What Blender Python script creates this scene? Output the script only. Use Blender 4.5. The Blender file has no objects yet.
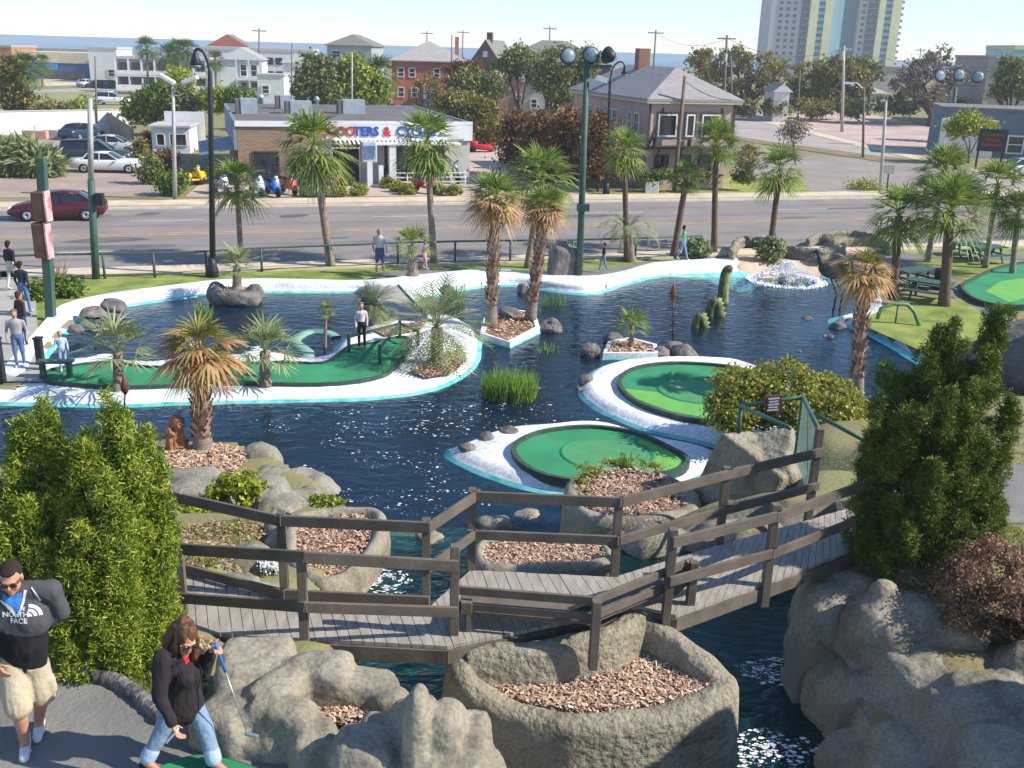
import bpy, bmesh, math, random
import numpy as np
from mathutils import Vector, Matrix, noise, geometry
from mathutils.bvhtree import BVHTree
C = bpy.context.scene.collection
rad = math.radians
random.seed(7)
# ------------------------------------------------------------------ camera
FOC, HC = 1000.0, 9.2
PIT, ROL = math.atan(335/FOC), rad(1.66)
F_ = Vector((0, math.cos(PIT), -math.sin(PIT)))
U0 = Vector((0, math.sin(PIT), math.cos(PIT)))
X0 = Vector((1, 0, 0))
R_ = math.cos(ROL)*X0 + math.sin(ROL)*U0
U_ = -math.sin(ROL)*X0 + math.cos(ROL)*U0
CAM = Vector((0, 0, HC))
G = 0.2
def ray(px, py): return F_ + (px-512)/FOC*R_ + (384-py)/FOC*U_
def Z(px, py, z=G):
    d = ray(px, py); return CAM + d*((z-HC)/d.z)
def Y(px, py, y):
    d = ray(px, py); return CAM + d*(y/d.y)
def XY(px, py, z=G):
    v = Z(px, py, z); return (v.x, v.y)
def top(px, py, base): return Y(px, py, base.y).z
cam = bpy.data.objects.new('camera', bpy.data.cameras.new('camera'))
C.objects.link(cam)
m = Matrix((R_, U_, -F_)).transposed().to_4x4(); m.translation = CAM
cam.matrix_world = m
cam.data.sensor_width = 36; cam.data.lens = 36*FOC/1024
cam.data.clip_start = 0.1; cam.data.clip_end = 60000
bpy.context.scene.camera = cam
# ------------------------------------------------------------------ light
SUN_EL, SUN_AZ = 37, 7      # azimuth: degrees from +X towards the camera
sd = Vector((math.cos(rad(SUN_EL))*math.cos(rad(SUN_AZ)), -math.cos(rad(SUN_EL))*math.sin(rad(SUN_AZ)), math.sin(rad(SUN_EL))))
w = bpy.data.worlds.new('World'); bpy.context.scene.world = w; w.use_nodes = True
nt = w.node_tree; bg = nt.nodes['Background']
sky = nt.nodes.new('ShaderNodeTexSky'); sky.sky_type = 'NISHITA'; sky.sun_disc = False
sky.sun_elevation = rad(SUN_EL); sky.sun_rotation = math.atan2(sd.x, sd.y)
sky.air_density = 1.0; sky.dust_density = 0.0; sky.ozone_density = 3.0; sky.altitude = 5
tint = nt.nodes.new('ShaderNodeMix'); tint.data_type = 'RGBA'; tint.blend_type = 'MULTIPLY'; tint.inputs[0].default_value = 1; tint.inputs[7].default_value = (.91, .98, 1.11, 1)
nt.links.new(sky.outputs[0], tint.inputs[6]); nt.links.new(tint.outputs[2], bg.inputs[0]); bg.inputs[1].default_value = 0.14
sl = bpy.data.lights.new('sun', 'SUN'); sl.energy = 5.0; sl.angle = rad(0.5); sl.color = (1, .95, .88)
so = bpy.data.objects.new('sun', sl); C.objects.link(so)
so.rotation_euler = sd.to_track_quat('Z', 'Y').to_euler()
vs = bpy.context.scene.view_settings
vs.view_transform = 'Standard'; vs.look = 'None'; vs.gamma = 1; vs.use_curve_mapping = False; vs.exposure = 0.52
cy = bpy.context.scene.cycles
cy.max_bounces = 6; cy.diffuse_bounces = 2; cy.glossy_bounces = 3; cy.transmission_bounces = 4; cy.transparent_max_bounces = 8
cy.caustics_reflective = False; cy.caustics_refractive = False
try:
    cy.use_denoising = True
except Exception: pass
# ------------------------------------------------------------------ materials
def lin(h):
    h = h.lstrip('#'); o = []
    for i in (0, 2, 4):
        v = int(h[i:i+2], 16)/255; o.append(v/12.92 if v <= .04045 else ((v+.055)/1.055)**2.4)
    return tuple(o)
MATS = {}
def mat(name, col, rough=.8, var=.25, scale=3.0, bump=0.0, bscale=None, metal=0, col2=None, spec=.4, stretch=None, detail=6):
    if name in MATS: return MATS[name]
    if isinstance(col, str): col = lin(col)
    if isinstance(col2, str): col2 = lin(col2)
    M = bpy.data.materials.new(name); M.use_nodes = True; MATS[name] = M
    n = M.node_tree; b = n.nodes['Principled BSDF']
    b.inputs['Roughness'].default_value = rough; b.inputs['Metallic'].default_value = metal
    b.inputs['Specular IOR Level'].default_value = spec
    tc = n.nodes.new('ShaderNodeTexCoord'); src = tc.outputs['Object']
    if stretch:
        mp = n.nodes.new('ShaderNodeMapping'); mp.inputs['Scale'].default_value = stretch
        n.links.new(src, mp.inputs[0]); src = mp.outputs[0]
    nz = n.nodes.new('ShaderNodeTexNoise'); nz.inputs['Scale'].default_value = scale; nz.inputs['Detail'].default_value = detail
    n.links.new(src, nz.inputs['Vector'])
    rp = n.nodes.new('ShaderNodeValToRGB'); e = rp.color_ramp.elements
    c1 = tuple(x*(1-var) for x in col); c2 = col2 or tuple(min(1, x*(1+var)) for x in col)
    e[0].position = .32; e[1].position = .68; e[0].color = c1+(1,); e[1].color = c2+(1,)
    n.links.new(nz.outputs[0], rp.inputs[0]); n.links.new(rp.outputs[0], b.inputs['Base Color'])
    if bump:
        bz = n.nodes.new('ShaderNodeTexNoise'); bz.inputs['Scale'].default_value = bscale or scale*4; bz.inputs['Detail'].default_value = 8
        n.links.new(src, bz.inputs['Vector'])
        bp = n.nodes.new('ShaderNodeBump'); bp.inputs['Strength'].default_value = bump; bp.inputs['Distance'].default_value = .05
        n.links.new(bz.outputs[0], bp.inputs['Height']); n.links.new(bp.outputs[0], b.inputs['Normal'])
    return M
def leafmat(name, cols, trans=.35, rough=.5, nsc=1.3):
    """foliage: the colour varies from leaf to leaf and from clump to clump"""
    if name in MATS: return MATS[name]
    M = bpy.data.materials.new(name); M.use_nodes = True; MATS[name] = M
    n = M.node_tree; b = n.nodes['Principled BSDF']; b.inputs['Roughness'].default_value = rough
    b.inputs['Specular IOR Level'].default_value = .3
    ge = n.nodes.new('ShaderNodeNewGeometry'); nz = n.nodes.new('ShaderNodeTexNoise'); nz.inputs['Scale'].default_value = nsc
    tc = n.nodes.new('ShaderNodeTexCoord'); n.links.new(tc.outputs['Object'], nz.inputs['Vector'])
    mx = n.nodes.new('ShaderNodeMath'); mx.operation = 'MULTIPLY_ADD'; mx.inputs[1].default_value = .55
    n.links.new(ge.outputs['Random Per Island'], mx.inputs[0])
    m2 = n.nodes.new('ShaderNodeMath'); m2.operation = 'MULTIPLY'; m2.inputs[1].default_value = .5
    n.links.new(nz.outputs[0], m2.inputs[0]); n.links.new(m2.outputs[0], mx.inputs[2])
    rp = n.nodes.new('ShaderNodeValToRGB'); e = rp.color_ramp.elements
    cols = [lin(c) if isinstance(c, str) else c for c in cols]
    while len(e) < len(cols): e.new(.5)
    for i, c in enumerate(cols):
        e[i].position = .12 + .78*i/(len(cols)-1); e[i].color = tuple(c)+(1,)
    n.links.new(mx.outputs[0], rp.inputs[0]); n.links.new(rp.outputs[0], b.inputs['Base Color'])
    tr = n.nodes.new('ShaderNodeBsdfTranslucent'); n.links.new(rp.outputs[0], tr.inputs[0])
    ms = n.nodes.new('ShaderNodeMixShader'); ms.inputs[0].default_value = trans
    n.links.new(b.outputs[0], ms.inputs[1]); n.links.new(tr.outputs[0], ms.inputs[2])
    n.links.new(ms.outputs[0], n.nodes['Material Output'].inputs[0])
    return M
def rockmat(name, c1, c2, dark, sc=2.2, bump=.5, cracks=.0):
    if name in MATS: return MATS[name]
    M = bpy.data.materials.new(name); M.use_nodes = True; MATS[name] = M
    n = M.node_tree; b = n.nodes['Principled BSDF']; b.inputs['Roughness'].default_value = .92; b.inputs['Specular IOR Level'].default_value = .2
    tc = n.nodes.new('ShaderNodeTexCoord'); o = tc.outputs['Object']
    a = n.nodes.new('ShaderNodeTexNoise'); a.inputs['Scale'].default_value = sc; a.inputs['Detail'].default_value = 8; n.links.new(o, a.inputs['Vector'])
    rp = n.nodes.new('ShaderNodeValToRGB'); e = rp.color_ramp.elements; e.new(.5)
    for i, (p, c) in enumerate(((.25, dark), (.47, c1), (.75, c2))): e[i].position = p; e[i].color = (lin(c) if isinstance(c, str) else c)+(1,)
    n.links.new(a.outputs[0], rp.inputs[0])
    f = n.nodes.new('ShaderNodeTexNoise'); f.inputs['Scale'].default_value = sc*16; f.inputs['Detail'].default_value = 5; n.links.new(o, f.inputs['Vector'])
    mm = n.nodes.new('ShaderNodeMapRange'); mm.inputs[1].default_value = .3; mm.inputs[2].default_value = .7; mm.inputs[3].default_value = .72; mm.inputs[4].default_value = 1.15
    n.links.new(f.outputs[0], mm.inputs[0])
    mu = n.nodes.new('ShaderNodeMix'); mu.data_type = 'RGBA'; mu.blend_type = 'MULTIPLY'; mu.inputs[0].default_value = 1
    n.links.new(rp.outputs[0], mu.inputs[6]); n.links.new(mm.outputs[0], mu.inputs[7]); n.links.new(mu.outputs[2], b.inputs['Base Color'])
    bz = n.nodes.new('ShaderNodeTexNoise'); bz.inputs['Scale'].default_value = sc*5; bz.inputs['Detail'].default_value = 10; n.links.new(o, bz.inputs['Vector'])
    bp = n.nodes.new('ShaderNodeBump'); bp.inputs['Strength'].default_value = bump; bp.inputs['Distance'].default_value = .08
    n.links.new(bz.outputs[0], bp.inputs['Height']); n.links.new(bp.outputs[0], b.inputs['Normal'])
    return M
def brickmat(name, c1, c2, mortar, sc=4.0):
    if name in MATS: return MATS[name]
    M = bpy.data.materials.new(name); M.use_nodes = True; MATS[name] = M
    n = M.node_tree; b = n.nodes['Principled BSDF']; b.inputs['Roughness'].default_value = .9
    tc = n.nodes.new('ShaderNodeTexCoord'); sp = n.nodes.new('ShaderNodeSeparateXYZ'); n.links.new(tc.outputs['Object'], sp.inputs[0])
    ad = n.nodes.new('ShaderNodeMath'); ad.operation = 'ADD'; n.links.new(sp.outputs[0], ad.inputs[0]); n.links.new(sp.outputs[1], ad.inputs[1])
    cb = n.nodes.new('ShaderNodeCombineXYZ'); n.links.new(ad.outputs[0], cb.inputs[0]); n.links.new(sp.outputs[2], cb.inputs[1])
    br = n.nodes.new('ShaderNodeTexBrick'); br.inputs['Scale'].default_value = sc
    br.inputs['Color1'].default_value = lin(c1)+(1,); br.inputs['Color2'].default_value = lin(c2)+(1,); br.inputs['Mortar'].default_value = lin(mortar)+(1,)
    br.inputs['Mortar Size'].default_value = .03; br.inputs['Brick Width'].default_value = 1.0; br.inputs['Row Height'].default_value = .35
    n.links.new(cb.outputs[0], br.inputs['Vector']); n.links.new(br.outputs[0], b.inputs['Base Color'])
    return M
def glassmat(name='window_glass', col=(.02, .025, .03)):
    return mat(name, col, rough=.08, var=.3, scale=.8, spec=.8)
def watermat(name, deep, tint, dens, rip, rs, rough=.04):
    if name in MATS: return MATS[name]
    M = bpy.data.materials.new(name); M.use_nodes = True; MATS[name] = M
    n = M.node_tree; b = n.nodes['Principled BSDF']
    b.inputs['Base Color'].default_value = deep+(1,); b.inputs['Roughness'].default_value = rough; b.inputs['IOR'].default_value = 1.33
    b.inputs['Specular IOR Level'].default_value = .5
    tc = n.nodes.new('ShaderNodeTexCoord')
    mp = n.nodes.new('ShaderNodeMapping'); mp.inputs['Scale'].default_value = (1, 1.6, 1); mp.inputs['Rotation'].default_value = (0, 0, .35)
    n.links.new(tc.outputs['Object'], mp.inputs[0])
    bz = n.nodes.new('ShaderNodeTexNoise'); bz.inputs['Scale'].default_value = rs; bz.inputs['Detail'].default_value = 4; bz.inputs['Distortion'].default_value = .6
    n.links.new(mp.outputs[0], bz.inputs['Vector'])
    bp = n.nodes.new('ShaderNodeBump'); bp.inputs['Strength'].default_value = rip; bp.inputs['Distance'].default_value = .12
    n.links.new(bz.outputs[0], bp.inputs['Height']); n.links.new(bp.outputs[0], b.inputs['Normal'])
    t = n.nodes.new('ShaderNodeBsdfTransparent'); t.inputs[0].default_value = tint+(1,)
    g = n.nodes.new('ShaderNodeBsdfGlossy'); g.inputs['Roughness'].default_value = rough; n.links.new(bp.outputs[0], g.inputs['Normal'])
    fr = n.nodes.new('ShaderNodeFresnel'); fr.inputs[0].default_value = 1.33; n.links.new(bp.outputs[0], fr.inputs['Normal'])
    d = n.nodes.new('ShaderNodeBsdfDiffuse'); d.inputs[0].default_value = deep+(1,)
    m1 = n.nodes.new('ShaderNodeMixShader'); m1.inputs[0].default_value = dens; n.links.new(t.outputs[0], m1.inputs[1]); n.links.new(d.outputs[0], m1.inputs[2])
    m2 = n.nodes.new('ShaderNodeMixShader'); n.links.new(fr.outputs[0], m2.inputs[0]); n.links.new(m1.outputs[0], m2.inputs[1]); n.links.new(g.outputs[0], m2.inputs[2])
    n.links.new(m2.outputs[0], n.nodes['Material Output'].inputs[0])
    return M
# ------------------------------------------------------------------ object helpers
def link(name, me, mats, parent=None):
    o = bpy.data.objects.new(name, me); C.objects.link(o)
    if mats is not None:
        for m_ in (mats if isinstance(mats, (list, tuple)) else [mats]): me.materials.append(m_)
    if parent is not None: o.parent = parent
    return o
def tag(o, label=None, cat=None, group=None, kind=None):
    if label: o['label'] = label
    if cat: o['category'] = cat
    if group: o['group'] = group
    if kind: o['kind'] = kind
    return o
def empty(name, loc=(0, 0, 0), rz=0, label=None, cat=None, group=None):
    o = bpy.data.objects.new(name, None); C.objects.link(o); o.location = loc; o.rotation_euler = (0, 0, rz)
    o.empty_display_size = .2
    return tag(o, label, cat, group)
def kids(o): return [c for c in bpy.data.objects if c.parent == o]
KID = {}
def copy_tree(o, parent=None, ch=None):
    c = o.copy(); C.objects.link(c)
    if parent is not None: c.parent = parent
    for k in list(o.children): copy_tree(k, c)
    return c
def np_mesh(name, V, Q, smooth=False, mi=None):
    """mesh from numpy arrays; Q is (n,3) or (n,4)"""
    V = np.asarray(V, dtype=np.float32); Q = np.asarray(Q, dtype=np.int32)
    me = bpy.data.meshes.new(name); k = Q.shape[1]
    me.vertices.add(len(V)); me.vertices.foreach_set('co', V.ravel())
    me.loops.add(len(Q)*k); me.loops.foreach_set('vertex_index', Q.ravel())
    me.polygons.add(len(Q)); me.polygons.foreach_set('loop_start', np.arange(len(Q), dtype=np.int32)*k)
    me.polygons.foreach_set('loop_total', np.full(len(Q), k, dtype=np.int32))
    if mi is not None: me.polygons.foreach_set('material_index', np.asarray(mi, dtype=np.int32))
    me.update(calc_edges=True); me.validate()
    if smooth: me.polygons.foreach_set('use_smooth', np.ones(len(me.polygons), dtype=bool))
    return me
class MB:
    """collects shapes into one mesh"""
    def __init__(s): s.v = []; s.f = []; s.mi = []; s.sm = []; s.cur = 0
    def add(s, vs_, fs_, smooth=False):
        k = len(s.v); s.v += [tuple(v) for v in vs_]
        for f in fs_: s.f.append(tuple(i+k for i in f)); s.mi.append(s.cur); s.sm.append(smooth)
        return s
    def box(s, c, size, rz=0, rx=0, ry=0, taper=1):
        hx, hy, hz = (x/2 for x in size); R = Matrix.Rotation(rz, 3, 'Z') @ Matrix.Rotation(ry, 3, 'Y') @ Matrix.Rotation(rx, 3, 'X'); c = Vector(c)
        vs_ = [c + R @ Vector((x*(taper if z > 0 else 1), y*(taper if z > 0 else 1), z)) for z in (-hz, hz) for x, y in ((-hx, -hy), (hx, -hy), (hx, hy), (-hx, hy))]
        return s.add(vs_, [(0, 3, 2, 1), (4, 5, 6, 7), (0, 1, 5, 4), (1, 2, 6, 5), (2, 3, 7, 6), (3, 0, 4, 7)])
    def bar(s, a, b, wx, wz, up=(0, 0, 1)):
        a = Vector(a); b = Vector(b); d = (b-a).normalized(); u = Vector(up)
        if abs(d.dot(u)) > .98: u = Vector((0, 1, 0))
        x = d.cross(u).normalized(); z = x.cross(d)
        vs_ = [p + x*i*wx/2 + z*j*wz/2 for p in (a, b) for i, j in ((-1, -1), (1, -1), (1, 1), (-1, 1))]
        return s.add(vs_, [(0, 3, 2, 1), (4, 5, 6, 7), (0, 1, 5, 4), (1, 2, 6, 5), (2, 3, 7, 6), (3, 0, 4, 7)])
    def tube(s, pts, r, n=8, cap=True, smooth=True):
        pts = [Vector(p) for p in pts]; N = len(pts); rr = r if isinstance(r, (list, tuple)) else [r]*N
        vs_, fs_ = [], []; px = None
        for i, p in enumerate(pts):
            d = (pts[min(i+1, N-1)]-pts[max(i-1, 0)]).normalized()
            if px is None: px = d.cross(Vector((.31, .95, .02)) if abs(d.y) < .9 else Vector((1, 0, 0))).normalized()
            px = (px - d*px.dot(d)).normalized(); py = d.cross(px)
            for k in range(n):
                a = 2*math.pi*k/n; vs_.append(p + (px*math.cos(a)+py*math.sin(a))*rr[i])
        for i in range(N-1):
            for k in range(n): fs_.append((i*n+k, i*n+(k+1) % n, (i+1)*n+(k+1) % n, (i+1)*n+k))
        if cap: fs_ += [tuple(range(n))[::-1], tuple((N-1)*n+k for k in range(n))]
        return s.add(vs_, fs_, smooth)
    def lathe(s, prof, c=(0, 0, 0), n=16, sx=1, sy=1):
        c = Vector(c); vs_, fs_ = [], []
        for r, z in prof:
            for k in range(n):
                a = 2*math.pi*k/n; vs_.append(c + Vector((r*math.cos(a)*sx, r*math.sin(a)*sy, z)))
        for i in range(len(prof)-1):
            for k in range(n): fs_.append((i*n+k, i*n+(k+1) % n, (i+1)*n+(k+1) % n, (i+1)*n+k))
        fs_ += [tuple(range(n))[::-1], tuple((len(prof)-1)*n+k for k in range(n))]
        return s.add(vs_, fs_, True)
    def prism(s, poly, z0, z1):
        n = len(poly); vs_ = [(x, y, z0) for x, y in poly]+[(x, y, z1) for x, y in poly]
        tri = geometry.tessellate_polygon([[Vector((x, y, 0)) for x, y in poly]])
        fs_ = []
        for t in tri:
            a, b, c_ = t; ar = (poly[b][0]-poly[a][0])*(poly[c_][1]-poly[a][1])-(poly[b][1]-poly[a][1])*(poly[c_][0]-poly[a][0])
            if ar < 0: t = t[::-1]
            fs_.append(tuple(i+n for i in t)); fs_.append(tuple(t[::-1]))
        A = sum(poly[i][0]*poly[(i+1) % n][1]-poly[(i+1) % n][0]*poly[i][1] for i in range(n))
        for i in range(n):
            j = (i+1) % n; q = (i, j, j+n, i+n); fs_.append(q if A > 0 else q[::-1])
        return s.add(vs_, fs_)
    def sheet(s, poly, z):
        tri = geometry.tessellate_polygon([[Vector((x, y, 0)) for x, y in poly]]); fs_ = []
        for a, b, c_ in tri:
            ar = (poly[b][0]-poly[a][0])*(poly[c_][1]-poly[a][1])-(poly[b][1]-poly[a][1])*(poly[c_][0]-poly[a][0])
            fs_.append((a, b, c_) if ar > 0 else (a, c_, b))
        return s.add([(x, y, z) for x, y in poly], fs_)
    def quad(s, *p): return s.add(p, [tuple(range(len(p)))])
    def mesh(s, name):
        me = bpy.data.meshes.new(name); me.from_pydata(s.v, [], s.f)
        me.polygons.foreach_set('material_index', s.mi); me.polygons.foreach_set('use_smooth', s.sm); me.update(); return me
    def build(s, name, mats, parent=None, bevel=0):
        o = link(name, s.mesh(name), mats, parent)
        if bevel:
            b = o.modifiers.new('bevel', 'BEVEL'); b.width = bevel; b.segments = 2; b.limit_method = 'ANGLE'; b.angle_limit = rad(40)
        return o
def spline(pts, closed=True, sub=6):
    """Catmull-Rom through the points"""
    P = [Vector(p) for p in pts]; n = len(P); out = []
    for i in range(n if closed else n-1):
        g = (lambda k: P[k % n]) if closed else (lambda k: P[max(0, min(n-1, k))])
        a, b, c_, d = g(i-1), g(i), g(i+1), g(i+2)
        for k in range(sub):
            t = k/sub; out.append(.5*((2*b)+(c_-a)*t+(2*a-5*b+4*c_-d)*t*t+(3*b-a-3*c_+d)*t**3))
    if not closed: out.append(P[-1])
    return out
def offset(poly, d):
    """closed 2D polyline moved outwards by d"""
    n = len(poly); P = [Vector((p[0], p[1])) for p in poly]
    A = sum(P[i].x*P[(i+1) % n].y-P[(i+1) % n].x*P[i].y for i in range(n)); sg = 1 if A > 0 else -1
    out = []
    for i in range(n):
        t = (P[(i+1) % n]-P[i-1])
        if t.length < 1e-6: t = P[(i+1) % n]-P[i]
        t.normalize(); out.append(P[i]+Vector((t.y, -t.x))*d*sg)
    return out
def inside(poly, X, Yv):
    """vectorised point in polygon"""
    r = np.zeros(X.shape, bool); n = len(poly)
    for i in range(n):
        x1, y1 = poly[i][0], poly[i][1]; x2, y2 = poly[(i+1) % n][0], poly[(i+1) % n][1]
        if y1 == y2: continue
        c_ = ((y1 > Yv) != (y2 > Yv)) & (X < (x2-x1)*(Yv-y1)/(y2-y1)+x1); r ^= c_
    return r
def evaluated(o, name=None):
    dg = bpy.context.evaluated_depsgraph_get(); me = bpy.data.meshes.new_from_object(o.evaluated_get(dg)); me.name = name or o.name; return me
def fuse(vf_list, voxel, smooth=4, noise_amp=0, noise_sc=2.0, seed=0, fine=0, dec=0):
    """closed shapes melted into one continuous surface"""
    mb = MB()
    for v, f in vf_list: mb.add(v, f)
    o = link('tmp', mb.mesh('tmp'), None)
    r = o.modifiers.new('r', 'REMESH'); r.mode = 'VOXEL'; r.voxel_size = voxel
    if smooth:
        s_ = o.modifiers.new('s', 'SMOOTH'); s_.factor = .5; s_.iterations = smooth
    if dec:
        d_ = o.modifiers.new('d', 'DECIMATE'); d_.ratio = dec
    me = evaluated(o); bpy.data.objects.remove(o)
    if noise_amp or fine:
        n = len(me.vertices); co = np.empty(n*3, np.float32); me.vertices.foreach_get('co', co); no = np.empty(n*3, np.float32); me.vertices.foreach_get('normal', no)
        co = co.reshape(-1, 3); no = no.reshape(-1, 3); off = Vector((seed*7.1, seed*3.3, seed))
        dv = np.array([noise_amp*noise.fractal(Vector(c_)*noise_sc+off, .7, 2.1, 4)+(fine*noise.noise(Vector(c_)*noise_sc*6+off) if fine else 0) for c_ in co])
        me.vertices.foreach_set('co', (co+no*dv[:, None]).astype(np.float32).ravel()); me.update()
    me.polygons.foreach_set('use_smooth', np.ones(len(me.polygons), bool)); return me
def ell(c, r, rot=(0, 0, 0), boxy=1.0, n=14, m_=20):
    """superellipsoid; boxy < 1 squares it off"""
    R = Matrix.Rotation(rot[2], 3, 'Z') @ Matrix.Rotation(rot[1], 3, 'Y') @ Matrix.Rotation(rot[0], 3, 'X'); c = Vector(c)
    sg = lambda x, p: math.copysign(abs(x)**p, x); vs_, fs_ = [], []
    for i in range(n+1):
        a = -math.pi/2+math.pi*i/n
        for k in range(m_):
            b = 2*math.pi*k/m_; ca = sg(math.cos(a), boxy)
            vs_.append(c+R @ Vector((r[0]*ca*sg(math.cos(b), boxy), r[1]*ca*sg(math.sin(b), boxy), r[2]*sg(math.sin(a), boxy))))
    for i in range(n):
        for k in range(m_): fs_.append((i*m_+k, i*m_+(k+1) % m_, (i+1)*m_+(k+1) % m_, (i+1)*m_+k))
    return vs_, fs_
def cone(a, b, ra, rb, n=14, flat=1.0, flatdir=(0, 1, 0)):
    """tapered capsule from a to b, optionally flattened along flatdir"""
    a = Vector(a); b = Vector(b); d = (b-a); L = max(d.length, 1e-5); d.normalize(); fd = Vector(flatdir)
    y = (fd-d*fd.dot(d)); y = y.normalized() if y.length > 1e-3 else d.orthogonal().normalized(); x = y.cross(d)
    vs_, fs_ = [], []; rings = []
    for k in range(5): t = math.pi/2*(1-k/5); rings.append((a-d*ra*math.sin(t)*min(1, flat+.2), ra*math.cos(t)))
    rings.append((a, ra)); rings.append((b, rb))
    for k in range(1, 6): t = math.pi/2*k/5; rings.append((b+d*rb*math.sin(t)*min(1, flat+.2), rb*math.cos(t)))
    for p, r in rings:
        r = max(r, 1e-4)
        for k in range(n):
            t = 2*math.pi*k/n; vs_.append(p+x*r*math.cos(t)+y*r*flat*math.sin(t))
    for i in range(len(rings)-1):
        for k in range(n): fs_.append((i*n+k, i*n+(k+1) % n, (i+1)*n+(k+1) % n, (i+1)*n+k))
    fs_ += [tuple(range(n))[::-1], tuple((len(rings)-1)*n+k for k in range(n))]
    return vs_, fs_
def text_mesh(body, size, extrude=.01, bold=True):
    cu = bpy.data.curves.new('t', 'FONT'); cu.body = body; cu.size = size; cu.extrude = extrude; cu.align_x = 'CENTER'; cu.align_y = 'CENTER'
    if bold: cu.offset = size*.025
    o = bpy.data.objects.new('t', cu); C.objects.link(o); me = evaluated(o, 'lettering'); bpy.data.objects.remove(o); return me
# ------------------------------------------------------------------ terrain
def px(pts, z=G): return [XY(a, b, z) for a, b in pts]
POND = px([(-260, 520), (-260, 408), (20, 400), (38, 378), (44, 358), (60, 339), (78, 322), (100, 310), (150, 302), (205, 294), (260, 291), (350, 292),
           (385, 297), (410, 300), (445, 293), (486, 286), (520, 286), (555, 291), (585, 294), (605, 291), (625, 284), (660, 276), (725, 273), (745, 270),
           (770, 266), (805, 265), (835, 264), (850, 270), (852, 285), (875, 298), (860, 312), (850, 319), (842, 324), (868, 331), (905, 351), (940, 372), (945, 400), (870, 418), (780, 450),
           (700, 490), (560, 545), (480, 542), (380, 540), (330, 505), (292, 480), (262, 468), (245, 452), (165, 448), (100, 470)], 0)
STREAM = px([(376, 538), (425, 536), (480, 538), (570, 545), (700, 545), (845, 560), (800, 635), (780, 680), (850, 768), (900, 860)], 1.5)+[(.6, 4.2), (.25, 5.5), (.1, 6.6), (-.25, 7.6), (-.7, 8.4), (-1.6, 9.4), (-2.0, 10.2)]+px([(335, 585)], 1.5)
CP = []
def cp(*pts):
    for q in pts: CP.append(q)
for x in (-14, -10, -7, -5, -3.5, -2):
    for y in (-3, 1, 4, 6, 7.6, 8.6): cp((x, y, 3.46))
for q in ((-4.2, 9.9, 3.2), (-5.5, 10.5, 3.2), (-8, 11, 3.1), (-12, 11.5, 2.8), (-18, 10, 2.5), (-18, 3, 3)): cp(q)
for a, b, z in ((215, 560, 2.3), (215, 530, 1.6), (230, 500, .7), (180, 480, .5), (300, 520, .8), (285, 560, 1.4), (330, 540, .9), (150, 500, .8), (270, 490, .4), (250, 480, .4), (200, 560, 2.3), (250, 575, 1.9), (200, 456, .25), (100, 480, .4), (0, 480, .5), (-100, 460, .3), (0, 530, 1.5), (100, 530, 1.6), (-150, 520, 1.2),
                (915, 560, 3.05), (990, 540, 3.05), (1060, 520, 3.0), (870, 520, 2.95), (840, 505, 2.8), (830, 480, 2.3), (800, 500, 2.4), (760, 500, 1.7), (770, 460, .9), (730, 510, .9), (850, 440, 1.4), (900, 440, 1.7), (1000, 470, 2.4),
                (600, 505, .25), (680, 490, .25), (730, 470, .25), (570, 525, .2), (640, 520, .3), (520, 532, -.2), (440, 524, -.4), (390, 524, .2), (480, 515, -.4), (700, 510, .4), (860, 410, .4), (930, 400, .5), (1010, 400, 1.2), (1100, 400, 1.5), (960, 330, .25), (1060, 320, .3)):
    v = Z(a, b, z); cp((v.x, v.y, z))
for q in ((3.4, 9.6, 1.3), (4.3, 9.6, 2.2), (3.3, 8.5, 1.1), (4.2, 8.3, 1.6), (5.2, 8.3, 2.2), (3.4, 7, 1.0), (4.4, 7, 1.5), (5.6, 7, 2.3), (3, 5.5, 1.2), (5, 5, 2), (5.2, 9.8, 2.7), (4, 2, 2.6), (-2.2, 10.6, 1.7), (-2.6, 11.5, 1.5), (-2.0, 9.7, 1.9), (-3.2, 11, 2.2), (-1.1, 8.6, 2.6), (8, 3, 3.3), (9, 8, 3.2), (12, 10, 3), (18, 8, 3), (18, 16, 2), (26, 20, 1), (1, 4, 3), (-.5, 5.5, 3.3), (-.5, 1, 3.4), (2, -3, 3.4), (10, -4, 3.4)): cp(q)
for x in range(-40, 41, 8):
    for y in (27, 33): cp((x, y, G))
for q in ((-30, 18, .3), (-36, 12, 1), (-40, 22, G), (36, 24, .4), (40, 16, 1)): cp(q)
CPA = np.array(CP)
def hill(X, Yv):
    Wt = np.zeros(X.shape); S = np.zeros(X.shape)
    for x, y, z in CPA:
        d2 = (X-x)**2+(Yv-y)**2+.02; w_ = 1/d2**2.0; Wt += w_; S += w_*z
    h = S/Wt
    k = np.clip((Yv-24)/4, 0, 1); k2 = np.clip((np.abs(X)-38)/6, 0, 1); k3 = np.clip((-8-Yv)/6, 0, 1); k = np.maximum(np.maximum(k, k2), k3)
    return h*(1-k)+G*k
def height(x, y): return float(hill(np.array([float(x)]), np.array([float(y)]))[0])
def axis(lo, hi, a, b, st, gr):
    o = list(np.arange(a, b+st, st)); s_ = st; v = o[-1]
    while v < hi: s_ *= gr; v += s_; o.append(v)
    s_ = st; v = o[0]; L = []
    while v > lo: s_ *= gr; v -= s_; L.append(v)
    return np.array(L[::-1]+o)
gx = axis(-30000, 30000, -24, 24, .22, 1.35); gy = axis(-400, 700, -2, 38, .22, 1.3)
gy = np.concatenate([gy, [760, 1500, 30000]])
X, Yv = np.meshgrid(gx, gy); Hh = hill(X, Yv)
Hh[inside(POND, X, Yv)] = -1.0; Hh[inside(STREAM, X, Yv)] = .8
Hh[Yv > 740] = -8
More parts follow.
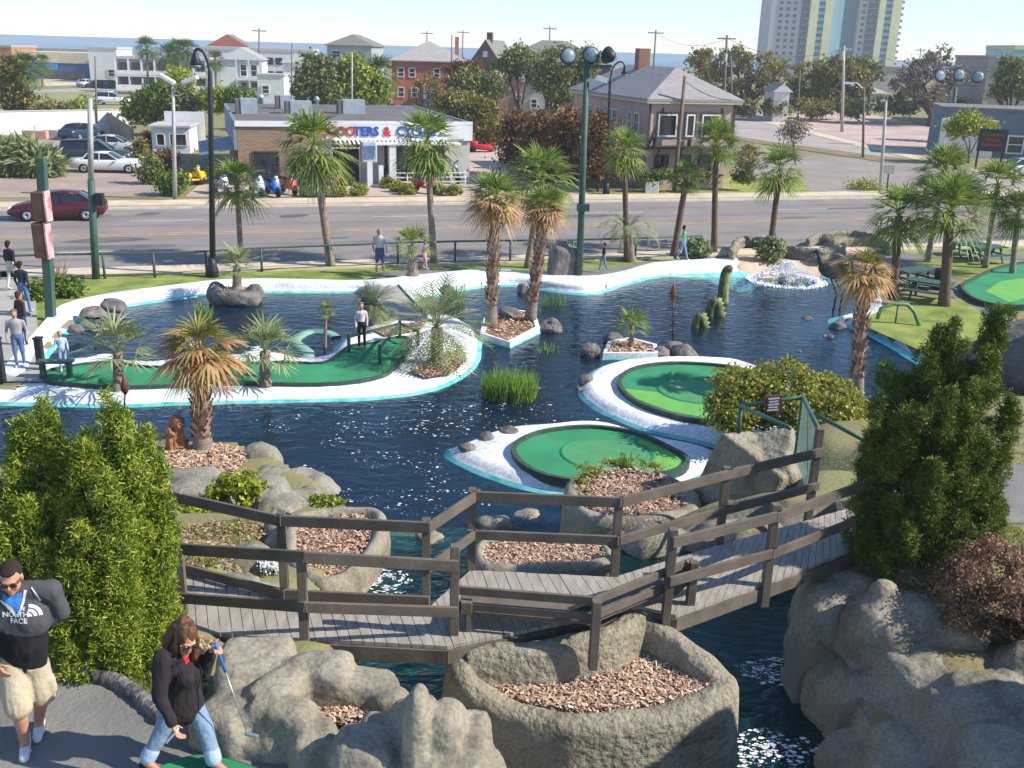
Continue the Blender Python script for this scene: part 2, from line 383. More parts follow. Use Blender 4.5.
V = np.stack([X.ravel(), Yv.ravel(), Hh.ravel()], 1); nx, ny = len(gx), len(gy)
I = np.arange(nx*ny).reshape(ny, nx); Q = np.stack([I[:-1, :-1].ravel(), I[:-1, 1:].ravel(), I[1:, 1:].ravel(), I[1:, :-1].ravel()], 1)
m_ground = mat('ground_dry_grass', '#a08f68', .95, .3, .9, .5, 12, col2='#84864c')
n = m_ground.node_tree; pb_ = n.nodes['Principled BSDF']; old = pb_.inputs['Base Color'].links[0].from_socket; ge = n.nodes.new('ShaderNodeNewGeometry'); sx = n.nodes.new('ShaderNodeSeparateXYZ'); n.links.new(ge.outputs['True Normal'], sx.inputs[0]); mr = n.nodes.new('ShaderNodeMapRange'); mr.inputs[1].default_value = .62; mr.inputs[2].default_value = .86; n.links.new(sx.outputs[2], mr.inputs[0])
mx = n.nodes.new('ShaderNodeMix'); mx.data_type = 'RGBA'; mx.inputs[6].default_value = lin('#80796a')+(1,); n.links.new(mr.outputs[0], mx.inputs[0]); n.links.new(old, mx.inputs[7]); n.links.new(mx.outputs[2], pb_.inputs['Base Color'])
gme = np_mesh('ground', V, Q, True)
tag(link('ground', gme, m_ground), kind='structure')
# ------------------------------------------------------------------ water
m_pond = watermat('pond_water', (.018, .046, .08), (.42, .78, .84), .38, .3, 2.2)
m_stream = watermat('stream_water', (.012, .07, .075), (.35, .75, .7), .3, .7, 4.0)
b = MB(); b.sheet([(-45, 13.5), (24, 13.5), (24, 44), (-45, 39)], 0); tag(b.build('pond_water', m_pond), kind='structure')
b = MB(); b.sheet([tuple(p) for p in offset(STREAM, .35)], 1.5); tag(b.build('stream_water', m_stream), kind='structure')
m_sea = mat('sea_water', (.045, .13, .19), .35, .12, .004, 0)
b = MB(); b.quad((-40000, 745, -2), (40000, 745, -2), (40000, 60000, -2), (-40000, 60000, -2)); tag(b.build('sea', m_sea), kind='structure')
m_teal = mat('teal_pool_paint', '#35bdb8', .75, .15, 2.5, col2='#8fd2cc')
m_white = rockmat('white_pool_paint', (.80, .80, .78), (.86, .86, .85), (.52, .51, .47), .8, .25)
m_bed = mat('blue_pond_bed', (.01, .05, .10), .9, .3, 1.0)
b = MB(); b.sheet([tuple(p) for p in STREAM], .86); tag(b.build('stream_bed', mat('teal_bed', '#2f8a80', .9, .25, 1.5)), kind='structure')
b = MB(); b.sheet([tuple(p) for p in offset(POND, .2)], -.96); tag(b.build('pond_bed', m_bed), kind='structure')
# weir between the stream and the pond
b = MB(); wl = [Z(350, 537, 1.5), Z(600, 545, 1.5)]
b.add([(wl[0].x, wl[0].y-.3, 1.46), (wl[1].x, wl[1].y-.3, 1.46), (wl[1].x, wl[1].y+.25, 1.42), (wl[0].x, wl[0].y+.25, 1.42), (wl[1].x, wl[1].y+1.3, -.4), (wl[0].x, wl[0].y+1.3, -.4)], [(0, 1, 2, 3), (3, 2, 4, 5)])
tag(b.build('weir', mat('weir_teal', '#1f8f8c', .4, .3, 2)), kind='structure')
def shore(name, pts, ztop=.22, inset=.35, skirt=.5, mats=None, sub=5, kind='structure', px_z=0, closed_fill=True, wob=.05):
    ol = [(p.x, p.y) for p in spline([Vector(XY(a, b_, px_z)+(0,)) for a, b_ in pts], True, sub)]
    ol = [(x+wob*noise.noise(Vector((x, y, 1))*1.3), y+wob*noise.noise(Vector((x, y, 5))*1.3)) for x, y in ol]
    r = [(offset(ol, skirt), -.7), (offset(ol, skirt*.62), -.09), (offset(ol, -.09), .05), (offset(ol, -.17), ztop*.6), (offset(ol, -inset), ztop)]
    mb = MB(); n = len(ol); v = []
    for ring, z in r: v += [(p[0], p[1], z+.015*noise.noise(Vector((p[0], p[1], 0))*1.7)) for p in ring]
    A = sum(ol[i][0]*ol[(i+1) % n][1]-ol[(i+1) % n][0]*ol[i][1] for i in range(n))
    for k in range(4):
        mb.cur = 1 if k < 2 else 0; f = []
        for i in range(n):
            q = (k*n+i, k*n+(i+1) % n, (k+1)*n+(i+1) % n, (k+1)*n+i); f.append(q if A > 0 else q[::-1])
        if k == 0: mb.add(v, f, True)
        else:
            for q in f: mb.f.append(q); mb.mi.append(1 if k < 2 else 0); mb.sm.append(True)
    tri = geometry.tessellate_polygon([[Vector((p[0], p[1], 0)) for p in r[4][0]]])
    for a, b_, c_ in tri:
        P = r[4][0]; ar = (P[b_][0]-P[a][0])*(P[c_][1]-P[a][1])-(P[b_][1]-P[a][1])*(P[c_][0]-P[a][0])
        t = (a, b_, c_) if ar > 0 else (a, c_, b_); mb.f.append(tuple(4*n+i for i in t)); mb.mi.append(0); mb.sm.append(False)
    return tag(mb.build(name, mats or [m_white, m_teal]), kind=kind)
ISLE = [(-260, 412), (-100, 407), (0, 405), (60, 406), (120, 407), (200, 404), (300, 402), (380, 399), (430, 391), (464, 377), (477, 362), (480, 346), (474, 331), (452, 318),
        (425, 315), (398, 320), (365, 330), (342, 343), (330, 356), (303, 361), (282, 356), (255, 350), (235, 358), (200, 356), (160, 364), (130, 363), (107, 357), (45, 366), (-30, 372), (-260, 380)]
shore('island_bank', ISLE, .24, .45, .55)
shore('shore_bank', [(447, 453), (470, 443), (500, 432), (545, 427), (600, 425), (660, 440), (712, 452), (722, 462), (700, 478), (650, 500), (570, 496), (520, 488), (480, 474), (452, 461)], .22, .35, .5)
shore('shore_bank', [(578, 387), (586, 376), (605, 367), (640, 361), (700, 360), (750, 366), (790, 390), (800, 440), (745, 452), (690, 441), (640, 429), (602, 413), (582, 399)], .22, .35, .5)
# long white bank on the road side (waterline first, then back along the lawn)
WL = [(30, 385), (44, 360), (58, 343), (76, 324), (100, 312), (150, 303), (205, 296), (260, 293), (348, 293), (372, 294), (392, 301), (412, 301), (445, 294), (486, 287), (520, 287), (555, 292), (585, 295), (605, 292), (625, 285), (660, 277), (725, 274), (740, 272)]
LL = [(738, 264), (700, 265), (650, 269), (612, 279), (585, 282), (550, 279), (510, 276), (470, 276), (430, 280), (405, 282), (385, 285), (350, 287), (260, 285), (205, 288), (150, 295), (100, 302), (56, 314), (32, 338), (10, 362), (-4, 385)]
shore('shore_bank', WL+LL, .33, .22, .7, sub=3)
shore('shore_bank', [(835, 283), (872, 297), (858, 311), (846, 318), (836, 323), (866, 331), (903, 351), (938, 372), (975, 385), (985, 372), (960, 360), (925, 345), (890, 330), (885, 300), (870, 285), (850, 278)], .24, .25, 1.6, sub=4)
m_ledge = mat('pink_concrete', '#c9ab93', .9, .2, 1.2, .3)
shore('fountain_ledge', [(735, 272), (770, 268), (805, 267), (836, 266), (862, 274), (880, 268), (850, 256), (800, 258), (735, 262)], .26, .2, .3, [m_ledge, m_ledge], sub=3)
# ------------------------------------------------------------------ road, pavements, lots
RS = .298
def rl(x, c0): return (x, c0+RS*x)
RN, RF = 44.9, 61.6
m_asph = mat('asphalt_road', (.25, .215, .185), .95, .12, .35, .3, 30)
m_walk = mat('concrete_walk', '#cdb99a', .92, .15, .8, .2, 14)
m_curb = mat('concrete_kerb', '#cfc4b2', .9, .15, 1.5)
def band(name, c0, c1, z, m_, x0=-140, x1=140, h=0):
    b = MB(); poly = [rl(x0, c0), rl(x1, c0), rl(x1, c1), rl(x0, c1)]
    b.prism(poly, G-.05, z) if h else b.sheet(poly, z)
    return tag(b.build(name, m_), kind='structure')
band('road', RN, RF, G+.012, m_asph)
m_seam = mat('asphalt_worn', (.22, .19, .165), .95, .15, .5, .2, 30)
for c0, c1 in ((47.0, 47.6), (49.6, 50.3), (55.6, 56.2), (58.8, 59.4)): band('wheel_track', c0, c1, G+.016, m_seam)
band('pavement', RN-1.3, RN-.15, G+.10, m_walk, h=1); band('kerb', RN-.15, RN, G+.13, m_curb, h=1)
band('kerb', RF, RF+.18, G+.13, m_curb, h=1); band('pavement', RF+1.0, RF+3.1, G+.10, m_walk, h=1)
m_yel = mat('yellow_line', '#c9a257', .8, .25, 2); m_wl = mat('white_line', (.55, .54, .51), .8, .2, 2)
b = MB()
for c0 in (53.0, 53.45): b.sheet([rl(-140, c0), rl(140, c0), rl(140, c0+.14), rl(-140, c0+.14)], G+.02)
tag(b.build('road_centre_line', m_yel), kind='structure')
b = MB()
for c0 in (48.9, 57.4):
    for x in range(-140, 140, 12): b.sheet([rl(x, c0), rl(x+3.5, c0), rl(x+3.5, c0+.14), rl(x, c0+.14)], G+.02)
tag(b.build('road_lane_line', m_wl), kind='structure')
def psheet(name, pts, m_, dz=.01, z=G, kind='structure', sub=0, closed=True):
    P = px(pts, z)
    if sub: P = [(p.x, p.y) for p in spline([Vector(p+(0,)) for p in P], True, sub)]
    b = MB(); b.sheet(P, z+dz); return tag(b.build(name, m_), kind=kind)
m_lawn = mat('lawn_grass', '#78903a', .95, .28, 1.1, .8, 25, col2='#9ca24e')
m_lawn2 = mat('lawn_grass_far', '#8a9a41', .95, .25, .5, .5, 12, col2='#a39d55')
m_path = mat('grey_path', '#7d7a72', .92, .14, 1.3, .35, 22)
# lawn strip between pond and road
psheet('lawn', [(-60, 350), (20, 330), (64, 312), (100, 300), (205, 287), (300, 284), (380, 284), (420, 276), (500, 275), (600, 276), (740, 262), (860, 258), (1010, 290), (1100, 300), (1100, 246), (860, 248), (700, 253), (500, 263), (300, 269), (100, 278), (-60, 286)], m_lawn, .012)
psheet('lawn', [(848, 319), (872, 316), (905, 300), (960, 300), (990, 320), (985, 380), (960, 372), (915, 350), (872, 331)], m_lawn, .06)
psheet('path', [(366, 300), (395, 300), (402, 286), (425, 279), (470, 276), (520, 276), (575, 277), (612, 276), (650, 268), (700, 264), (735, 262), (735, 256), (690, 259), (640, 263), (600, 269), (520, 272), (470, 271), (420, 270), (385, 274), (362, 285)], m_path, .03, sub=3)
psheet('path', [(-20, 385), (44, 385), (38, 330), (36, 300), (22, 272), (-10, 272), (-2, 300), (-14, 340)], mat('pale_path', '#a8a296', .92, .12, 1.2, .3, 20), .10)
psheet('path', [(850, 262), (880, 268), (905, 282), (930, 292), (960, 300), (985, 320), (1000, 300), (955, 282), (950, 270), (905, 262), (940, 258), (1100, 262), (1100, 254), (880, 254)], m_path, .03)
# left car park and its drive, shop forecourt
m_lot = mat('car_park_asphalt', '#a3907f', .95, .15, .3, .3, 25); m_conc = mat('forecourt_concrete', '#bba795', .93, .14, .5, .2, 15)
psheet('car_park', [(-320, 201), (160, 196), (150, 165), (132, 131), (0, 138), (-320, 150)], m_lot, .014)
psheet('forecourt', [(185, 197), (205, 180), (240, 183), (380, 178), (425, 172), (425, 148), (500, 142), (560, 160), (590, 196)], m_conc, .014)
psheet('lawn', [(600, 197), (640, 188), (730, 178), (800, 178), (815, 196)], m_lawn2, .02)
psheet('car_park', [(800, 196), (785, 180), (735, 178), (735, 148), (760, 150), (880, 160), (965, 170), (1000, 196)], mat('dark_lot', '#94887b', .95, .12, .3, .3, 25), .016)
psheet('side_road', [(700, 118), (745, 108), (870, 140), (1024, 182), (1100, 200), (1000, 200), (955, 164), (870, 155), (740, 138)], mat('side_road_asphalt', '#a89a92', .95, .1, .3, .2, 20), .02)
psheet('sand_lot', [(728, 112), (860, 112), (950, 132), (950, 170), (860, 141)], mat('sand_lot', '#bda391', .95, .15, .2, .3, 12), .026)
psheet('kerb_strip', [(745, 118), (775, 121), (800, 128), (860, 143), (950, 164), (1024, 178), (1024, 182), (950, 168), (860, 147), (800, 132)], m_walk, .05)
psheet('planting_strip', [(740, 141), (800, 150), (880, 162), (900, 164), (880, 158), (800, 147), (745, 138)], mat('planting_strip', '#8a8058', .95, .4, .8, .6, 6, col2='#9c7e5c'), .05)
# sandy field and far ground on the left
m_field = mat('dry_field', '#b3a178', .95, .3, .12, .3, 4, col2='#8f9257')
psheet('field', [(-400, 133), (40, 131), (130, 128), (200, 105), (300, 104), (300, 95), (190, 90), (0, 93), (-400, 110)], m_field, .02)
psheet('sand_lot', [(-400, 96), (20, 87), (90, 85), (82, 78), (30, 77), (-400, 90)], mat('sand_lot_far', '#cdb996', .95, .15, .1), .03)
psheet('far_road', [(-400, 100), (28, 90), (130, 87), (300, 93), (300, 96), (130, 91), (28, 93), (-400, 106)], mat('far_road', '#a79c92', .95, .1, .2), .04)

# flat teal kerb curling round the little inlet at the back of the big island
S_ = spline([Z(a, c_, .06) for a, c_ in [(336, 336), (326, 331), (312, 330), (299, 335), (295, 341), (303, 347), (309, 353), (303, 361)]], False, 5); b = MB(); Nn = len(S_); v = []
for i in range(Nn):
    t = (S_[min(Nn-1, i+1)]-S_[max(0, i-1)]).normalized(); q_ = Vector((-t.y, t.x, 0))*.16; v += [S_[i]-q_*1.9+Vector((0, 0, -.3)), S_[i]-q_, S_[i]+q_, S_[i]+q_*1.9+Vector((0, 0, -.3))]
b.add(v, [(4*i+j, 4*i+j+1, 4*i+j+5, 4*i+j+4) for i in range(Nn-1) for j in range(3)], True); tag(b.build('inlet_kerb', mat('inlet_green', '#7fa894', .8, .15, 2)), kind='structure')

m_patch = mat('asphalt_patch', (.13, .12, .11), .95, .25, .8, .3, 30); rr = random.Random(8)
for i in range(16):
    x = rr.uniform(-40, 38); c0 = rr.uniform(46, 60); L_, w_ = rr.uniform(.4, 4.5), rr.uniform(.12, .9); b = MB(); n = 9
    b.sheet([(x+L_*math.cos(6.283*k/n)*rr.uniform(.7, 1.1), c0+RS*x+RS*L_*math.cos(6.283*k/n)+w_*math.sin(6.283*k/n)*rr.uniform(.7, 1.1)) for k in range(n)], G+.0182); tag(b.build('road_patch', m_patch), kind='structure')
# ------------------------------------------------------------------ rocks, planters, greens
m_rock = rockmat('sculpted_concrete', '#948b77', '#a9a08b', '#68614f', 1.6, .45)
m_rockr = rockmat('rough_sculpted_concrete', '#948b76', '#a89f8a', '#5f5948', 2.2, .9)
m_boul = rockmat('grey_boulder', '#77716b', '#928b84', '#4c4844', 2.5, .6)
m_flag = rockmat('flagstone', '#8a8474', '#a39c8b', '#5a554a', 1.3, .5)
m_mulch = leafmat('bark_mulch', ['#86664f', '#b59176', '#d3b497', '#e4d0b9'], .0, .9)
m_mulchbase = mat('mulch_bed', '#7d5a45', .95, .3, 14, .8, 40, col2='#ad8465')
def settle(me, loc):
    """mesh built in world space gets its origin at loc"""
    loc = Vector(loc); me.transform(Matrix.Translation(-loc)); return loc
def lump(l):
    x1, y1, x2, y2, z, wd, h = l[:7]; bx = l[7] if len(l) > 7 else .55
    a = Z(x1, y1, z); c_ = Z(x2, y2, z); mid = (a+c_)/2; d = c_-a
    return ell((mid.x, mid.y, z-h/2), (d.length/2, wd/2, h/2), (0, 0, math.atan2(d.y, d.x)), bx)
def rockform(name, label, lumps, voxel=.07, smooth=6, amp=.05, fine=.012, sc=1.3, m_=None, cat='rock', seed=0, extra=()):
    me = fuse([lump(l) for l in lumps]+list(extra), voxel, smooth, amp, sc, seed, fine)
    co = [v.co for v in me.vertices]; loc = (sum(v.x for v in co)/len(co), sum(v.y for v in co)/len(co), min(v.z for v in co))
    loc = settle(me, loc); o = link(name, me, m_ or m_rock); o.location = loc
    return tag(o, label, cat)
rockform('rock_outcrop', 'smooth sculpted concrete outcrop with sharp peak and mulch pocket beside the woman', [
    (216, 652, 294, 650, 3.95, .66, .9, .3), (318, 648, 256, 694, 3.98, .36, .9, .3), (300, 658, 350, 660, 3.98, .46, .8, .3), (340, 674, 400, 676, 3.86, .34, .8, .4), (376, 688, 408, 694, 3.8, .3, .7, .5),
    (248, 694, 318, 708, 3.95, .36, .9, .35), (206, 688, 262, 706, 3.86, .72, 1.0, .4), (236, 712, 300, 728, 3.72, .6, .9, .5), (288, 726, 340, 722, 3.86, .5, .9, .5),
    (330, 732, 400, 738, 4.0, .55, 1.2, .45), (385, 712, 450, 700, 4.1, .8, 1.7, .6), (394, 698, 442, 692, 4.3, .6, 1.7, .8), (402, 684, 436, 686, 4.5, .5, 1.6, .9), (425, 700, 470, 706, 4.3, .55, 1.8, .55), (455, 716, 494, 720, 4.12, .55, 1.8, .5), (400, 745, 505, 765, 4.0, .9, 1.9, .5), (330, 752, 470, 800, 3.85, .9, 1.6, .5), (355, 718, 400, 716, 3.86, .3, .8, .5)], .034, 3, .028, .008, 2.0, m_rock, 'rock outcrop', 1)
def mulch(name, poly, z, n, parent=None, size=.05, label=None, kind='structure', dome=.06):
    """bed of bark chips: a lumpy sheet with loose chips on it"""
    P = [Vector((p[0], p[1], 0)) for p in poly]; xs = [p.x for p in P]; ys = [p.y for p in P]
    b = MB(); b.sheet([(p.x, p.y) for p in P], z); V = []; Qs = []; MI = []
    r = random.Random(int(abs(xs[0])*1000)); pl = [(p.x, p.y) for p in P]; k = 0
    pts_ = np.array([(r.uniform(min(xs), max(xs)), r.uniform(min(ys), max(ys))) for _ in range(n*2)])
    ok = inside(pl, pts_[:, 0], pts_[:, 1]); b.cur = 1
    for (x, y) in pts_[ok][:n]:
        a, t, t2 = r.uniform(0, 6.28), r.uniform(-.6, .6), r.uniform(-.5, .5); l, w_ = size*r.uniform(.6, 1.6), size*r.uniform(.2, .5)
        u = Vector((math.cos(a)*math.cos(t), math.sin(a)*math.cos(t), math.sin(t)))*l; v = Vector((-math.sin(a), math.cos(a), t2))*w_
        c_ = Vector((x, y, z+r.uniform(.005, dome)))
        b.add([c_-u-v, c_+u-v, c_+u+v, c_-u+v], [(0, 1, 2, 3)])
    o = b.build(name, [m_mulchbase, m_mulch], parent); return tag(o, label, None, None, None if parent else kind)
mulch('mulch_bed', px([(284, 690), (330, 682), (380, 700), (385, 716), (340, 725), (300, 712)], 3.6), 3.6, 1500, size=.024)
def ringwall(name, label, pts, ztop, zbot, th=.3, flare=.12, m_=None, cat='planter', seed=0, sub=5, amp=.035, closed=True, zfun=None, sag=0):
    """raised planter: a thick sculpted wall round a bed; pts are pixels of the outer top edge"""
    ol = spline([Vector(XY(q[0], q[1], q[2] if len(q) > 2 else ztop)+((q[2] if len(q) > 2 else ztop),)) for q in pts], True, sub); n = len(ol)
    dzs = [p.z-ztop for p in ol]
    prof = [(flare, zbot), (flare*.8, zbot+.35*(ztop-zbot)), (.05, ztop-.22), (.04, ztop-.09), (-.03, ztop-.015), (-th*.5, ztop+.01), (-th+.04, ztop-.02), (-th, ztop-.1), (-th-.02, ztop-.45)]
    mb = MB(); v = []; rings = [offset(ol, d) for d, z in prof]; off = Vector((seed*5.3, seed*2.1, 0))
    for (d, z), ring in zip(prof, rings):
        for ii, p in enumerate(ring):
            q = Vector((p.x, p.y, z+dzs[ii]*min(1, max(0, (z-zbot)/(ztop-.45-zbot))))); z_ = q.z; f = amp*noise.fractal(q*2.2+off, .8, 2, 4)+amp*.5*noise.noise(q*7+off)
            v.append((p.x+f, p.y+f*.7, z_+f*.8+(sag*noise.noise(q*.6+off))))
    A = sum(ol[i].x*ol[(i+1) % n].y-ol[(i+1) % n].x*ol[i].y for i in range(n)); f = []
    for k in range(len(prof)-1):
        for i in range(n):
            q = (k*n+i, k*n+(i+1) % n, (k+1)*n+(i+1) % n, (k+1)*n+i); f.append(q if A > 0 else q[::-1])
    mb.add(v, f, True); o = mb.build(name, m_ or m_rockr)
    sd_ = o.modifiers.new('sub', 'SUBSURF'); sd_.levels = sd_.render_levels = 1
    me = evaluated(o, name); bpy.data.objects.remove(o); cx = sum(p.x for p in ol)/n; cyy = sum(p.y for p in ol)/n
    loc = settle(me, (cx, cyy, zbot)); o = link(name, me, None); o.location = loc; tag(o, label, cat)
    return o, offset(ol, -th+.06)
PL, inn = ringwall('planter', 'big rough concrete planter full of bark mulch in front of the footbridge', [(452, 650, 3.05), (480, 640, 3.12), (540, 636, 3.15), (600, 624, 3.18), (636, 605, 3.2), (664, 618, 3.1), (704, 648, 2.95), (731, 672, 2.85), (728, 690, 2.8), (690, 708, 2.75), (620, 722, 2.72), (560, 722, 2.72), (505, 708, 2.75), (468, 686, 2.9), (452, 668, 3.0)], 2.85, 1.3, .27, .16, cat='planter', seed=3, amp=.05)
PL_loc = PL.location.copy()
o = mulch('mulch', inn, 2.68, 5200, size=.026, dome=.08); o.parent = PL; o.location = -PL_loc; del o['kind']
PJ, inn = ringwall('planter', 'low concrete planter with weeds and mulch left of the waterfall, behind bridge rail', [(296, 512), (340, 505), (378, 507), (386, 522), (378, 545), (352, 572), (318, 580), (288, 560), (284, 532)], 1.95, .7, .2, .12, m_=m_rock, seed=4, amp=.03)
o = mulch('mulch', inn, 1.83, 1800, size=.025); o.parent = PJ; o.location = -PJ.location; del o['kind']
PK, inn = ringwall('planter', 'round concrete planter edged in creepers in front of the near green', [(568, 480), (585, 470), (620, 464), (660, 470), (690, 484), (700, 500), (690, 512), (640, 520), (590, 516), (569, 500)], 1.45, .0, .3, .12, m_=m_rock, seed=5, amp=.04)
o = mulch('mulch', inn, 1.38, 2600, size=.032, dome=.1); o.parent = PK; o.location = -PK.location; del o['kind']
PM, inn = ringwall('planter', 'narrow concrete planter of bark mulch right behind the bridge deck', [(474, 552), (482, 538), (530, 532), (590, 536), (612, 548), (606, 560), (560, 566), (490, 566)], 2.35, 1.0, .16, .1, m_=m_rock, seed=6, amp=.02)
o = mulch('mulch', inn, 2.28, 2000, size=.024); o.parent = PM; o.location = -PM.location; del o['kind']
rockform('rock_bank', 'shaded concrete rock mass sloping into the stream at lower right', [
    (826, 672, 895, 652, 2.3, 1.2, 1.9, .6), (850, 690, 930, 690, 2.25, 1.3, 1.8, .6), (880, 655, 960, 650, 2.7, 1.1, 2.0, .6), (925, 690, 1060, 685, 2.85, 1.5, 2.3, .65), (865, 735, 985, 745, 2.3, 1.5, 1.8, .7), (822, 648, 860, 638, 2.1, .8, 1.4, .7), (880, 790, 1060, 800, 2.6, 1.8, 2.4, .7), (1000, 645, 1090, 650, 3.0, 1.1, 2.2, .65), (838, 715, 870, 760, 1.95, .8, 1.2, .8), (950, 740, 1060, 740, 2.9, 1.2, 2.4, .7)], .07, 5, .09, .015, 1.3, m_rock, 'rock', 2)
rockform('rock_bank', 'rounded concrete bluff below the big juniper at the right end of the bridge', [
    (818, 600, 850, 562, 2.85, .7, 2.4, .5), (812, 566, 870, 556, 2.95, .8, 2.0, .5), (806, 586, 862, 568, 2.75, .8, 2.0, .6), (822, 600, 858, 604, 2.6, .8, 1.8, .7), (835, 572, 900, 580, 2.95, .8, 1.5, .6)], .07, 6, .07, .012, 1.3, m_rock, 'rock', 3)
rockform('rock_bank', 'lit concrete rock ledge between the right juniper and the stream', [
    (850, 604, 945, 596, 3.0, .9, 1.7, .5), (872, 584, 900, 580, 3.2, .35, .6, .8), (870, 626, 950, 618, 2.85, .8, 1.7, .6), (940, 600, 990, 602, 3.1, .9, 1, .6)], .06, 6, .07, .012, 1.4, m_rock, 'rock', 4)
rockform('rock_bank', 'curved concrete ledge along the far side of the bridge under the boulder', [
    (625, 530, 690, 518, 1.9, .7, 1.6, .6), (690, 522, 760, 516, 2.0, .6, 1.5, .6), (725, 522, 790, 512, 2.3, .5, 1.5, .7), (600, 528, 640, 534, 1.7, .5, 1.4, .7)], .07, 5, .05, .01, 1.4, m_rock, 'rock', 5)
# left bank
rockform('rock', 'rounded grey rock on the pond edge right of the mulched palm', [(240, 444, 282, 446, .55, .9, .9, .8), (246, 450, 262, 452, .4, .6, .7, .8)], .06, 5, .06, .01, 1.5, m_flag, 'rock', 6)
rockform('rock_slab', 'flat cracked flagstone slab between the mulch bed and the yellow shrub', [(160, 484, 224, 478, .85, 1.9, .7, .4), (176, 502, 236, 498, 1.0, 1.0, .7, .45)], .08, 4, .05, .02, 1.6, m_flag, 'rock', 7)
rockform('rock_slab', 'grey sloping slab running down to the pond behind the low planter', [(244, 480, 292, 480, 1.05, 1.1, 1.3, .6), (256, 494, 306, 500, .95, 1.0, 1.2, .6), (284, 484, 312, 510, .6, .7, 1, .7), (250, 463, 296, 476, .42, .8, 1.0, .7), (290, 480, 338, 506, .45, .9, 1.1, .7), (318, 500, 352, 512, .5, .6, 1.0, .7), (286, 464, 332, 484, .3, 1.0, 1.0, .7)], .07, 4, .06, .015, 1.6, m_flag, 'rock', 8)
rockform('rock', 'pale rounded boulder standing just left of the low weedy planter', [(262, 514, 298, 512, 1.75, .9, 1.3, .75), (264, 530, 300, 532, 1.75, .7, 1, .75)], .06, 5, .06, .01, 1.5, m_rock, 'rock', 9)
rockform('rock', 'tan boulder on the green slope above the little cascade', [(224, 549, 274, 546, 2.2, .75, .9, .7), (240, 560, 280, 556, 2.1, .5, .8, .7)], .06, 5, .06, .01, 1.5, m_rock, 'rock', 10)
rockform('rock', 'wide flat tan boulder against the left end of the bridge', [(200, 580, 266, 576, 2.65, .8, .9, .7), (232, 586, 270, 590, 2.55, .5, .9, .7)], .06, 5, .06, .01, 1.5, m_rock, 'rock', 11)
rockform('boulder', 'large angular boulder with two split faces at the right end of the bridge', [], .04, 1, .02, .008, 1.6, m_rockr, 'boulder', 12,
         extra=[ell(Z(746, 490, 1.55), (.5, .75, .85), (.28, .2, .75), .12), ell(Z(780, 490, 1.55), (.42, .7, .95), (.15, -.32, -.35), .12)])
def pebble(name, label, a, b_, wpx, asp=.6, z=.12, m_=None, seed=0, sink=.35, ylong=.8, group=None, up=None):
    p = Z(a, b_, z); Wm = wpx/FOC*(p-CAM).length; r = (Wm/2, Wm/2*ylong, Wm/2*asp)
    bm = bmesh.new(); bmesh.ops.create_icosphere(bm, subdivisions=3, radius=1)
    for v in bm.verts:
        d = v.co.copy(); k = 1+.35*noise.noise(d*1.1+Vector((seed*3.7, seed, 0)))+.12*noise.noise(d*3+Vector((0, seed*1.9, 0)))
        v.co = Vector((d.x*r[0]*k, d.y*r[1]*k, d.z*r[2]*k))
    me = bpy.data.meshes.new(name); bm.to_mesh(me); bm.free()
    me.polygons.foreach_set('use_smooth', [seed % 2 == 0]*len(me.polygons))
    o = link(name, me, m_ or m_boul); o.location = (p.x, p.y, z-.12+r[2]*(1-2*sink)*.6); o.rotation_euler = (0, 0, seed*1.3)
    return tag(o, label, 'rock', group)
R_ = R_
for i, (lab, a, b_, wp, asp, z, ml) in enumerate([
    ('dark rock on the white bank, last of three before the lawn boulder planter', 113, 304, 27, .5, .4, m_boul),
    ('dark rock in the middle of three on the white left bank', 92, 311, 23, .5, .4, m_boul),
    ('small flat rock on the white bank nearest the left path', 75, 326, 18, .45, .4, m_boul),
    ('dark stone at the tip of the near white bank, lowest of three', 467, 445, 20, .6, .3, m_boul),
    ('dark stone in the middle of three beside the near white bank', 486, 435, 20, .6, .3, m_boul),
    ('dark stone nearest the green, uppermost of three on the near white bank', 508, 428, 20, .55, .3, m_boul),
    ('grey stone at the left edge of the far green\'s white bank', 586, 377, 17, .7, .3, m_boul),
    ('low stone in the water just below the left edge of the far green\'s bank', 581, 388, 16, .5, .1, m_boul),
    ('grey stone half under water at the top of the far green\'s white bank', 610, 370, 12, .6, .2, m_boul),
    ('pointed dark rock at the left end of the little palm island', 591, 352, 24, .9, .1, m_boul),
    ('grey rock behind the left end of the little palm island', 613, 336, 20, .6, .2, m_boul),
    ('rounded rock at the right end of the little palm island', 661, 352, 24, .7, .1, m_boul),
    ('dark rock beside the torch pole, right of the little palm island', 684, 352, 26, .8, .1, m_boul),
    ('low rock at the foot of the torch pole', 674, 345, 20, .6, .2, m_boul),
    ('flat rock between the two rough trunked palms on their island', 509, 311, 24, .5, .3, m_boul),
    ('grey rock at the right corner of the two palm island', 550, 328, 23, .9, .1, m_boul),
    ('small rock on the water behind the two palm island', 523, 288, 14, .9, .15, m_boul),
    ('small dark rock on the white bank right of the stubby palm', 447, 288, 15, .7, .45, m_boul),
    ('dark rock by the walkway at the back of the big island', 366, 331, 18, .6, .3, m_boul),
    ('dark wet rock in the open pond left of the right shore', 806, 317, 13, .5, .05, m_boul),
    ('dark wet rock on the teal shelf, upper of two by the right shore', 838, 325, 16, .7, .1, m_boul),
    ('dark wet rock off the teal shelf, lower of two by the right shore', 829, 335, 15, .5, .05, m_boul),
    ('pale round stepping stone in the water behind the bridge', 495, 520, 34, .5, .2, m_rock),
    ('flat tan stone under water right of the pale stepping stone', 528, 511, 30, .3, .08, m_rock),
    ('tan stone on the teal ledge behind the left bridge bend', 430, 534, 30, .45, 1.55, m_rock)]):
    pebble('rock', lab, a, b_, wp, asp, z, ml, i+2)
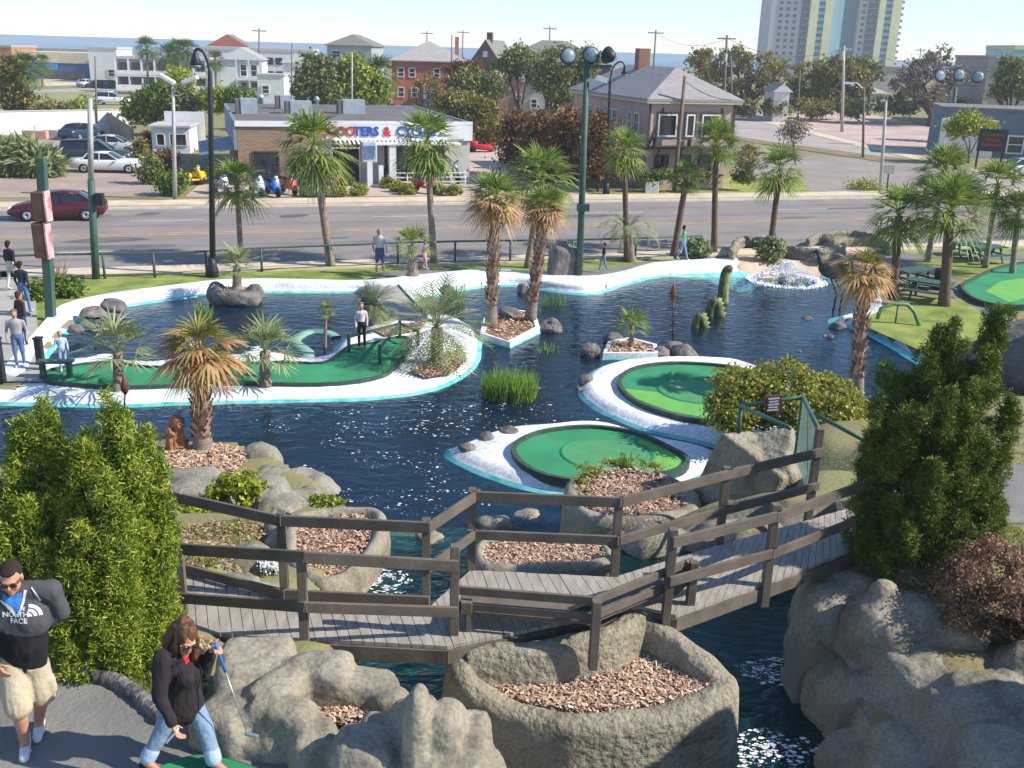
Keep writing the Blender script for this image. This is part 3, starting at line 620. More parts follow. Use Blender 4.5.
# tall standing stone on the road side
sp = Z(563, 276, G)
me = fuse([ell((0, 0, .62), (.62, .42, .8), (0, .12, .3), .35), ell((-.15, .05, 1.15), (.38, .34, .45), (0, -.3, .2), .4)], .06, 2, .06, 1.4, 3, .015)
o = link('standing_stone', me, m_boul); o.location = (sp.x, sp.y, G-.12); tag(o, 'upright dark boulder with flat face on the grass by the tall floodlight', 'boulder')
# shell shaped rock planter on the far bank
sp = Z(236, 303, 0)
me = fuse([ell((0, 0, .18), (.98, .6, .32), (0, 0, 0), .6), ell((-.75, .1, .35), (.3, .35, .35), (0, .3, 0), .7), ell((.72, .15, .38), (.3, .3, .32), (0, -.3, .4), .7), ell((0, -.4, .28), (.6, .25, .3), (0, 0, 0), .6)], .06, 3, .06, 1.6, 9, .012)
o = link('rock_planter', me, m_boul); o.location = sp; tag(o, 'grey boulder planter standing in the water with a short palm', 'planter'); RP = sp
mulch('mulch', [(-.5, -.2), (.5, -.2), (.5, .35), (-.5, .35)], .5, 200, o, .05)
# two palm island and little palm island: white kerb round a mulch bed
def kerbisle(name, label, pts, z=.22, kerb=.16):
    P = px(pts, z); cx = sum(p[0] for p in P)/len(P); c2 = sum(p[1] for p in P)/len(P)
    L = [(p[0]-cx, p[1]-c2) for p in P]; In = [tuple(p) for p in offset(L, -kerb)]; n = len(L); b = MB()
    for i in range(n):
        j = (i+1) % n; b.prism([L[i], L[j], In[j], In[i]], -1.2, z)
    Ot = [tuple(p) for p in offset(L, .22)]; Om = [tuple(p) for p in offset(L, .003)]; b.cur = 1
    A = sum(L[i][0]*L[(i+1) % n][1]-L[(i+1) % n][0]*L[i][1] for i in range(n)); v = [(x, y, -.3) for x, y in Ot]+[(x, y, .05) for x, y in Om]
    b.add(v, [(i, (i+1) % n, n+(i+1) % n, n+i) if A > 0 else (n+i, n+(i+1) % n, (i+1) % n, i) for i in range(n)])
    o = b.build(name, [m_white, m_teal]); o.location = (cx, c2, 0); tag(o, label, 'island'); mulch('mulch', In, z-.05, 300, o, .06); return o
kerbisle('islet', 'small white kerbed islet under the pair of rough trunked palms', [(480, 333), (510, 342), (540, 327), (535, 312), (505, 308), (484, 318)])
kerbisle('islet', 'small white kerbed islet with one young palm among rocks', [(603, 353), (658, 353), (657, 344), (630, 337), (608, 341)])
# ------------------------------------------------------------------ putting greens
m_turf = mat('green_carpet', '#35895a', .95, .2, .7, .3, 60); m_turf2 = mat('green_cup_carpet', '#4d8f5c', .95, .1, 2, .25, 60); m_turf3 = mat('bright_green_carpet', '#6cab50', .95, .1, 1.5, .25, 60)
m_kdark = mat('dark_kerb', '#3c4f43', .75, .25, 3); m_hole = mat('cup_black', (.01, .01, .01), .9)
def green(label, pts, z=.24, kerb=.11, cup=None, bright=None, sub=4, h=.10, turf=None, kerbm=None, flat=False):
    P = [Vector(q+(0,)) for q in px(pts, z)]; ol = spline(P, True, sub) if sub else P
    cx = sum(p.x for p in ol)/len(ol); c2 = sum(p.y for p in ol)/len(ol); L = [(p.x-cx, p.y-c2) for p in ol]; n = len(L)
    root = empty('putting_green', (cx, c2, z), 0, label, 'putting green'); In = [tuple(p) for p in offset(L, -kerb)]
    b = MB()
    for i in range(n): j = (i+1) % n; b.prism([L[i], L[j], In[j], In[i]], -.12, h)
    b.build('kerb', kerbm or m_kdark, root)
    b = MB(); b.sheet(In, .02); b.build('carpet', turf or m_turf, root)
    if cup:
        (a, b_, rx, ry) = cup; c_ = Z(a, b_, z); R1 = rx/FOC*(c_-CAM).length; R2 = R1*.95; b = MB(); k = 40; b.cur = 0
        ring = lambda r, zz: [(c_.x-cx+r*math.cos(2*math.pi*i/k), c_.y-c2+r*.9*math.sin(2*math.pi*i/k), zz) for i in range(k)]
        v = ring(R2*1.06, .022)+ring(R2*1.02, .055)+ring(R2, .055)+ring(R2*.93, .03); f = [(r*k+i, r*k+(i+1) % k, (r+1)*k+(i+1) % k, (r+1)*k+i) for r in range(3) for i in range(k)]
        b.add(v, f, True); b.build('cup_rim', m_turf, root); b = MB(); b.add(ring(R2*.95, .028), [tuple(range(k))]); b.build('cup_carpet', m_turf2, root)
        b = MB(); b.add([(c_.x-cx+.3*R1+.06*math.cos(2*math.pi*i/16), c_.y-c2+.06*math.sin(2*math.pi*i/16), .034) for i in range(16)], [tuple(range(16))]); b.build('hole', m_hole, root)
    if bright:
        b = MB(); b.sheet([(x-cx, y-c2) for x, y in px(bright, z)], .026); b.build('ramp_carpet', m_turf3, root)
    return root
green('round green carpet nearest the bridge with a sunken oval cup', [(511, 452), (520, 441), (546, 432), (590, 428), (635, 434), (668, 448), (690, 462), (676, 474), (640, 480), (595, 485), (550, 480), (522, 468)], .26, cup=(608, 455, 48, 14), bright=[(640, 440), (668, 452), (684, 462), (672, 471), (640, 474), (632, 458)])
green('green carpet with oval cup half hidden behind the clipped hedge', [(617, 384), (630, 371), (660, 365), (700, 365), (740, 370), (772, 384), (772, 402), (745, 420), (715, 425), (670, 417), (632, 402)], .26, cup=(702, 392, 44, 13), bright=[(622, 389), (665, 394), (700, 404), (745, 408), (742, 417), (712, 420), (670, 412), (632, 398)])
green('long green carpet filling the big white island on the left', [(46, 383), (46, 373), (70, 367), (112, 363), (150, 368), (185, 366), (215, 362), (245, 364), (285, 363), (322, 364), (338, 355), (350, 347), (372, 344), (398, 338), (412, 341), (408, 355), (394, 370), (374, 380), (320, 386), (230, 385), (120, 389)], .27, sub=3, kerb=.08, h=.08)
# ------------------------------------------------------------------ footbridge
DZ = 3.2
m_plank = mat('weathered_plank', '#9d9485', .9, .2, 2.0, .2, 25, stretch=(6, 1, 1)); m_rail = mat('dark_weathered_rail', '#665c50', .85, .25, 3, .12, 30); m_railtop = mat('greyed_rail', '#6b6150', .88, .2, 3, .35, 30)
BR = empty('footbridge', (0, 10, DZ), 0, 'dark weathered wooden footbridge with rails and a built in bench over the stream', 'footbridge')
def rel(v, dz=0): return Vector((v.x, v.y-10, v.z-DZ+dz))
def dp(a, b_): return rel(Z(a, b_, DZ))
back = [dp(150, 566), dp(430, 606), dp(471, 570), dp(614, 577), dp(719, 545), dp(808, 520), dp(862, 504)]
frontl = [dp(150, 630), dp(447, 646), dp(492, 637), dp(640, 606), dp(676, 615), dp(800, 570), dp(872, 541)]
b = MB(); rr = random.Random(3)
for (b0, b1, f0, f1) in ((back[0], back[1], frontl[0], frontl[1]), (back[1], back[2], frontl[1], frontl[2]), (back[2], back[3], frontl[2], frontl[3]), (back[3], back[4], frontl[3], frontl[4]), (back[4], back[5], frontl[4], frontl[5]), (back[5], back[6], frontl[5], frontl[6])):
    L = max((b1-b0).length, (f1-f0).length); n = max(1, round(L/.142))
    for i in range(n):
        g = .03; t0, t1 = (i+g)/n, (i+1-g)/n; z = rr.uniform(-.004, .004)
        q = [b0.lerp(b1, t0), b0.lerp(b1, t1), f0.lerp(f1, t1), f0.lerp(f1, t0)]
        b.prism([(p.x, p.y) for p in q], -.045+z, z)
b.build('deck', m_plank, BR)
b = MB()
for L_ in (frontl, back):
    for i in range(len(L_)-1):
        a_, c_ = L_[i], L_[i+1]; dn = Vector((0, 0, -.13)); b.bar(a_+dn, c_+dn, .05, .16)
for i in range(len(back)-1):
    m1 = (back[i]*.5+frontl[i]*.5)+Vector((0, 0, -.17)); m2 = (back[i+1]*.5+frontl[i+1]*.5)+Vector((0, 0, -.17)); b.bar(m1, m2, .05, .22)
b.build('joist', m_rail, BR)
PH = 1.07
posts = {}
def post(key, a, b_, h=PH, m_=None, lo=-.28):
    p = dp(a, b_); mb = MB(); mb.box((p.x, p.y, (h+lo)/2), (.095, .095, h-lo), .1); mb.build('post', m_ or m_rail, BR, .006); posts[key] = p
for k, a, b_ in (('B1', 177, 569), ('B2', 285, 597), ('B3', 426, 604), ('B4', 471, 569), ('B5', 614, 575), ('B6', 719, 543), ('B7', 808, 518), ('F0', 184, 614), ('F1', 305, 646), ('F2', 454, 634), ('FC', 666, 614), ('FD', 766, 585), ('FE', 862, 545)): post(k, a, b_, PH+(.25 if k == 'B7' else 0))
post('S1', 594, 646, .55); post('S2', 690, 604, .55); post('S0', 470, 630, .35)
def rail(k1, k2, z, w_=.04, h=.13, m_=None, name='handrail', side=.07, ext=0):
    a_, c_ = posts[k1], posts[k2]; d = (c_-a_).normalized(); nrm = Vector((d.y, -d.x, 0))*side
    up = Vector((0, 0, z)); mb = MB(); mb.bar(a_+up+nrm-d*(.05+ext), c_+up+nrm+d*(.05+ext), w_, h); mb.build(name, m_ or m_rail, BR, .006)
def cap(k1, k2, z=PH+.02, w_=.14, m_=None):
    a_, c_ = posts[k1], posts[k2]; d = (c_-a_).normalized(); mb = MB(); mb.bar(a_+Vector((0, 0, z))-d*.06, c_+Vector((0, 0, z))+d*.06, w_, .04); mb.build('handrail', m_ or m_railtop, BR, .006)
for k1, k2 in (('B1', 'B2'), ('B2', 'B3'), ('B3', 'B4'), ('B4', 'B5'), ('B5', 'B6'), ('B6', 'B7')):
    rail(k1, k2, PH-.07, side=.068); rail(k1, k2, .5 if k1 in ('B3', 'B4', 'B5', 'B6') else .08, side=.068, h=.12)
def railpx(a0, b0, k1, a1, b1, k2, h=.13):
    p0 = rel(Y(a0, b0, posts[k1].y+9.93)); p1 = rel(Y(a1, b1, posts[k2].y+9.93)); mb = MB(); mb.bar(p0, p1, .04, h); mb.build('handrail', m_rail, BR, .006)
railpx(182, 549, 'F0', 307, 557, 'F1'); railpx(303, 557, 'F1', 457, 566, 'F2'); railpx(182, 598, 'F0', 307, 607, 'F1', .12); railpx(303, 607, 'F1', 457, 612, 'F2', .12)
for k1, k2 in (('FC', 'FD'), ('FD', 'FE')):
    rail(k1, k2, PH-.13, side=.068); rail(k1, k2, .46, side=.068, h=.12)
# built-in bench: two back boards, seat and end board
bench = MB(); pts_ = [posts['F2'], posts['S1'], posts['S2']]
for i in range(2):
    for z, hh in ((.5, .10), (.31, .09)):
        mb = MB(); d = (pts_[i+1]-pts_[i]).normalized(); nrm = Vector((-d.y, d.x, 0))*.075
        mb.bar(pts_[i]+Vector((0, 0, z))+nrm, pts_[i+1]+Vector((0, 0, z))+nrm+d*.05, .04, hh); mb.build('bench_back', m_rail, BR, .006)
    mb = MB(); nrm = Vector((-d.y, d.x, 0))*.3; mb.bar(pts_[i]+Vector((0, 0, .2))+nrm, pts_[i+1]+Vector((0, 0, .2))+nrm, .36, .045); mb.build('bench_seat', m_rail, BR, .006)
mb = MB(); d = (pts_[2]-pts_[1]).normalized(); mb.bar(pts_[2]+Vector((0, 0, .5))+d*.02, pts_[2]+Vector((-.25, .12, .1)), .05, .24, (1, 0, 0)); mb.build('bench_end', m_rail, BR, .006)
mb = MB(); p = posts['F2']+Vector((.13, .05, .32)); mb.box(p, (.12, .12, .14)); mb.build('bench_arm_block', m_rail, BR, .006)
# grey path at the left end of the bridge and the foreground path
psheet('path', [(100, 640), (150, 566), (182, 572), (176, 635), (140, 660)], m_path, .03, 3.2)
FP = [(-14, 9.2), (-9, 8.6)]+px([(-40, 676), (20, 672), (70, 678), (112, 686), (140, 704), (166, 726), (205, 700), (240, 690), (300, 700), (420, 720)], 3.5)+[(-.2, 5), (0, 0), (-14, 0)]
b = MB(); b.prism(FP, 3.2, 3.52); tag(b.build('path', m_path), kind='structure')
b = MB(); b.prism(px([(850, 522), (885, 480), (1024, 466), (1110, 470), (1110, 520), (1000, 526), (880, 548)], 3.0), 1.8, 3.04); tag(b.build('path', m_path), kind='structure')
# scalloped edging of small stones along the bed
b = MB(); rr = random.Random(5)
el = spline([Vector(XY(a, c_, 3.55)+(0,)) for a, c_ in [(-60, 672), (20, 668), (70, 673), (112, 682), (140, 700), (164, 722)]], False, 8)
for i in range(0, len(el)-1):
    for t in (0, .5):
        p = el[i].lerp(el[i+1], t); v, f = ell((p.x, p.y+.03, 3.53), (.075*rr.uniform(.8, 1.15), .07, .085*rr.uniform(.8, 1.1)), (0, 0, rr.uniform(0, 3)), .7, 6, 8); b.add(v, f, True)
o = b.build('stone_edging', m_boul); tag(o, 'row of small scalloped stones edging the juniper bed along the foreground path', 'edging')
o = green('green tee mat laid on the grey foreground path under the woman', [(150, 778), (168, 764), (205, 755), (250, 766), (300, 790), (220, 840), (150, 820)], 3.53, kerb=.02, h=.012, flat=True)
# ------------------------------------------------------------------ vegetation generators
def dirs(az, el): return np.stack([np.cos(az)*np.cos(el), np.sin(az)*np.cos(el), np.sin(el)], -1)
def fan_crown(seed, n=40, lp=.5, ls=.8, el0=-.7, el1=1.45, nseg=13, spread=1.35, droop=.25, wseg=.05):
    """a head of fan leaves, radius about lp+ls"""
    r = np.random.RandomState(seed); V = []; Q = []; k = 0
    for i in range(n):
        t = (i+.5)/n; el = el1-(el1-el0)*t**.85+r.uniform(-.12, .12); az = i*2.39996+r.uniform(-.3, .3)
        d = dirs(np.array(az), np.array(el)); s_ = np.array([-math.sin(az), math.cos(az), 0.]); nn = np.cross(d, s_)
        tw = r.uniform(-.5, .5); s2 = s_*math.cos(tw)+nn*math.sin(tw); lpi = lp*r.uniform(.75, 1.15); lsi = ls*r.uniform(.8, 1.12)
        o = d*lpi; o[2] -= .12*lpi*max(0, .6-el)
        for q in ((-s2*.018, s2*.018, o+s2*.012, o-s2*.012),): V += list(q); Q.append((k, k+1, k+2, k+3)); k += 4
        for a in np.linspace(-spread, spread, nseg):
            a += r.uniform(-.05, .05); u = d*math.cos(a)+s2*math.sin(a)+nn*.18*abs(math.sin(a)); u /= np.linalg.norm(u); L = lsi*(.72+.28*math.cos(a))*r.uniform(.88, 1.05)
            p = np.cross(u, nn); p /= max(1e-6, np.linalg.norm(p)); w_ = wseg*ls*1.25
            m_ = o+u*L*.5; e = o+u*L; m_ = m_-np.array([0, 0, droop*L*.16]); e = e-np.array([0, 0, droop*L*(.75+r.uniform(-.2, .25))])
            V += [o-p*w_*.25, o+p*w_*.25, m_-p*w_*.55, m_+p*w_*.55, e-p*w_*.08, e+p*w_*.08]; Q += [(k, k+1, k+3, k+2), (k+2, k+3, k+5, k+4)]; k += 6
    return np.array(V), np.array(Q)
def feather_crown(seed, n=26, L=1.1, el0=-.2, el1=1.3, arch=1.1, npin=22, pl=.22):
    r = np.random.RandomState(seed); V = []; Q = []; k = 0
    for i in range(n):
        t = (i+.5)/n; el = el1-(el1-el0)*t; az = i*2.39996+r.uniform(-.2, .2); pos = np.zeros(3); e = el; st = L*r.uniform(.85, 1.1)/npin; s_ = np.array([-math.sin(az), math.cos(az), 0.])
        for j in range(npin):
            d = dirs(np.array(az), np.array(e)); nx_ = pos+d*st; V += [pos-s_*.012, pos+s_*.012, nx_+s_*.01, nx_-s_*.01]; Q.append((k, k+1, k+2, k+3)); k += 4
            if j > 3:
                q = pl*math.sin(math.pi*min(1, (j-1)/npin)*.85+.3)
                for sg in (-1, 1):
                    u = d*.65+s_*sg*.75+np.array([0, 0, .25]); u = u/np.linalg.norm(u); ee = nx_+u*q-np.array([0, 0, .25*q]); w_ = d*.016; V += [nx_-w_, nx_+w_, ee+w_*.3, ee-w_*.3]; Q.append((k, k+1, k+2, k+3)); k += 4
            pos = nx_; e -= arch/npin*(.5+j/npin)
    return np.array(V), np.array(Q)
def clump_cloud(seed, blobs, size, clump=.35, per=26, flat=1.0, elong=1.6, out=.4, up=0.2):
    """leaves in clumps spread through ellipsoids: blobs are (centre, radii, clumps)"""
    r = np.random.RandomState(seed); P = []; N = []
    for c_, rd, k in blobs:
        d = r.normal(size=(k, 3)); d /= np.linalg.norm(d, axis=1)[:, None]; q = r.uniform(.35, 1.0, (k, 1))**.45
        cc = np.array(c_)+d*q*np.array(rd); off = r.normal(size=(k, per, 3))*clump*np.array([1, 1, .7])*.5*r.uniform(.5, 1.3, (k, 1, 1))
        P.append((cc[:, None]+off).reshape(-1, 3)); nn = d[:, None]*out+r.normal(size=(k, per, 3))*.75+np.array([0, 0, up]); N.append(nn.reshape(-1, 3))
    P = np.concatenate(P); N = np.concatenate(N); N /= np.linalg.norm(N, axis=1)[:, None]
    return leaves_at(r, P, N, size, elong)
def leaves_at(r, P, N, size, elong=1.6):
    n = len(P); a = r.normal(size=(n, 3)); u = np.cross(N, a); u /= np.linalg.norm(u, axis=1)[:, None]; v = np.cross(N, u); s_ = size*r.uniform(.6, 1.3, (n, 1)); u *= s_*elong*.5; v *= s_*.5
    V = np.stack([P-u, P+v*.9+u*.1, P+u, P-v*.9+u*.1], 1).reshape(-1, 3); Q = np.arange(n*4).reshape(n, 4); return V, Q
def plumes(seed, L, tuft=300, blades=11, bl=.07, bw=.013):
    """feathery upright juniper plumes: L is a list of (tip, base, radius)"""
    r = np.random.RandomState(seed); VV = []
    for tip, base, rd in L:
        tip = np.array(tip); base = np.array(base); ax = tip-base; ln = np.linalg.norm(ax); k = int(tuft*ln*(rd+.06)/.25)
        t = r.uniform(0, 1, k)**.85; prof = np.sin(np.pi*np.clip(t*.86+.14, 0, 1))**.7*(1-.15*t)+.05; th = r.uniform(0, 6.283, k); wob = 1+.35*np.sin(th*3+t*9+seed)*np.sin(t*17+th*2)
        rad_ = rd*prof*wob*r.uniform(.5, 1, k)**.5; out = np.stack([np.cos(th), np.sin(th), np.zeros(k)], 1)
        P = base+ax*t[:, None]+out*rad_[:, None]
        # blades
        Pb = P[:, None]+r.normal(size=(k, blades, 3))*.026
        D = out[:, None]*.65+np.array([0, 0, .55])+r.normal(size=(k, blades, 3))*.7; D /= np.linalg.norm(D, axis=2)[..., None]
        S = np.cross(D, r.normal(size=D.shape)); S /= np.linalg.norm(S, axis=2)[..., None]; ln_ = bl*r.uniform(.6, 1.35, (k, blades, 1)); w_ = bw*r.uniform(.7, 1.3, (k, blades, 1))
        V = np.stack([Pb-S*w_*.5, Pb+S*w_*.5, Pb+D*ln_+S*w_*.35, Pb+D*ln_-S*w_*.35], 2); VV.append(V.reshape(-1, 3))
    V = np.concatenate(VV); return V, np.arange(len(V)).reshape(-1, 4)
# ------------------------------------------------------------------ palms
m_palm = leafmat('palm_green', ['#455f28', '#6b8436', '#96a44a', '#bcba6c'], .3, .45)
m_palmd = leafmat('palm_dark_green', ['#33481f', '#4e6629', '#6f8038', '#8f9650'], .3, .45)
m_palmg = leafmat('palm_grey_green', ['#556638', '#7d8a52', '#a3a974', '#c3c298'], .3, .5)
m_dead = leafmat('palm_dead_tan', ['#8a5e34', '#b98b57', '#d8b888', '#e2cfa5'], .3, .6)
m_rust = leafmat('palm_rust', ['#8a5a30', '#b98450', '#d8b380', '#a3964c'], .35, .5)
m_trunk = mat('palm_trunk', '#8c7d6c', .95, .25, 4, .6, 18, stretch=(1, 1, 3)); m_boot = leafmat('palm_boots', ['#6a4636', '#96705a', '#c09a82', '#d6bda8'], .0, .9)
m_trunkd = mat('palm_trunk_brown', '#6e5747', .95, .3, 5, .7, 18, stretch=(1, 1, 3))
m_olivep = leafmat('palm_olive', ['#5a5a26', '#7d7a35', '#9c8f4a', '#b59a5c'], .3, .5)
CROWN = {}
def crown_mesh(kind, seed):
    k = (kind, seed)
    if k in CROWN: return CROWN[k]
    a = dict(sabal=lambda: fan_crown(seed, 36, .5, .82, -.85, 1.4, 13, 1.3, .42, .042), bushy=lambda: fan_crown(seed, 54, .45, .66, -.5, 1.5, 13, 1.3, .35, .042), small=lambda: fan_crown(seed, 22, .5, .7, -.3, 1.4, 11), pindo=lambda: feather_crown(seed, 26, 1.25, .15, 1.35, 1.9), yucca=lambda: feather_crown(seed, 60, 1.1, -.6, 1.4, .75, 14, .34),
             few=lambda: fan_crown(seed, 17, .42, .68, -.25, 1.4, 13, 1.35, .4, .05), fans=lambda: fan_crown(seed+4, 9, .5, .85, -.45, .55, 18, 1.55, .6, .075), skirt=lambda: fan_crown(seed, 22, .4, .6, -1.45, -.35, 11, 1.0, .5), top=lambda: fan_crown(seed, 20, .45, .75, .1, 1.45, 12), side=lambda: fan_crown(seed, 16, .45, .75, -.5, .45, 14, 1.5, .3, .07), frayed=lambda: fan_crown(seed, 10, .45, .7, -.9, .0, 16, 1.2, .9, .03))[kind]()
    CROWN[k] = np_mesh('crown', *a); return CROWN[k]
CPARTS = {'sabal': [('crown', 'sabal', m_palm)], 'dark': [('crown', 'sabal', m_palmd)], 'bushy': [('crown', 'bushy', m_palm)], 'small': [('crown', 'small', m_palm)], 'pindo': [('crown', 'pindo', m_palmg)], 'yucca': [('crown', 'yucca', m_palmg)], 'grey': [('crown', 'small', m_palmg)],
          'tan': [('crown', 'top', m_palm), ('dead_fronds', 'side', m_dead), ('dead_skirt', 'frayed', m_dead)], 'rust': [('crown', 'top', m_palmd), ('rusty_fronds', 'side', m_rust), ('dead_skirt', 'frayed', m_dead)], 'rust2': [('crown', 'few', m_olivep), ('rusty_fronds', 'fans', m_rust), ('dead_skirt', 'frayed', m_dead)], 'skirted': [('crown', 'sabal', m_palm), ('dead_skirt', 'skirt', m_palmg)]}
def palm(label, base, topp, cr, kind='sabal', tr=.13, z=G, seed=1, boots=False, group=None, lean=.0, name='palm_tree', yd=None, tm=None, flare=1.25):
    p = Z(base[0], base[1], z) if yd is None else Y(base[0], base[1], yd)
    if yd is not None: p.z = z
    q = Y(topp[0], topp[1], p.y); root = empty(name, (p.x, p.y, p.z), 0, label, 'palm tree', group)
    h = q.z-p.z; dx = q.x-p.x; r = random.Random(seed); n = 14; pts_, rr_ = [], []
    for i in range(n+1):
        t = i/n; pts_.append((dx*(t**(1+lean)), .12*math.sin(t*2+seed)*t*h*.05, h*t-.1*(i == 0))); rr_.append(tr*(flare-(flare-1)*min(1, t*5))*(1-.12*t)*(1+.04*r.uniform(-1, 1))*(.8 if boots and t > .25 else 1))
    b = MB(); b.tube(pts_, rr_, 10); b.cur = 1
    if boots:
        P = spline(pts_, False, 4); N_ = int(h/.055)
        for i in range(N_):
            t = .16+.84*i/N_; f = t*(len(P)-1); j = int(min(len(P)-2, f)); c_ = P[j].lerp(P[j+1], f-j); az = i*2.39996
            for dz_ in (0, 3.14):
                a = az+dz_; o_ = Vector((math.cos(a), math.sin(a), 0)); s_ = Vector((-math.sin(a), math.cos(a), 0)); l = r.uniform(.10, .16)*tr/.13; b0 = c_+o_*tr*.72; e = b0+o_*l*.65+Vector((0, 0, l*.9)); w_ = tr*.42
                b.add([b0-s_*w_-Vector((0, 0, .06)), b0+s_*w_-Vector((0, 0, .06)), e+s_*w_*.5, e-s_*w_*.5], [(0, 1, 2, 3)])
    b.build('trunk', [tm or m_trunk, m_boot], root)
    for nm, kd, m_ in CPARTS[kind]:
        sd = 1+seed % 3; me = crown_mesh(kd, sd)
        o = bpy.data.objects.new(nm, me); C.objects.link(o); o.parent = root; o.location = (dx, 0, h); s_ = cr/1.05; o.scale = (s_, s_, s_); o.rotation_euler = (r.uniform(-.06, .06), r.uniform(-.06, .06), seed*1.7)
        if not me.materials: me.materials.append(None)
        o.material_slots[0].link = 'OBJECT'; o.material_slots[0].material = m_
    return root
GR = 'palms along the roadside fence'
palm('slim palm with ragged green head right of the black curved street lamp', (241, 259), (237, 186), 1.35, 'sabal', .12, seed=1, group=GR)
palm('tall palm with its head in front of the brick shop wall', (331, 268), (314, 146), 1.75, 'skirted', .17, seed=2, group=GR)
palm('tall leaning palm with its head covering the end of the shop sign', (434, 265), (427, 141), 1.6, 'skirted', .15, seed=3, group=GR)
palm('green palm standing behind the two rough trunked palms', (527, 268), (541, 180), 1.75, 'sabal', .14, seed=4, group=GR)
palm('palm in front of the corner of the pink house, above the drooping palm', (627, 262), (624, 150), 1.15, 'sabal', .13, seed=5, group=GR, tm=m_trunkd)
palm('leaning palm with small tuft head before the pink house', (673, 258), (687, 176), .85, 'dark', .15, seed=6, group=GR, tm=m_trunkd)
palm('broad headed palm in front of the pink house front windows', (714, 254), (716, 146), 1.65, 'bushy', .15, seed=7, group=GR, tm=m_trunkd)
palm('palm in front of the dark car park, beside the low stone wall', (770, 250), (780, 170), 1.4, 'sabal', .15, seed=8, group=GR, tm=m_trunkd)
palm('arching feather palm with blue grey fronds by the road fence', (631, 261), (627, 232), 1.45, 'pindo', .22, seed=2, name='feather_palm')
palm('palm with dark head standing right of the rusty headed palm', (893, 297), (899, 216), 1.45, 'sabal', .17, seed=10, tm=m_trunkd)
palm('stout palm with the largest green head at right, beside the tables', (944, 307), (950, 212), 1.9, 'bushy', .2, seed=11, tm=m_trunkd)
palm('slender palm behind the stout one with a high green head', (927, 262), (944, 172), 1.75, 'bushy', .13, seed=12)
palm('palm with high head right of the stout palm near the black road sign', (985, 268), (998, 186), 1.5, 'sabal', .13, seed=13)
palm('short palm at the right edge by the picnic tables', (1012, 276), (1018, 212), 1.2, 'dark', .13, seed=15)
palm('low dark palm between the table palms and the road at right', (955, 250), (925, 192), 1.0, 'dark', .1, seed=16)
palm('rough trunked palm with tan dead fronds, left of the pair on the islet', (491, 327), (495, 200), 1.15, 'tan', .19, seed=2, boots=True, group='rough trunked palms', z=.15)
palm('rough trunked palm with yellowing head, right of the pair on the islet', (530, 321), (545, 208), .95, 'tan', .19, seed=3, boots=True, group='rough trunked palms', z=.15)
palm('rough trunked palm with rust red head in the pond near the hedge', (856, 398), (864, 272), .95, 'rust2', .18, seed=4, boots=True, group='rough trunked palms', z=.2)
palm('rough trunked palm with orange dead fronds in the bark mulch bed at left', (203, 456), (200, 350), 1.05, 'rust2', .2, seed=5, boots=True, group='rough trunked palms', z=.25)
palm('small palm with pale fronds on the left end of the long green', (118, 388), (118, 352), 1.2, 'grey', .14, seed=6, z=.28, flare=1.5)
palm('small palm with pale fronds on the front edge of the long green', (265, 384), (265, 352), 1.15, 'grey', .16, seed=7, z=.28, flare=1.6)
palm('shaggy grey green palm at the right end of the big island', (437, 362), (437, 328), 1.5, 'yucca', .2, seed=8, z=.28, flare=1.2)
palm('stubby spiky palm at the foot of the walkway behind the girl', (374, 322), (374, 306), .85, 'yucca', .16, seed=9, z=.28)
palm('small green palm beside the walker on the road side lawn', (413, 276), (412, 246), 1.05, 'small', .2, seed=10, z=.3, flare=1.6)
palm('short palm growing in the boulder planter in the water', (237, 291), (237, 266), .95, 'grey', .17, seed=11, z=.45, flare=1.7)
palm('young palm on the little islet between rocks', (631, 346), (632, 326), .7, 'small', .09, seed=12, z=.2, flare=1.5)
palm('tiny yellow green palm standing in the channel behind the long green', (325, 348), (326, 312), .42, 'small', .05, seed=13, z=0)
FARP = 'palms far off among the white buildings'
for lab, b_, t_, cr, yd, sd in (('far palm beside the olive cedar at the left edge', (25, 106), (25, 70), 2.0, 100, 1), ('far palm before the brown gable of the long white motel', (147, 80), (147, 48), 2.4, 180, 2), ('far palm left of three in front of the motel end', (168, 84), (169, 56), 2.6, 175, 3), ('far palm in the middle of three at the motel end', (178, 84), (178, 52), 2.6, 176, 1),
                                ('far palm at the right of three at the motel end', (188, 82), (188, 50), 2.2, 178, 2), ('far palm with two tufts before the house with balconies', (216, 82), (215, 60), 2.0, 170, 3), ('dense palm right of the yellow green tree behind the shop', (381, 112), (380, 74), 2.4, 112, 2), ('far small palm before the blue store front', (42, 84), (42, 64), 2.2, 190, 1)):
    palm(lab, b_, t_, cr, 'dark', .2, z=G, seed=sd, group=FARP, yd=yd)
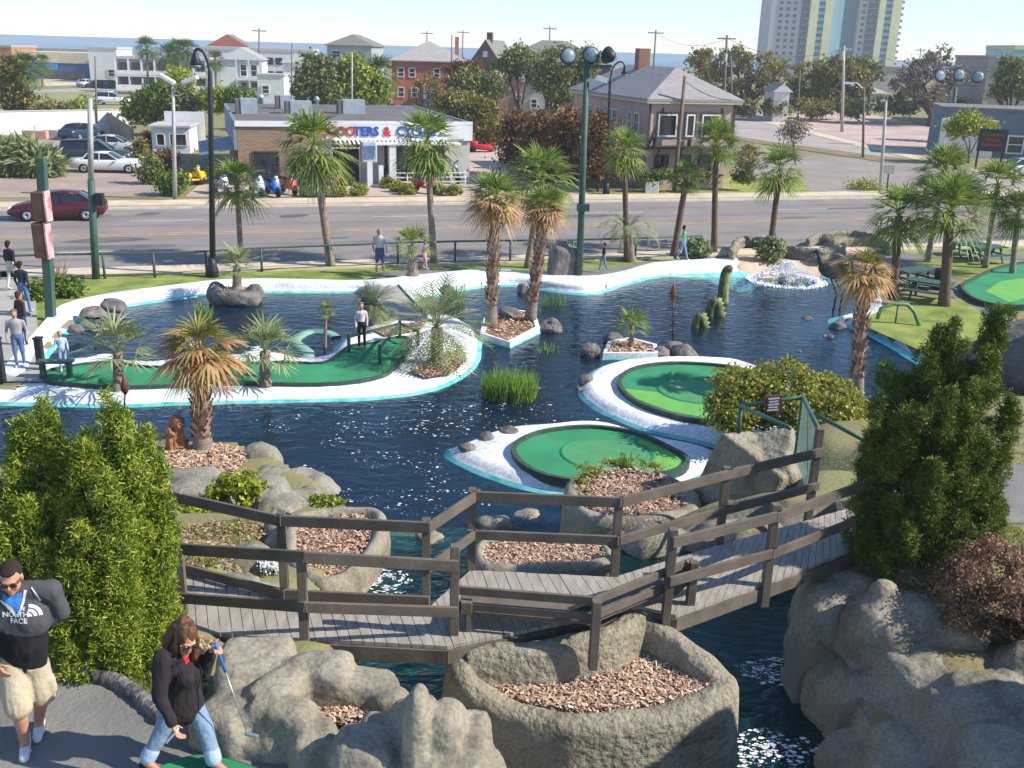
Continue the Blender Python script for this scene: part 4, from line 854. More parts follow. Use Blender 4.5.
# ------------------------------------------------------------------ junipers
m_jun = leafmat('juniper_green', ['#2c400e', '#506a18', '#7d9228', '#a6b03e', '#d6c468'], .2, .6, 4.5)
m_jund = leafmat('juniper_dark', ['#26380f', '#3d5518', '#587020', '#7d8c36', '#a89a4c'], .2, .6, 4.5)
m_bark = mat('bark', '#5b4a3c', .95, .35, 8, .7, 25)
def juniper(label, base, z, L, m_, seed, tuft=300, yoff=None, bl=.045, bw=.0095, core=True):
    p = Z(base[0], base[1], z); root = empty('juniper', p, 0, label, 'juniper'); r = random.Random(seed); out = []; b = MB()
    for tx, ty, dy, ln, rd in L:
        t = Y(tx, ty, p.y+dy)-p; bs = Vector((t.x*.72, t.y*.6, max(.05, t.z-ln))); ax = t-bs
        b.tube([(0, 0, -.05), (bs.x*.5, bs.y*.5, bs.z*.35), tuple(bs), tuple(bs.lerp(t, .7))], [.045, .035, .022, .006], 6)
        for k in range(int(5+ln*5)):
            f = 1 if k == 0 else r.uniform(.05, .92)**.9; q = bs+ax*f; sl = r.uniform(.22, .44)*(1 if k else 1.6); az = r.uniform(0, 6.283); o_ = Vector((math.cos(az), math.sin(az), 0))*rd*(1.65-1.15*f)*r.uniform(.55, 1.3)*(0 if k == 0 else 1)
            tp = q+o_+Vector((0, 0, 0 if k == 0 else r.uniform(-.04, .2))); b0 = tp-Vector((o_.x*.6, o_.y*.6, sl)); b0.z = max(.03, b0.z); tp.z = max(tp.z, b0.z+.12); out.append((tuple(tp), tuple(b0), r.uniform(.07, .11)))
    b.build('trunk', m_bark, root); link('crown', np_mesh('crown', *plumes(seed, out, tuft*.8, 13, bl, bw)), m_, root); return root
juniper('bright green juniper cut by the left edge of the picture', (-5, 640), 3.4, [(42, 398, .3, 1.5, .2), (18, 418, .2, 1.5, .22), (70, 455, .3, 1.2, .2), (-25, 420, 0, 1.6, .25), (55, 490, .0, 1.2, .22), (25, 500, -.2, 1.3, .25), (-10, 520, -.4, 1.2, .28), (45, 540, -.3, 1.0, .2), (12, 470, .1, 1.4, .25), (-40, 540, -.3, 1.2, .3), (20, 560, -.35, .9, .2)], m_jun, 11)
juniper('bright green juniper of many plumes, the tall middle one behind the man', (95, 648), 3.4, [(106, 392, .3, 1.5, .19), (88, 430, .2, 1.4, .2), (125, 440, .2, 1.5, .2), (78, 445, .1, 1.3, .2), (100, 470, -.1, 1.4, .23), (66, 505, -.1, 1.2, .22), (118, 500, -.2, 1.3, .22), (90, 530, -.3, 1.2, .24), (60, 560, -.3, 1.0, .22), (112, 560, -.4, 1.1, .22), (84, 585, -.45, .9, .22), (60, 610, -.5, .7, .2), (104, 620, -.5, .7, .2), (130, 600, -.4, .8, .2), (75, 640, -.55, .5, .2), (120, 650, -.55, .5, .2)], m_jun, 12)
juniper('bright green juniper with yellow tips at the left end of the bridge', (140, 640), 3.35, [(145, 427, .3, 1.4, .18), (133, 440, .2, 1.4, .18), (123, 425, .4, 1.4, .17), (158, 490, .1, 1.2, .15), (143, 520, 0, 1.1, .18), (163, 545, -.05, 1.0, .13), (128, 540, -.2, 1.1, .2), (151, 580, -.2, .8, .16), (133, 610, -.35, .7, .18), (161, 610, -.2, .35, .08), (153, 625, -.3, .4, .1), (113, 590, -.4, .9, .2)], m_jun, 13)
juniper('low juniper sprawling over the stone edging behind the woman', (105, 668), 3.45, [(75, 655, -.1, .4, .2), (100, 645, -.1, .45, .2), (128, 650, -.1, .4, .18), (150, 660, -.05, .4, .15), (60, 640, 0, .5, .2), (165, 598, .6, .5, .08)], m_jun, 14)
juniper('large dark juniper standing at the right end of the bridge', (916, 560), 3.05, [
    (1000, 306, .3, 1.9, .2), (990, 345, .0, 1.6, .22), (955, 318, .2, 1.8, .22), (938, 330, .3, 1.8, .22), (925, 345, .1, 1.7, .22), (905, 375, .3, 1.6, .2), (887, 362, .2, 1.6, .16), (880, 395, .0, 1.5, .2), (868, 440, .2, 1.2, .2), (860, 480, .1, 1.0, .18), (1010, 395, .1, 1.5, .2), (975, 380, -.3, 1.5, .24), (945, 390, -.4, 1.5, .24), (915, 405, -.4, 1.4, .24), (895, 440, -.4, 1.2, .22), (985, 430, -.3, 1.2, .22),
    (1005, 450, .0, 1.1, .2), (960, 450, -.5, 1.2, .24), (930, 460, -.6, 1.1, .24), (870, 500, -.2, .8, .18), (990, 480, -.2, .8, .2), (900, 500, -.5, .8, .22), (960, 500, -.5, .8, .22), (880, 545, -.4, .5, .2), (930, 515, -.5, .6, .2), (1000, 500, .1, .6, .16), (862, 530, -.1, .5, .16), (970, 360, .4, 1.8, .22)], m_jund, 15, 330)
# ------------------------------------------------------------------ buildings
def fx(root, lx, ly, lz=0): return root.matrix_basis @ Vector((lx, ly, lz))
def bld(name, label, cat, loc, rz):
    r = empty(name, loc, rz, label, cat); return r
def part(name, root, m_, *boxes, bevel=0):
    b = MB()
    for x0, x1, y0, y1, z0, z1 in boxes: b.box(((x0+x1)/2, (y0+y1)/2, (z0+z1)/2), (x1-x0, y1-y0, z1-z0))
    return b.build(name, m_, root, bevel)
m_pane = glassmat(); m_wfr = mat('window_frame_white', '#d9d6cf', .6, .06, 3); m_dkfr = mat('dark_timber', '#4b3a33', .85, .2, 4)
WCACHE = {}
def window(root, x, y, z, w_, h_, ax='x', fr=None, pane=None, mull=1, mz=0, name='window', t=.07):
    """frame with pane as its child; ax x: lies along x and faces -y; ax y: lies along y and faces -x; ax X: faces +x"""
    fr = fr or m_wfr; pane = pane or m_pane; key = (round(w_, 2), round(h_, 2), fr.name, pane.name, mull, mz, t)
    if key not in WCACHE:
        b = MB()
        for s_ in (-1, 1): b.box((s_*(w_/2-t/2), 0, 0), (t, .1, h_)); b.box((0, 0, s_*(h_/2-t/2)), (w_-2*t-.002, .1, t))
        for k in range(1, mull): b.box((-w_/2+w_*k/mull, .01, 0), (t*.6, .07, h_-2*t-.002))
        for k in range(mz): b.box((0, .012, -h_/2+h_*(k+1)/(mz+1)), (w_-2*t-.004, .065, t*.6))
        me = b.mesh('window'); me.materials.append(fr); b = MB(); b.box((0, .03, 0), (w_-t, .03, h_-t)); mp = b.mesh('pane'); mp.materials.append(pane); WCACHE[key] = (me, mp)
    me, mp = WCACHE[key]; o = bpy.data.objects.new(name, me); C.objects.link(o); o.parent = root; o.location = (x, y, z)
    o.rotation_euler = (0, 0, {'x': 0, 'y': -math.pi/2, 'X': math.pi/2}[ax])
    p = bpy.data.objects.new('pane', mp); C.objects.link(p); p.parent = o; return o
def hip(name, root, m_, x0, x1, y0, y1, z, h, over=.45, inset=None, axis='y', thick=.16):
    x0 -= over; x1 += over; y0 -= over; y1 += over; w_ = (x1-x0) if axis == 'y' else (y1-y0); i = w_/2 if inset is None else inset
    if axis == 'y': a, c_ = ((x0+x1)/2, y0+i), ((x0+x1)/2, y1-i)
    else: a, c_ = (x0+i, (y0+y1)/2), (x1-i, (y0+y1)/2)
    v = [(x0, y0, z), (x1, y0, z), (x1, y1, z), (x0, y1, z), (x0, y0, z+thick), (x1, y0, z+thick), (x1, y1, z+thick), (x0, y1, z+thick), (a[0], a[1], z+h), (c_[0], c_[1], z+h)]
    f = [(3, 2, 1, 0), (0, 1, 5, 4), (1, 2, 6, 5), (2, 3, 7, 6), (3, 0, 4, 7)]
    f += [(4, 5, 8), (5, 6, 9, 8), (6, 7, 9), (7, 4, 8, 9)] if axis == 'y' else [(4, 5, 9, 8), (5, 6, 9), (6, 7, 8, 9), (7, 4, 8)]
    b = MB(); b.add(v, f); return b.build(name, m_, root)
def px_on(root, a, b_):
    """where the pixel ray meets the building's front plane, in its local coordinates"""
    d = ray(a, b_); M = root.matrix_basis; n = M.to_3x3() @ Vector((0, 1, 0)); t = (M.translation-CAM).dot(n)/d.dot(n); return M.inverted() @ (CAM+d*t)
m_brick = brickmat('shop_brick', '#8f7258', '#7c6450', '#a08c78', 2.6); m_white = m_white
m_sid = mat('grey_white_siding', '#b9b5ae', .8, .08, 1.5); m_roofd = mat('flat_roof_felt', '#6b655f', .95, .2, .5, .2, 8); m_wpaint = mat('white_building_paint', '#dcdad4', .8, .06, 1.0); m_metal = mat('galvanised', '#a6adb2', .5, .12, 2, metal=.3)
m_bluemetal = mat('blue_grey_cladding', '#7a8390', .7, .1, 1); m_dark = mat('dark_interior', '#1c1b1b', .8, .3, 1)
# --- scooter shop
bz = Z(240, 186, G); shop = bld('shop', 'low brick scooter rental shop with flat roof and red and blue sign', 'shop', bz, rad(17.5)); bpy.context.view_layer.update()
W, D, H = 15.6, 18.0, 4.15
part('wall', shop, m_brick, (0, 5.4, 0, D, 0, H-.25), (5.4, W, .6, D, 0, H-.02-.9))
for q_ in ((5.42, 6.1, .3, .58, 0, 3.2), (7.9, 9.6, .3, .58, 0, 3.2), (13.8, W-.02, .3, .58, 0, 3.2), (9.62, 13.78, .32, .58, 0, .8)): part('siding', shop, m_sid, q_)
part('fascia', shop, m_wpaint, (-.12, 5.4, -.14, .0, H-.35, H), (5.4, W+.12, .1, .3, H-.2, H+.02), (5.4, W+.12, .12, .28, H-1.25, H-.2))
part('roof', shop, m_roofd, (0, W, .3, D, H-.25, H-.08)); part('parapet', shop, m_bluemetal, (-.22, -.02, -.02, D, 2.3, H+.05), (-.22, W, D, D+.2, 2, H+.05), (W-.2, W, .6, D, 3.2, H+.0))
b = MB(); b.add([(-.25, .4, 2.3), (-.25, 9, 2.3), (-2.4, 9, 1.95), (-2.4, .4, 1.95), (-.25, .4, 2.42), (-.25, 9, 2.42), (-2.4, 9, 2.05), (-2.4, .4, 2.05)], [(0, 1, 2, 3), (7, 6, 5, 4), (0, 3, 7, 4), (1, 5, 6, 2), (3, 2, 6, 7), (0, 4, 5, 1)]); b.build('side_canopy', m_bluemetal, shop)
b = MB()
for k in range(26): b.box((6.3+k*.29, -.25, 2.86-.0), (.15, .95, .05), rx=.25)
b.box((10, .06, 2.98), (7.8, .1, .12)); b.build('awning', m_wpaint, shop)
for x, z, w_, h_ in ((1.75, 1.35, 1.7, 1.75), (4.35, 1.35, 1.5, 1.75)): window(shop, x, -.06, z, w_, h_, fr=m_dkfr)
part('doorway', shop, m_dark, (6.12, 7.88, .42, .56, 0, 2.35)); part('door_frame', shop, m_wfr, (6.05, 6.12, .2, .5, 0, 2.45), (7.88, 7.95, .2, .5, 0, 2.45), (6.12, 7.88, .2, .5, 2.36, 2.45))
for x in (10.4, 11.6, 12.8): window(shop, x, .28, 1.75, 1.15, 1.7)
part('pillar', shop, m_wpaint, (9.7, 10.15, -1.1, -.65, 0, 2.8)); part('porch_roof', shop, m_wpaint, (8.6, 14.6, -1.2, .08, 2.72, 2.84))
b = MB()
for z in (.35, .65, .95): b.box((12.3, -1.6, z), (5.2, .05, .07))
for k in range(6): b.box((9.8+k*1.0, -1.6, .55), (.07, .055, 1.1))
b.build('railing', m_wpaint, shop)
sign = part('signboard', shop, m_wpaint, (5.7, 15.2, .04, .1, H-1.12, H-.22)); m_sred = mat('sign_red', '#cf2a22', .5, .08, 2); m_sblu = mat('sign_blue', '#1f4fa8', .5, .08, 2)
for txt, x, m_ in (('SCOO', 6.55, m_sred), ('TERS', 8.35, m_sblu), ('&', 9.75, m_sred), ('CYCLES', 11.75, m_sblu)):
    me = text_mesh(txt, 1.0, .03); o = link('lettering', me, m_, sign); o.rotation_euler = (rad(90), 0, 0); o.location = (x, .0, H-.67); o.scale = (.78, .84, 1)
for a, b_, w_, d_, h_ in ((247, 114, 1.5, 1.4, 1.05), (284, 109, 1.2, 1.2, 1.0), (299, 114, 1.9, 1.2, .9), (352, 114, 2.0, 1.3, 1.0)):
    p = shop.matrix_basis.inverted() @ Z(a, b_, G+H-.08); u = part('roof_unit', shop, m_metal, (p.x-w_/2+.35, p.x+w_/2, p.y, p.y+d_, H-.08, H-.08+h_)); part('fan_grille', u, m_roofd, (p.x-w_/2, p.x-w_/2+.345, p.y+.05, p.y+d_-.05, H-.07, H-.12+h_))
for a, b_, r_ in ((261, 104, .3), (317, 106, .22)):
    p = shop.matrix_basis.inverted() @ Z(a, b_, G+H-.08); b = MB(); b.lathe([(r_*.7, 0), (r_*.7, .4), (r_, .45), (r_*.9, .65), (r_*.3, .8)], (p.x, p.y, H-.08), 12); b.build('vent', m_metal, shop)
# round sign standing in front
p = shop.matrix_basis.inverted() @ Z(370, 187, G); post_sign = empty('pole_sign', Z(370, 187, G), rad(17), 'white post sign board in front of the shop door', 'sign')
b = MB(); b.box((0, 0, .9), (.35, .25, 1.8)); b.box((.75, 0, .7), (.3, .25, 1.4)); b.build('post', m_wpaint, post_sign); b = MB(); b.box((.0, -.02, 2.3), (1.0, .22, 1.4)); b.build('board', mat('sign_grey_blue', '#b3b8bd', .6, .15, 2), post_sign, .08)
b = MB(); b.box((0, -.17, 2.55), (.75, .04, .3)); b.box((0, -.17, 2.1), (.65, .04, .4)); b.build('sign_panel', mat('sign_blue_faded', '#5b7391', .6, .3, 3), post_sign)
# --- white shed beside the shop
q = Z(153, 153, G); shed = bld('shed', 'small white flat roofed kiosk left of the brick shop', 'shed', q, rad(8))
part('wall', shed, m_wpaint, (0, 3.0, 0, 4, 0, 2.1)); part('roof', shed, m_sid, (-.2, 3.2, -.25, 4.2, 2.1, 2.25)); part('back_wall', shed, m_wpaint, (.3, 3.6, 4.3, 4.45, 0, 3.1)); window(shed, 2.1, -.05, 1.1, 1.4, 1.0, fr=m_wfr); window(shed, .7, -.05, 1.1, .7, 1.0, fr=m_wfr)
# --- pink house
q = Z(645, 203, G); q.x = 8.75; q.y = 69.8; pink = bld('house', 'pink two storey house with grey hip roof and dark timber trim', 'house', q, rad(17)); bpy.context.view_layer.update()
m_pink = mat('pink_stucco', '#b1988c', .9, .08, .8, .15, 20); m_shing = mat('grey_shingle', '#97908b', .92, .12, 3, .3, 20); m_eave = mat('pale_eave', '#b9b596', .8, .08, 2)
PW, PD, PHH = 6.35, 15.0, 5.8
part('wall', pink, m_pink, (0, PW, 0, PD, 2.85, PHH), (.25, PW-.2, .6, PD, 0, 2.85)); part('plinth', pink, m_pink, (.2, PW-.15, .45, .595, 0, .9)); part('plinth_cap', pink, m_dkfr, (.18, PW-.13, .42, .598, .9, .97))
part('eave', pink, m_eave, (-.38, PW+.38, -.38, PD+.38, PHH, PHH+.14)); rf = hip('roof', pink, m_shing, 0, PW, 0, PD, PHH+.142, 2.15, .42)
ch = part('chimney', rf, brickmat('chimney_brick', '#8c5a48', '#7c4c3c', '#9c8878', 4), (2.6, 3.5, 8.4, 9.2, 7.2, 9.3))
b = MB()
for x in (0, PW): b.bar((x, -.05, 2.85), (x, -.05, PHH), .14, .06, (0, 1, 0))
for a, c_ in (((.08, 3.0), (1.0, 5.5)), ((PW-.08, 3.0), (PW-1.0, 5.5))): b.bar((a[0], -.05, a[1]), (c_[0], -.05, c_[1]), .12, .05, (0, 1, 0))
b.bar((-.05, -.06, 2.88), (PW+.05, -.06, 2.88), .18, .16)
for x in (.9, 2.6, 4.2, 5.5): b.bar((x, -.02, 2.8), (x, .55, 1.95), .1, .1); b.bar((x, .55, 2.0), (x, .55, 1.0), .1, .1, (0, 1, 0))
b.build('timber_trim', m_dkfr, pink)
for x, z, w_, h_ in ((1.35, 4.35, 1.4, 1.5), (3.05, 4.35, .65, 1.5), (4.6, 4.35, 1.4, 1.5)): o = window(pink, x, -.06, z, w_, h_, fr=m_wfr, t=.1); part('window_trim', pink, m_dkfr, (x-w_/2-.12, x-w_/2-.003, -.1, -.01, z-h_/2, z+h_/2), (x+w_/2+.003, x+w_/2+.12, -.1, -.01, z-h_/2, z+h_/2), (x-w_/2-.12, x+w_/2+.12, -.1, -.01, z+h_/2+.003, z+h_/2+.13))
for x in (1.4, 3.1, 4.7): window(pink, x, .54, 1.75, 1.0, 1.2, fr=m_dkfr)
for y, w_ in ((2.0, .9), (3.2, .7), (6.0, .9), (7.0, .7), (9.5, .9), (11.2, .7)): window(pink, -.05, y, 4.4, w_, 1.3, 'y', fr=m_wfr, mull=2, mz=1)
part('balcony_rail', pink, m_dkfr, (.3, .36, -.6, -.1, 2.95, 3.6), (2.9, 2.96, -.6, -.1, 2.95, 3.6), (.3, 2.96, -.66, -.6, 3.5, 3.6)); part('balcony_slab', pink, m_dkfr, (.2, 3.05, -.7, -.1, 2.97, 3.03))
for lab, a in (('pale utility cabinet beside the pink house shrubs, left of two', 648), ('pale utility cabinet beside the pink house shrubs, right of two', 655)):
    o = part('utility_cabinet', None, m_wpaint, (-.22, .22, -.2, .2, 0, .75), bevel=.03); o.location = Z(a, 193, G); tag(o, lab, 'cabinet')
# --- red brick block, brown gabled house and others behind
m_redb = brickmat('red_brick', '#b85c44', '#aa503a', '#b58a74', 2); m_brownb = brickmat('brown_brick', '#6f544b', '#634840', '#857068', 2); m_slate = mat('pale_slate', '#a39c94', .9, .1, 1.5); m_slated = mat('dark_slate', '#77766b', .9, .12, 1.5)
def simple(name, label, cat, a0, a1, ybase, ytop, Yd, depth, rz, m_, roof=('hip', m_slate, 2), wins=(), fr=None, z0=G):
    """a background building standing at depth Yd between pixel columns a0 and a1"""
    p0 = Y(a0, ybase, Yd); p0.z = z0; zt = Y((a0+a1)/2, ytop, Yd).z-z0; w_ = (Y(a1, ybase, Yd).x-p0.x)/math.cos(rz); r = bld(name, label, cat, p0, rz)
    part('wall', r, m_, (0, w_, 0, depth, -.2, zt))
    if roof[0] == 'hip': hip('roof', r, roof[1], 0, w_, 0, depth, zt+.003, roof[2], .5, axis='x' if w_ > depth else 'y')
    elif roof[0] == 'flat': part('roof', r, roof[1], (-.15, w_+.15, -.15, depth+.15, zt+.003, zt+roof[2]))
    elif roof[0] == 'gablex' or roof[0] == 'gabley':
        h = roof[2]; o_ = .4; b = MB()
        if roof[0] == 'gablex': v = [(-o_, -o_, zt), (w_+o_, -o_, zt), (w_+o_, depth+o_, zt), (-o_, depth+o_, zt), (-o_, depth/2, zt+h), (w_+o_, depth/2, zt+h)]; f = [(0, 1, 5, 4), (3, 4, 5, 2), (0, 3, 2, 1)]; g = [(0, 4, 3), (1, 2, 5)]
        else: v = [(-o_, -o_, zt), (w_+o_, -o_, zt), (w_+o_, depth+o_, zt), (-o_, depth+o_, zt), (w_/2, -o_, zt+h), (w_/2, depth+o_, zt+h)]; f = [(0, 4, 5, 3), (1, 2, 5, 4), (0, 3, 2, 1)]; g = [(0, 1, 4), (2, 3, 5)]
        b.add(v, f); b.cur = 1; b.add(v, g); b.build('roof', [roof[1], m_], r)
    for (fx_, fz, ww, wh) in wins: window(r, w_*fx_, -.06, zt*fz, ww, wh, fr=fr or m_wfr, mull=1, mz=1, t=.14)
    return r, w_, zt
r, w_, zt = simple('brick_block', 'two storey red brick building with pale hip roof behind the shop', 'building', 392, 466, 94, 62, 165, 12, rad(6), m_redb, ('hip', m_slate, 3.2), [(.12, .75, 1.1, 1.5), (.27, .75, 1.1, 1.5), (.6, .75, 1.1, 1.5), (.12, .3, 1.1, 1.6), (.3, .3, 1.1, 1.6), (.85, .75, 1.1, 1.5)])
part('porch', r, m_sid, (w_*.42, w_*.55, -1.5, -.02, 0, zt*.42)); part('chimney', r, m_redb, (w_*.86, w_*.91, 5, 6, zt+.2, zt+3.9))
r, w_, zt = simple('gabled_house', 'dark brown brick house with steep grey gable behind the oaks', 'house', 470, 500, 90, 66, 150, 16, rad(-8), m_brownb, ('gabley', m_slated, 3.6), [(.3, .6, .8, 1.5), (.55, .6, .8, 1.5), (.8, .6, .8, 1.5)]); part('attic_window', r, m_wfr, (w_*.43, w_*.57, -.5, -.4, zt+1.2, zt+2.0)); part('side_wing', r, m_brownb, (w_, w_+7, 1, 12, 0, zt*.75)); part('chimney', r, m_brownb, (w_*.5-.4, w_*.5+.4, 3, 4, zt+3.0, zt+4.6))
simple('long_roof_house', 'long low grey roofed house behind the gabled brick one', 'house', 500, 610, 90, 66, 172, 14, rad(2), m_brownb, ('hip', m_slated, 4))
simple('garage', 'small pink walled annexe right of the gabled brick house', 'building', 497, 528, 100, 78, 140, 6, rad(0), mat('annexe_pink', '#a88375', .9, .1, 1), ('gablex', m_slate, 1), [(.7, .5, .9, 1.2)])
simple('grey_shed', 'pale blue grey cottage between the two live oaks', 'house', 523, 545, 100, 82, 130, 6, rad(0), m_sid, ('gabley', m_slated, 1.4), [(.5, .5, .9, 1.2)])
simple('warehouse', 'grey metal sided hall beyond the yellow green tree', 'building', 328, 372, 80, 46, 230, 20, rad(0), mat('metal_siding', '#9aa0a0', .7, .1, 1, stretch=(8, 1, 1)), ('hip', m_slated, 2.5), [(.2, .8, 2, 1.5)])
MOT = rad(10)
r, w_, zt = simple('motel', 'long white two storey motel with balcony walkways, far left', 'motel', 119, 204, 91, 60, 190, 10, MOT, mat('motel_wall', '#8d9298', .8, .1, 1), ('flat', m_sid, .5))
n = 7
part('balcony', r, m_wpaint, (0, w_, -1.6, -.02, zt*.44, zt*.5), (0, w_, -1.65, -1.55, zt*.5, zt*.64)); part('ground_wall', r, m_wpaint, (0, w_, -2.4, -2.25, 0, zt*.18))
for k in range(n+1): part('column', r, m_wpaint, (w_*k/n-.12, w_*k/n+.12, -1.54, -1.3, 0, zt))
for k in range(n):
    for fz in (.3, .78): window(r, w_*(k+.5)/n, -.06, zt*fz, w_/n*.6, zt*.26, fr=m_dkfr, t=.1)
r, w_, zt = simple('balcony_house', 'white house with grey gable and two levels of porches', 'house', 222, 262, 93, 60, 175, 9, rad(8), m_wpaint, ('gabley', m_slate, 2.0), [(.55, .72, 1.2, 2), (.8, .72, 1.2, 2), (.55, .25, 1.2, 2), (.8, .25, 1.2, 2)]); part('porch', r, m_wpaint, (w_*.4, w_, -1.6, -.02, zt*.46, zt*.52))
for k in (.4, .7, .98): part('column', r, m_wpaint, (w_*k-.1, w_*k+.1, -1.58, -1.4, 0, zt))
simple('white_block', 'long white flat roofed building with square windows under the brick gable', 'building', 200, 312, 85, 51, 205, 10, rad(5), m_wpaint, ('flat', m_sid, .6), [(.1, .6, 1.4, 1.6), (.2, .6, 1.4, 1.6), (.62, .75, 1.3, 1.3), (.7, .75, 1.3, 1.3), (.62, .4, 1.3, 1.3), (.7, .4, 1.3, 1.3)], m_dkfr)
simple('gable_house', 'brick gable with grey roof rising behind the long white building', 'house', 206, 252, 80, 49, 240, 10, rad(8), m_redb, ('gabley', m_slated, 3.2), [(.5, .95, 1, 1)])
simple('white_house', 'small white house with dark gable right of the porch house', 'house', 284, 310, 93, 63, 165, 8, rad(5), m_wpaint, ('gabley', m_slated, 1.5), [(.5, .6, 1.2, 1.4), (.5, .25, 1, 1.4)])
simple('garage', 'low white garage with pale curved roof in front of the porch house', 'garage', 258, 284, 96, 76, 160, 6, rad(4), m_wpaint, ('flat', m_sid, .3), [(.3, .5, 1.2, 1.3)])
r, w_, zt = simple('store', 'long beige roofed store with blue front at far left', 'store', 22, 94, 79, 63, 225, 14, rad(3), mat('store_blue', '#3f5f93', .8, .2, 1), ('flat', mat('store_beige', '#cfc1a2', .85, .08, .6), 2.2)); part('blue_sign', r, mat('bright_blue_sign', '#3f8fd0', .5, .15, 1), (w_*.33, w_*.5, -.3, -.02, zt*.6, zt*.95)); part('display_window', r, m_pane, (w_*.3, w_*.86, -.06, -.0, 0.2, zt*.5))
simple('white_block', 'plain white windowless block right of the blue fronted store', 'building', 91, 119, 84, 49, 215, 10, rad(3), m_wpaint, ('flat', m_sid, .4), [(.75, .3, 1.5, 1.5)])
simple('long_roof_house', 'long tan roofed hall just below the sea at far left', 'building', 30, 88, 60, 51, 330, 15, rad(3), mat('tan_wall', '#b2a58e', .9, .1, 1), ('flat', m_slate, .8))
simple('orange_house', 'orange brick building cut by the left edge', 'building', -40, 14, 72, 47, 230, 12, rad(0), mat('orange_wall', '#b37b52', .9, .12, 1), ('flat', m_slate, .5), [(.7, .6, 1.6, 1.6)])
# right side
simple('cottage', 'small white cottage with porch under the big dark oak at right', 'house', 773, 788, 110, 92, 150, 6, rad(0), m_wpaint, ('gabley', m_slate, 1.2), [(.5, .5, .9, 1.2)])
simple('white_house', 'low white roofed house behind the yellow green trees at right', 'house', 842, 886, 108, 94, 190, 9, rad(8), m_sid, ('hip', m_slate, 2.2), [(.3, .5, 1.2, 1.4), (.7, .5, 1.2, 1.4)])
simple('long_roof_house', 'long low grey brown roof at the foot of the tower blocks', 'building', 838, 925, 88, 72, 300, 16, rad(5), mat('low_tan', '#a0968c', .9, .1, 1), ('flat', m_slated, 1.5))
simple('yellow_wall_house', 'pale yellow house wall behind the triple floodlight', 'house', 940, 970, 112, 88, 165, 8, rad(-20), mat('pale_yellow', '#cfcb8e', .9, .08, 1), ('flat', m_slate, .3), [(.6, .5, .8, 1.6)])
simple('grey_block', 'plain grey tan block behind the dark pine at right', 'building', 979, 1030, 120, 58, 150, 14, rad(-4), mat('grey_tan_wall', '#a39a90', .9, .08, .6), ('flat', m_slate, .3), [(.42, .9, 1.6, .8)])
r, w_, zt = simple('teal_block', 'teal glass building with cream canopy at the right edge', 'building', 1004, 1060, 110, 50, 230, 14, rad(0), mat('teal_glass', '#7fb5b8', .3, .15, .4), ('flat', mat('cream_roof', '#c9c79c', .8, .05, 1), .9))
r, w_, zt = simple('commercial_hall', 'low blue grey commercial building at the right edge', 'building', 937, 1100, 150, 111, 104, 9, rad(-15), mat('blue_grey_wall', '#64707e', .8, .08, .5), ('flat', m_slated, .25), [(.42, .3, 1.6, 1.8), (.6, .3, 1.6, 1.8)]); part('white_front', r, m_wpaint, (0, 5.0, -1.0, -.02, 0, zt*.8))
# tower blocks
m_twA = mat('tower_grey', '#b5b0a8', .8, .05, .1); m_twB = mat('tower_cream', '#e3d9a8', .8, .05, .1); m_twC = mat('tower_blue', '#8ab6c4', .6, .08, .1); m_twD = mat('tower_teal', '#57808a', .6, .1, .1); m_tww = mat('tower_window', '#4a5560', .3, .2, .3)
def tower(label, zones, Yd, H, wins, balcs):
    p0 = Y(zones[0][0], 66, Yd); p0.z = G; r = bld('tower_block', label, 'tower block', p0, 0); sx = lambda a: Y(a, 40, Yd).x-p0.x
    for k, (a0, a1, m_, pr) in enumerate(zones): part('facade', r, m_, (sx(a0), sx(a1), -pr, 22, 0, H))
    part('roof', r, m_twB, (sx(zones[0][0])-.5, sx(zones[-1][1])+.5, -2.5, 22.5, H, H+1.2))
    wm = MB(); wm.box((0, 0, 0), (1.7, .3, 1.5)); me = wm.mesh('window'); me.materials.append(m_tww)
    for a, pr in wins:
        for k in range(1, 17):
            o = bpy.data.objects.new('window', me); C.objects.link(o); o.parent = r; o.location = (sx(a), -pr-.02, 2.0+k*2.9)
    bm_ = MB(); bm_.box((0, 0, -.1), (3.4, 2.2, .2)); bm_.cur = 1; bm_.box((0, -1.02, .5), (3.4, .1, 1.0)); me2 = bm_.mesh('balcony'); me2.materials.append(m_twA); me2.materials.append(m_tww)
    for a, pr in balcs:
        for k in range(1, 17):
            o = bpy.data.objects.new('balcony', me2); C.objects.link(o); o.parent = r; o.location = (sx(a), -pr-1.1, .8+k*2.9)
    return r
tower('left tower block, grey with a cream and blue striped front, by the sea', [(768, 798, m_twA, 0), (798, 806, m_twD, -1), (806, 814, m_twB, 2), (814, 820.5, m_twC, 1.5), (820.5, 828, m_twB, 2), (828, 842, m_twC, -3)], 520, 52, [(778, 0), (785, 0), (792, 0), (815.8, 1.5), (818.7, 1.5)], [(802, -1)])
tower('right tower block, set back teal core and cream and blue front', [(842.3, 856, m_twD, -4), (856, 864, m_twA, 0), (864, 874, m_twD, -1), (874, 880, m_twB, 2), (880, 887, m_twC, 1.5), (887, 896, m_twB, 2)], 525, 52, [(860, 0), (882, 1.5), (885, 1.5)], [(867, -1), (871.5, -1), (897.5, -4)])
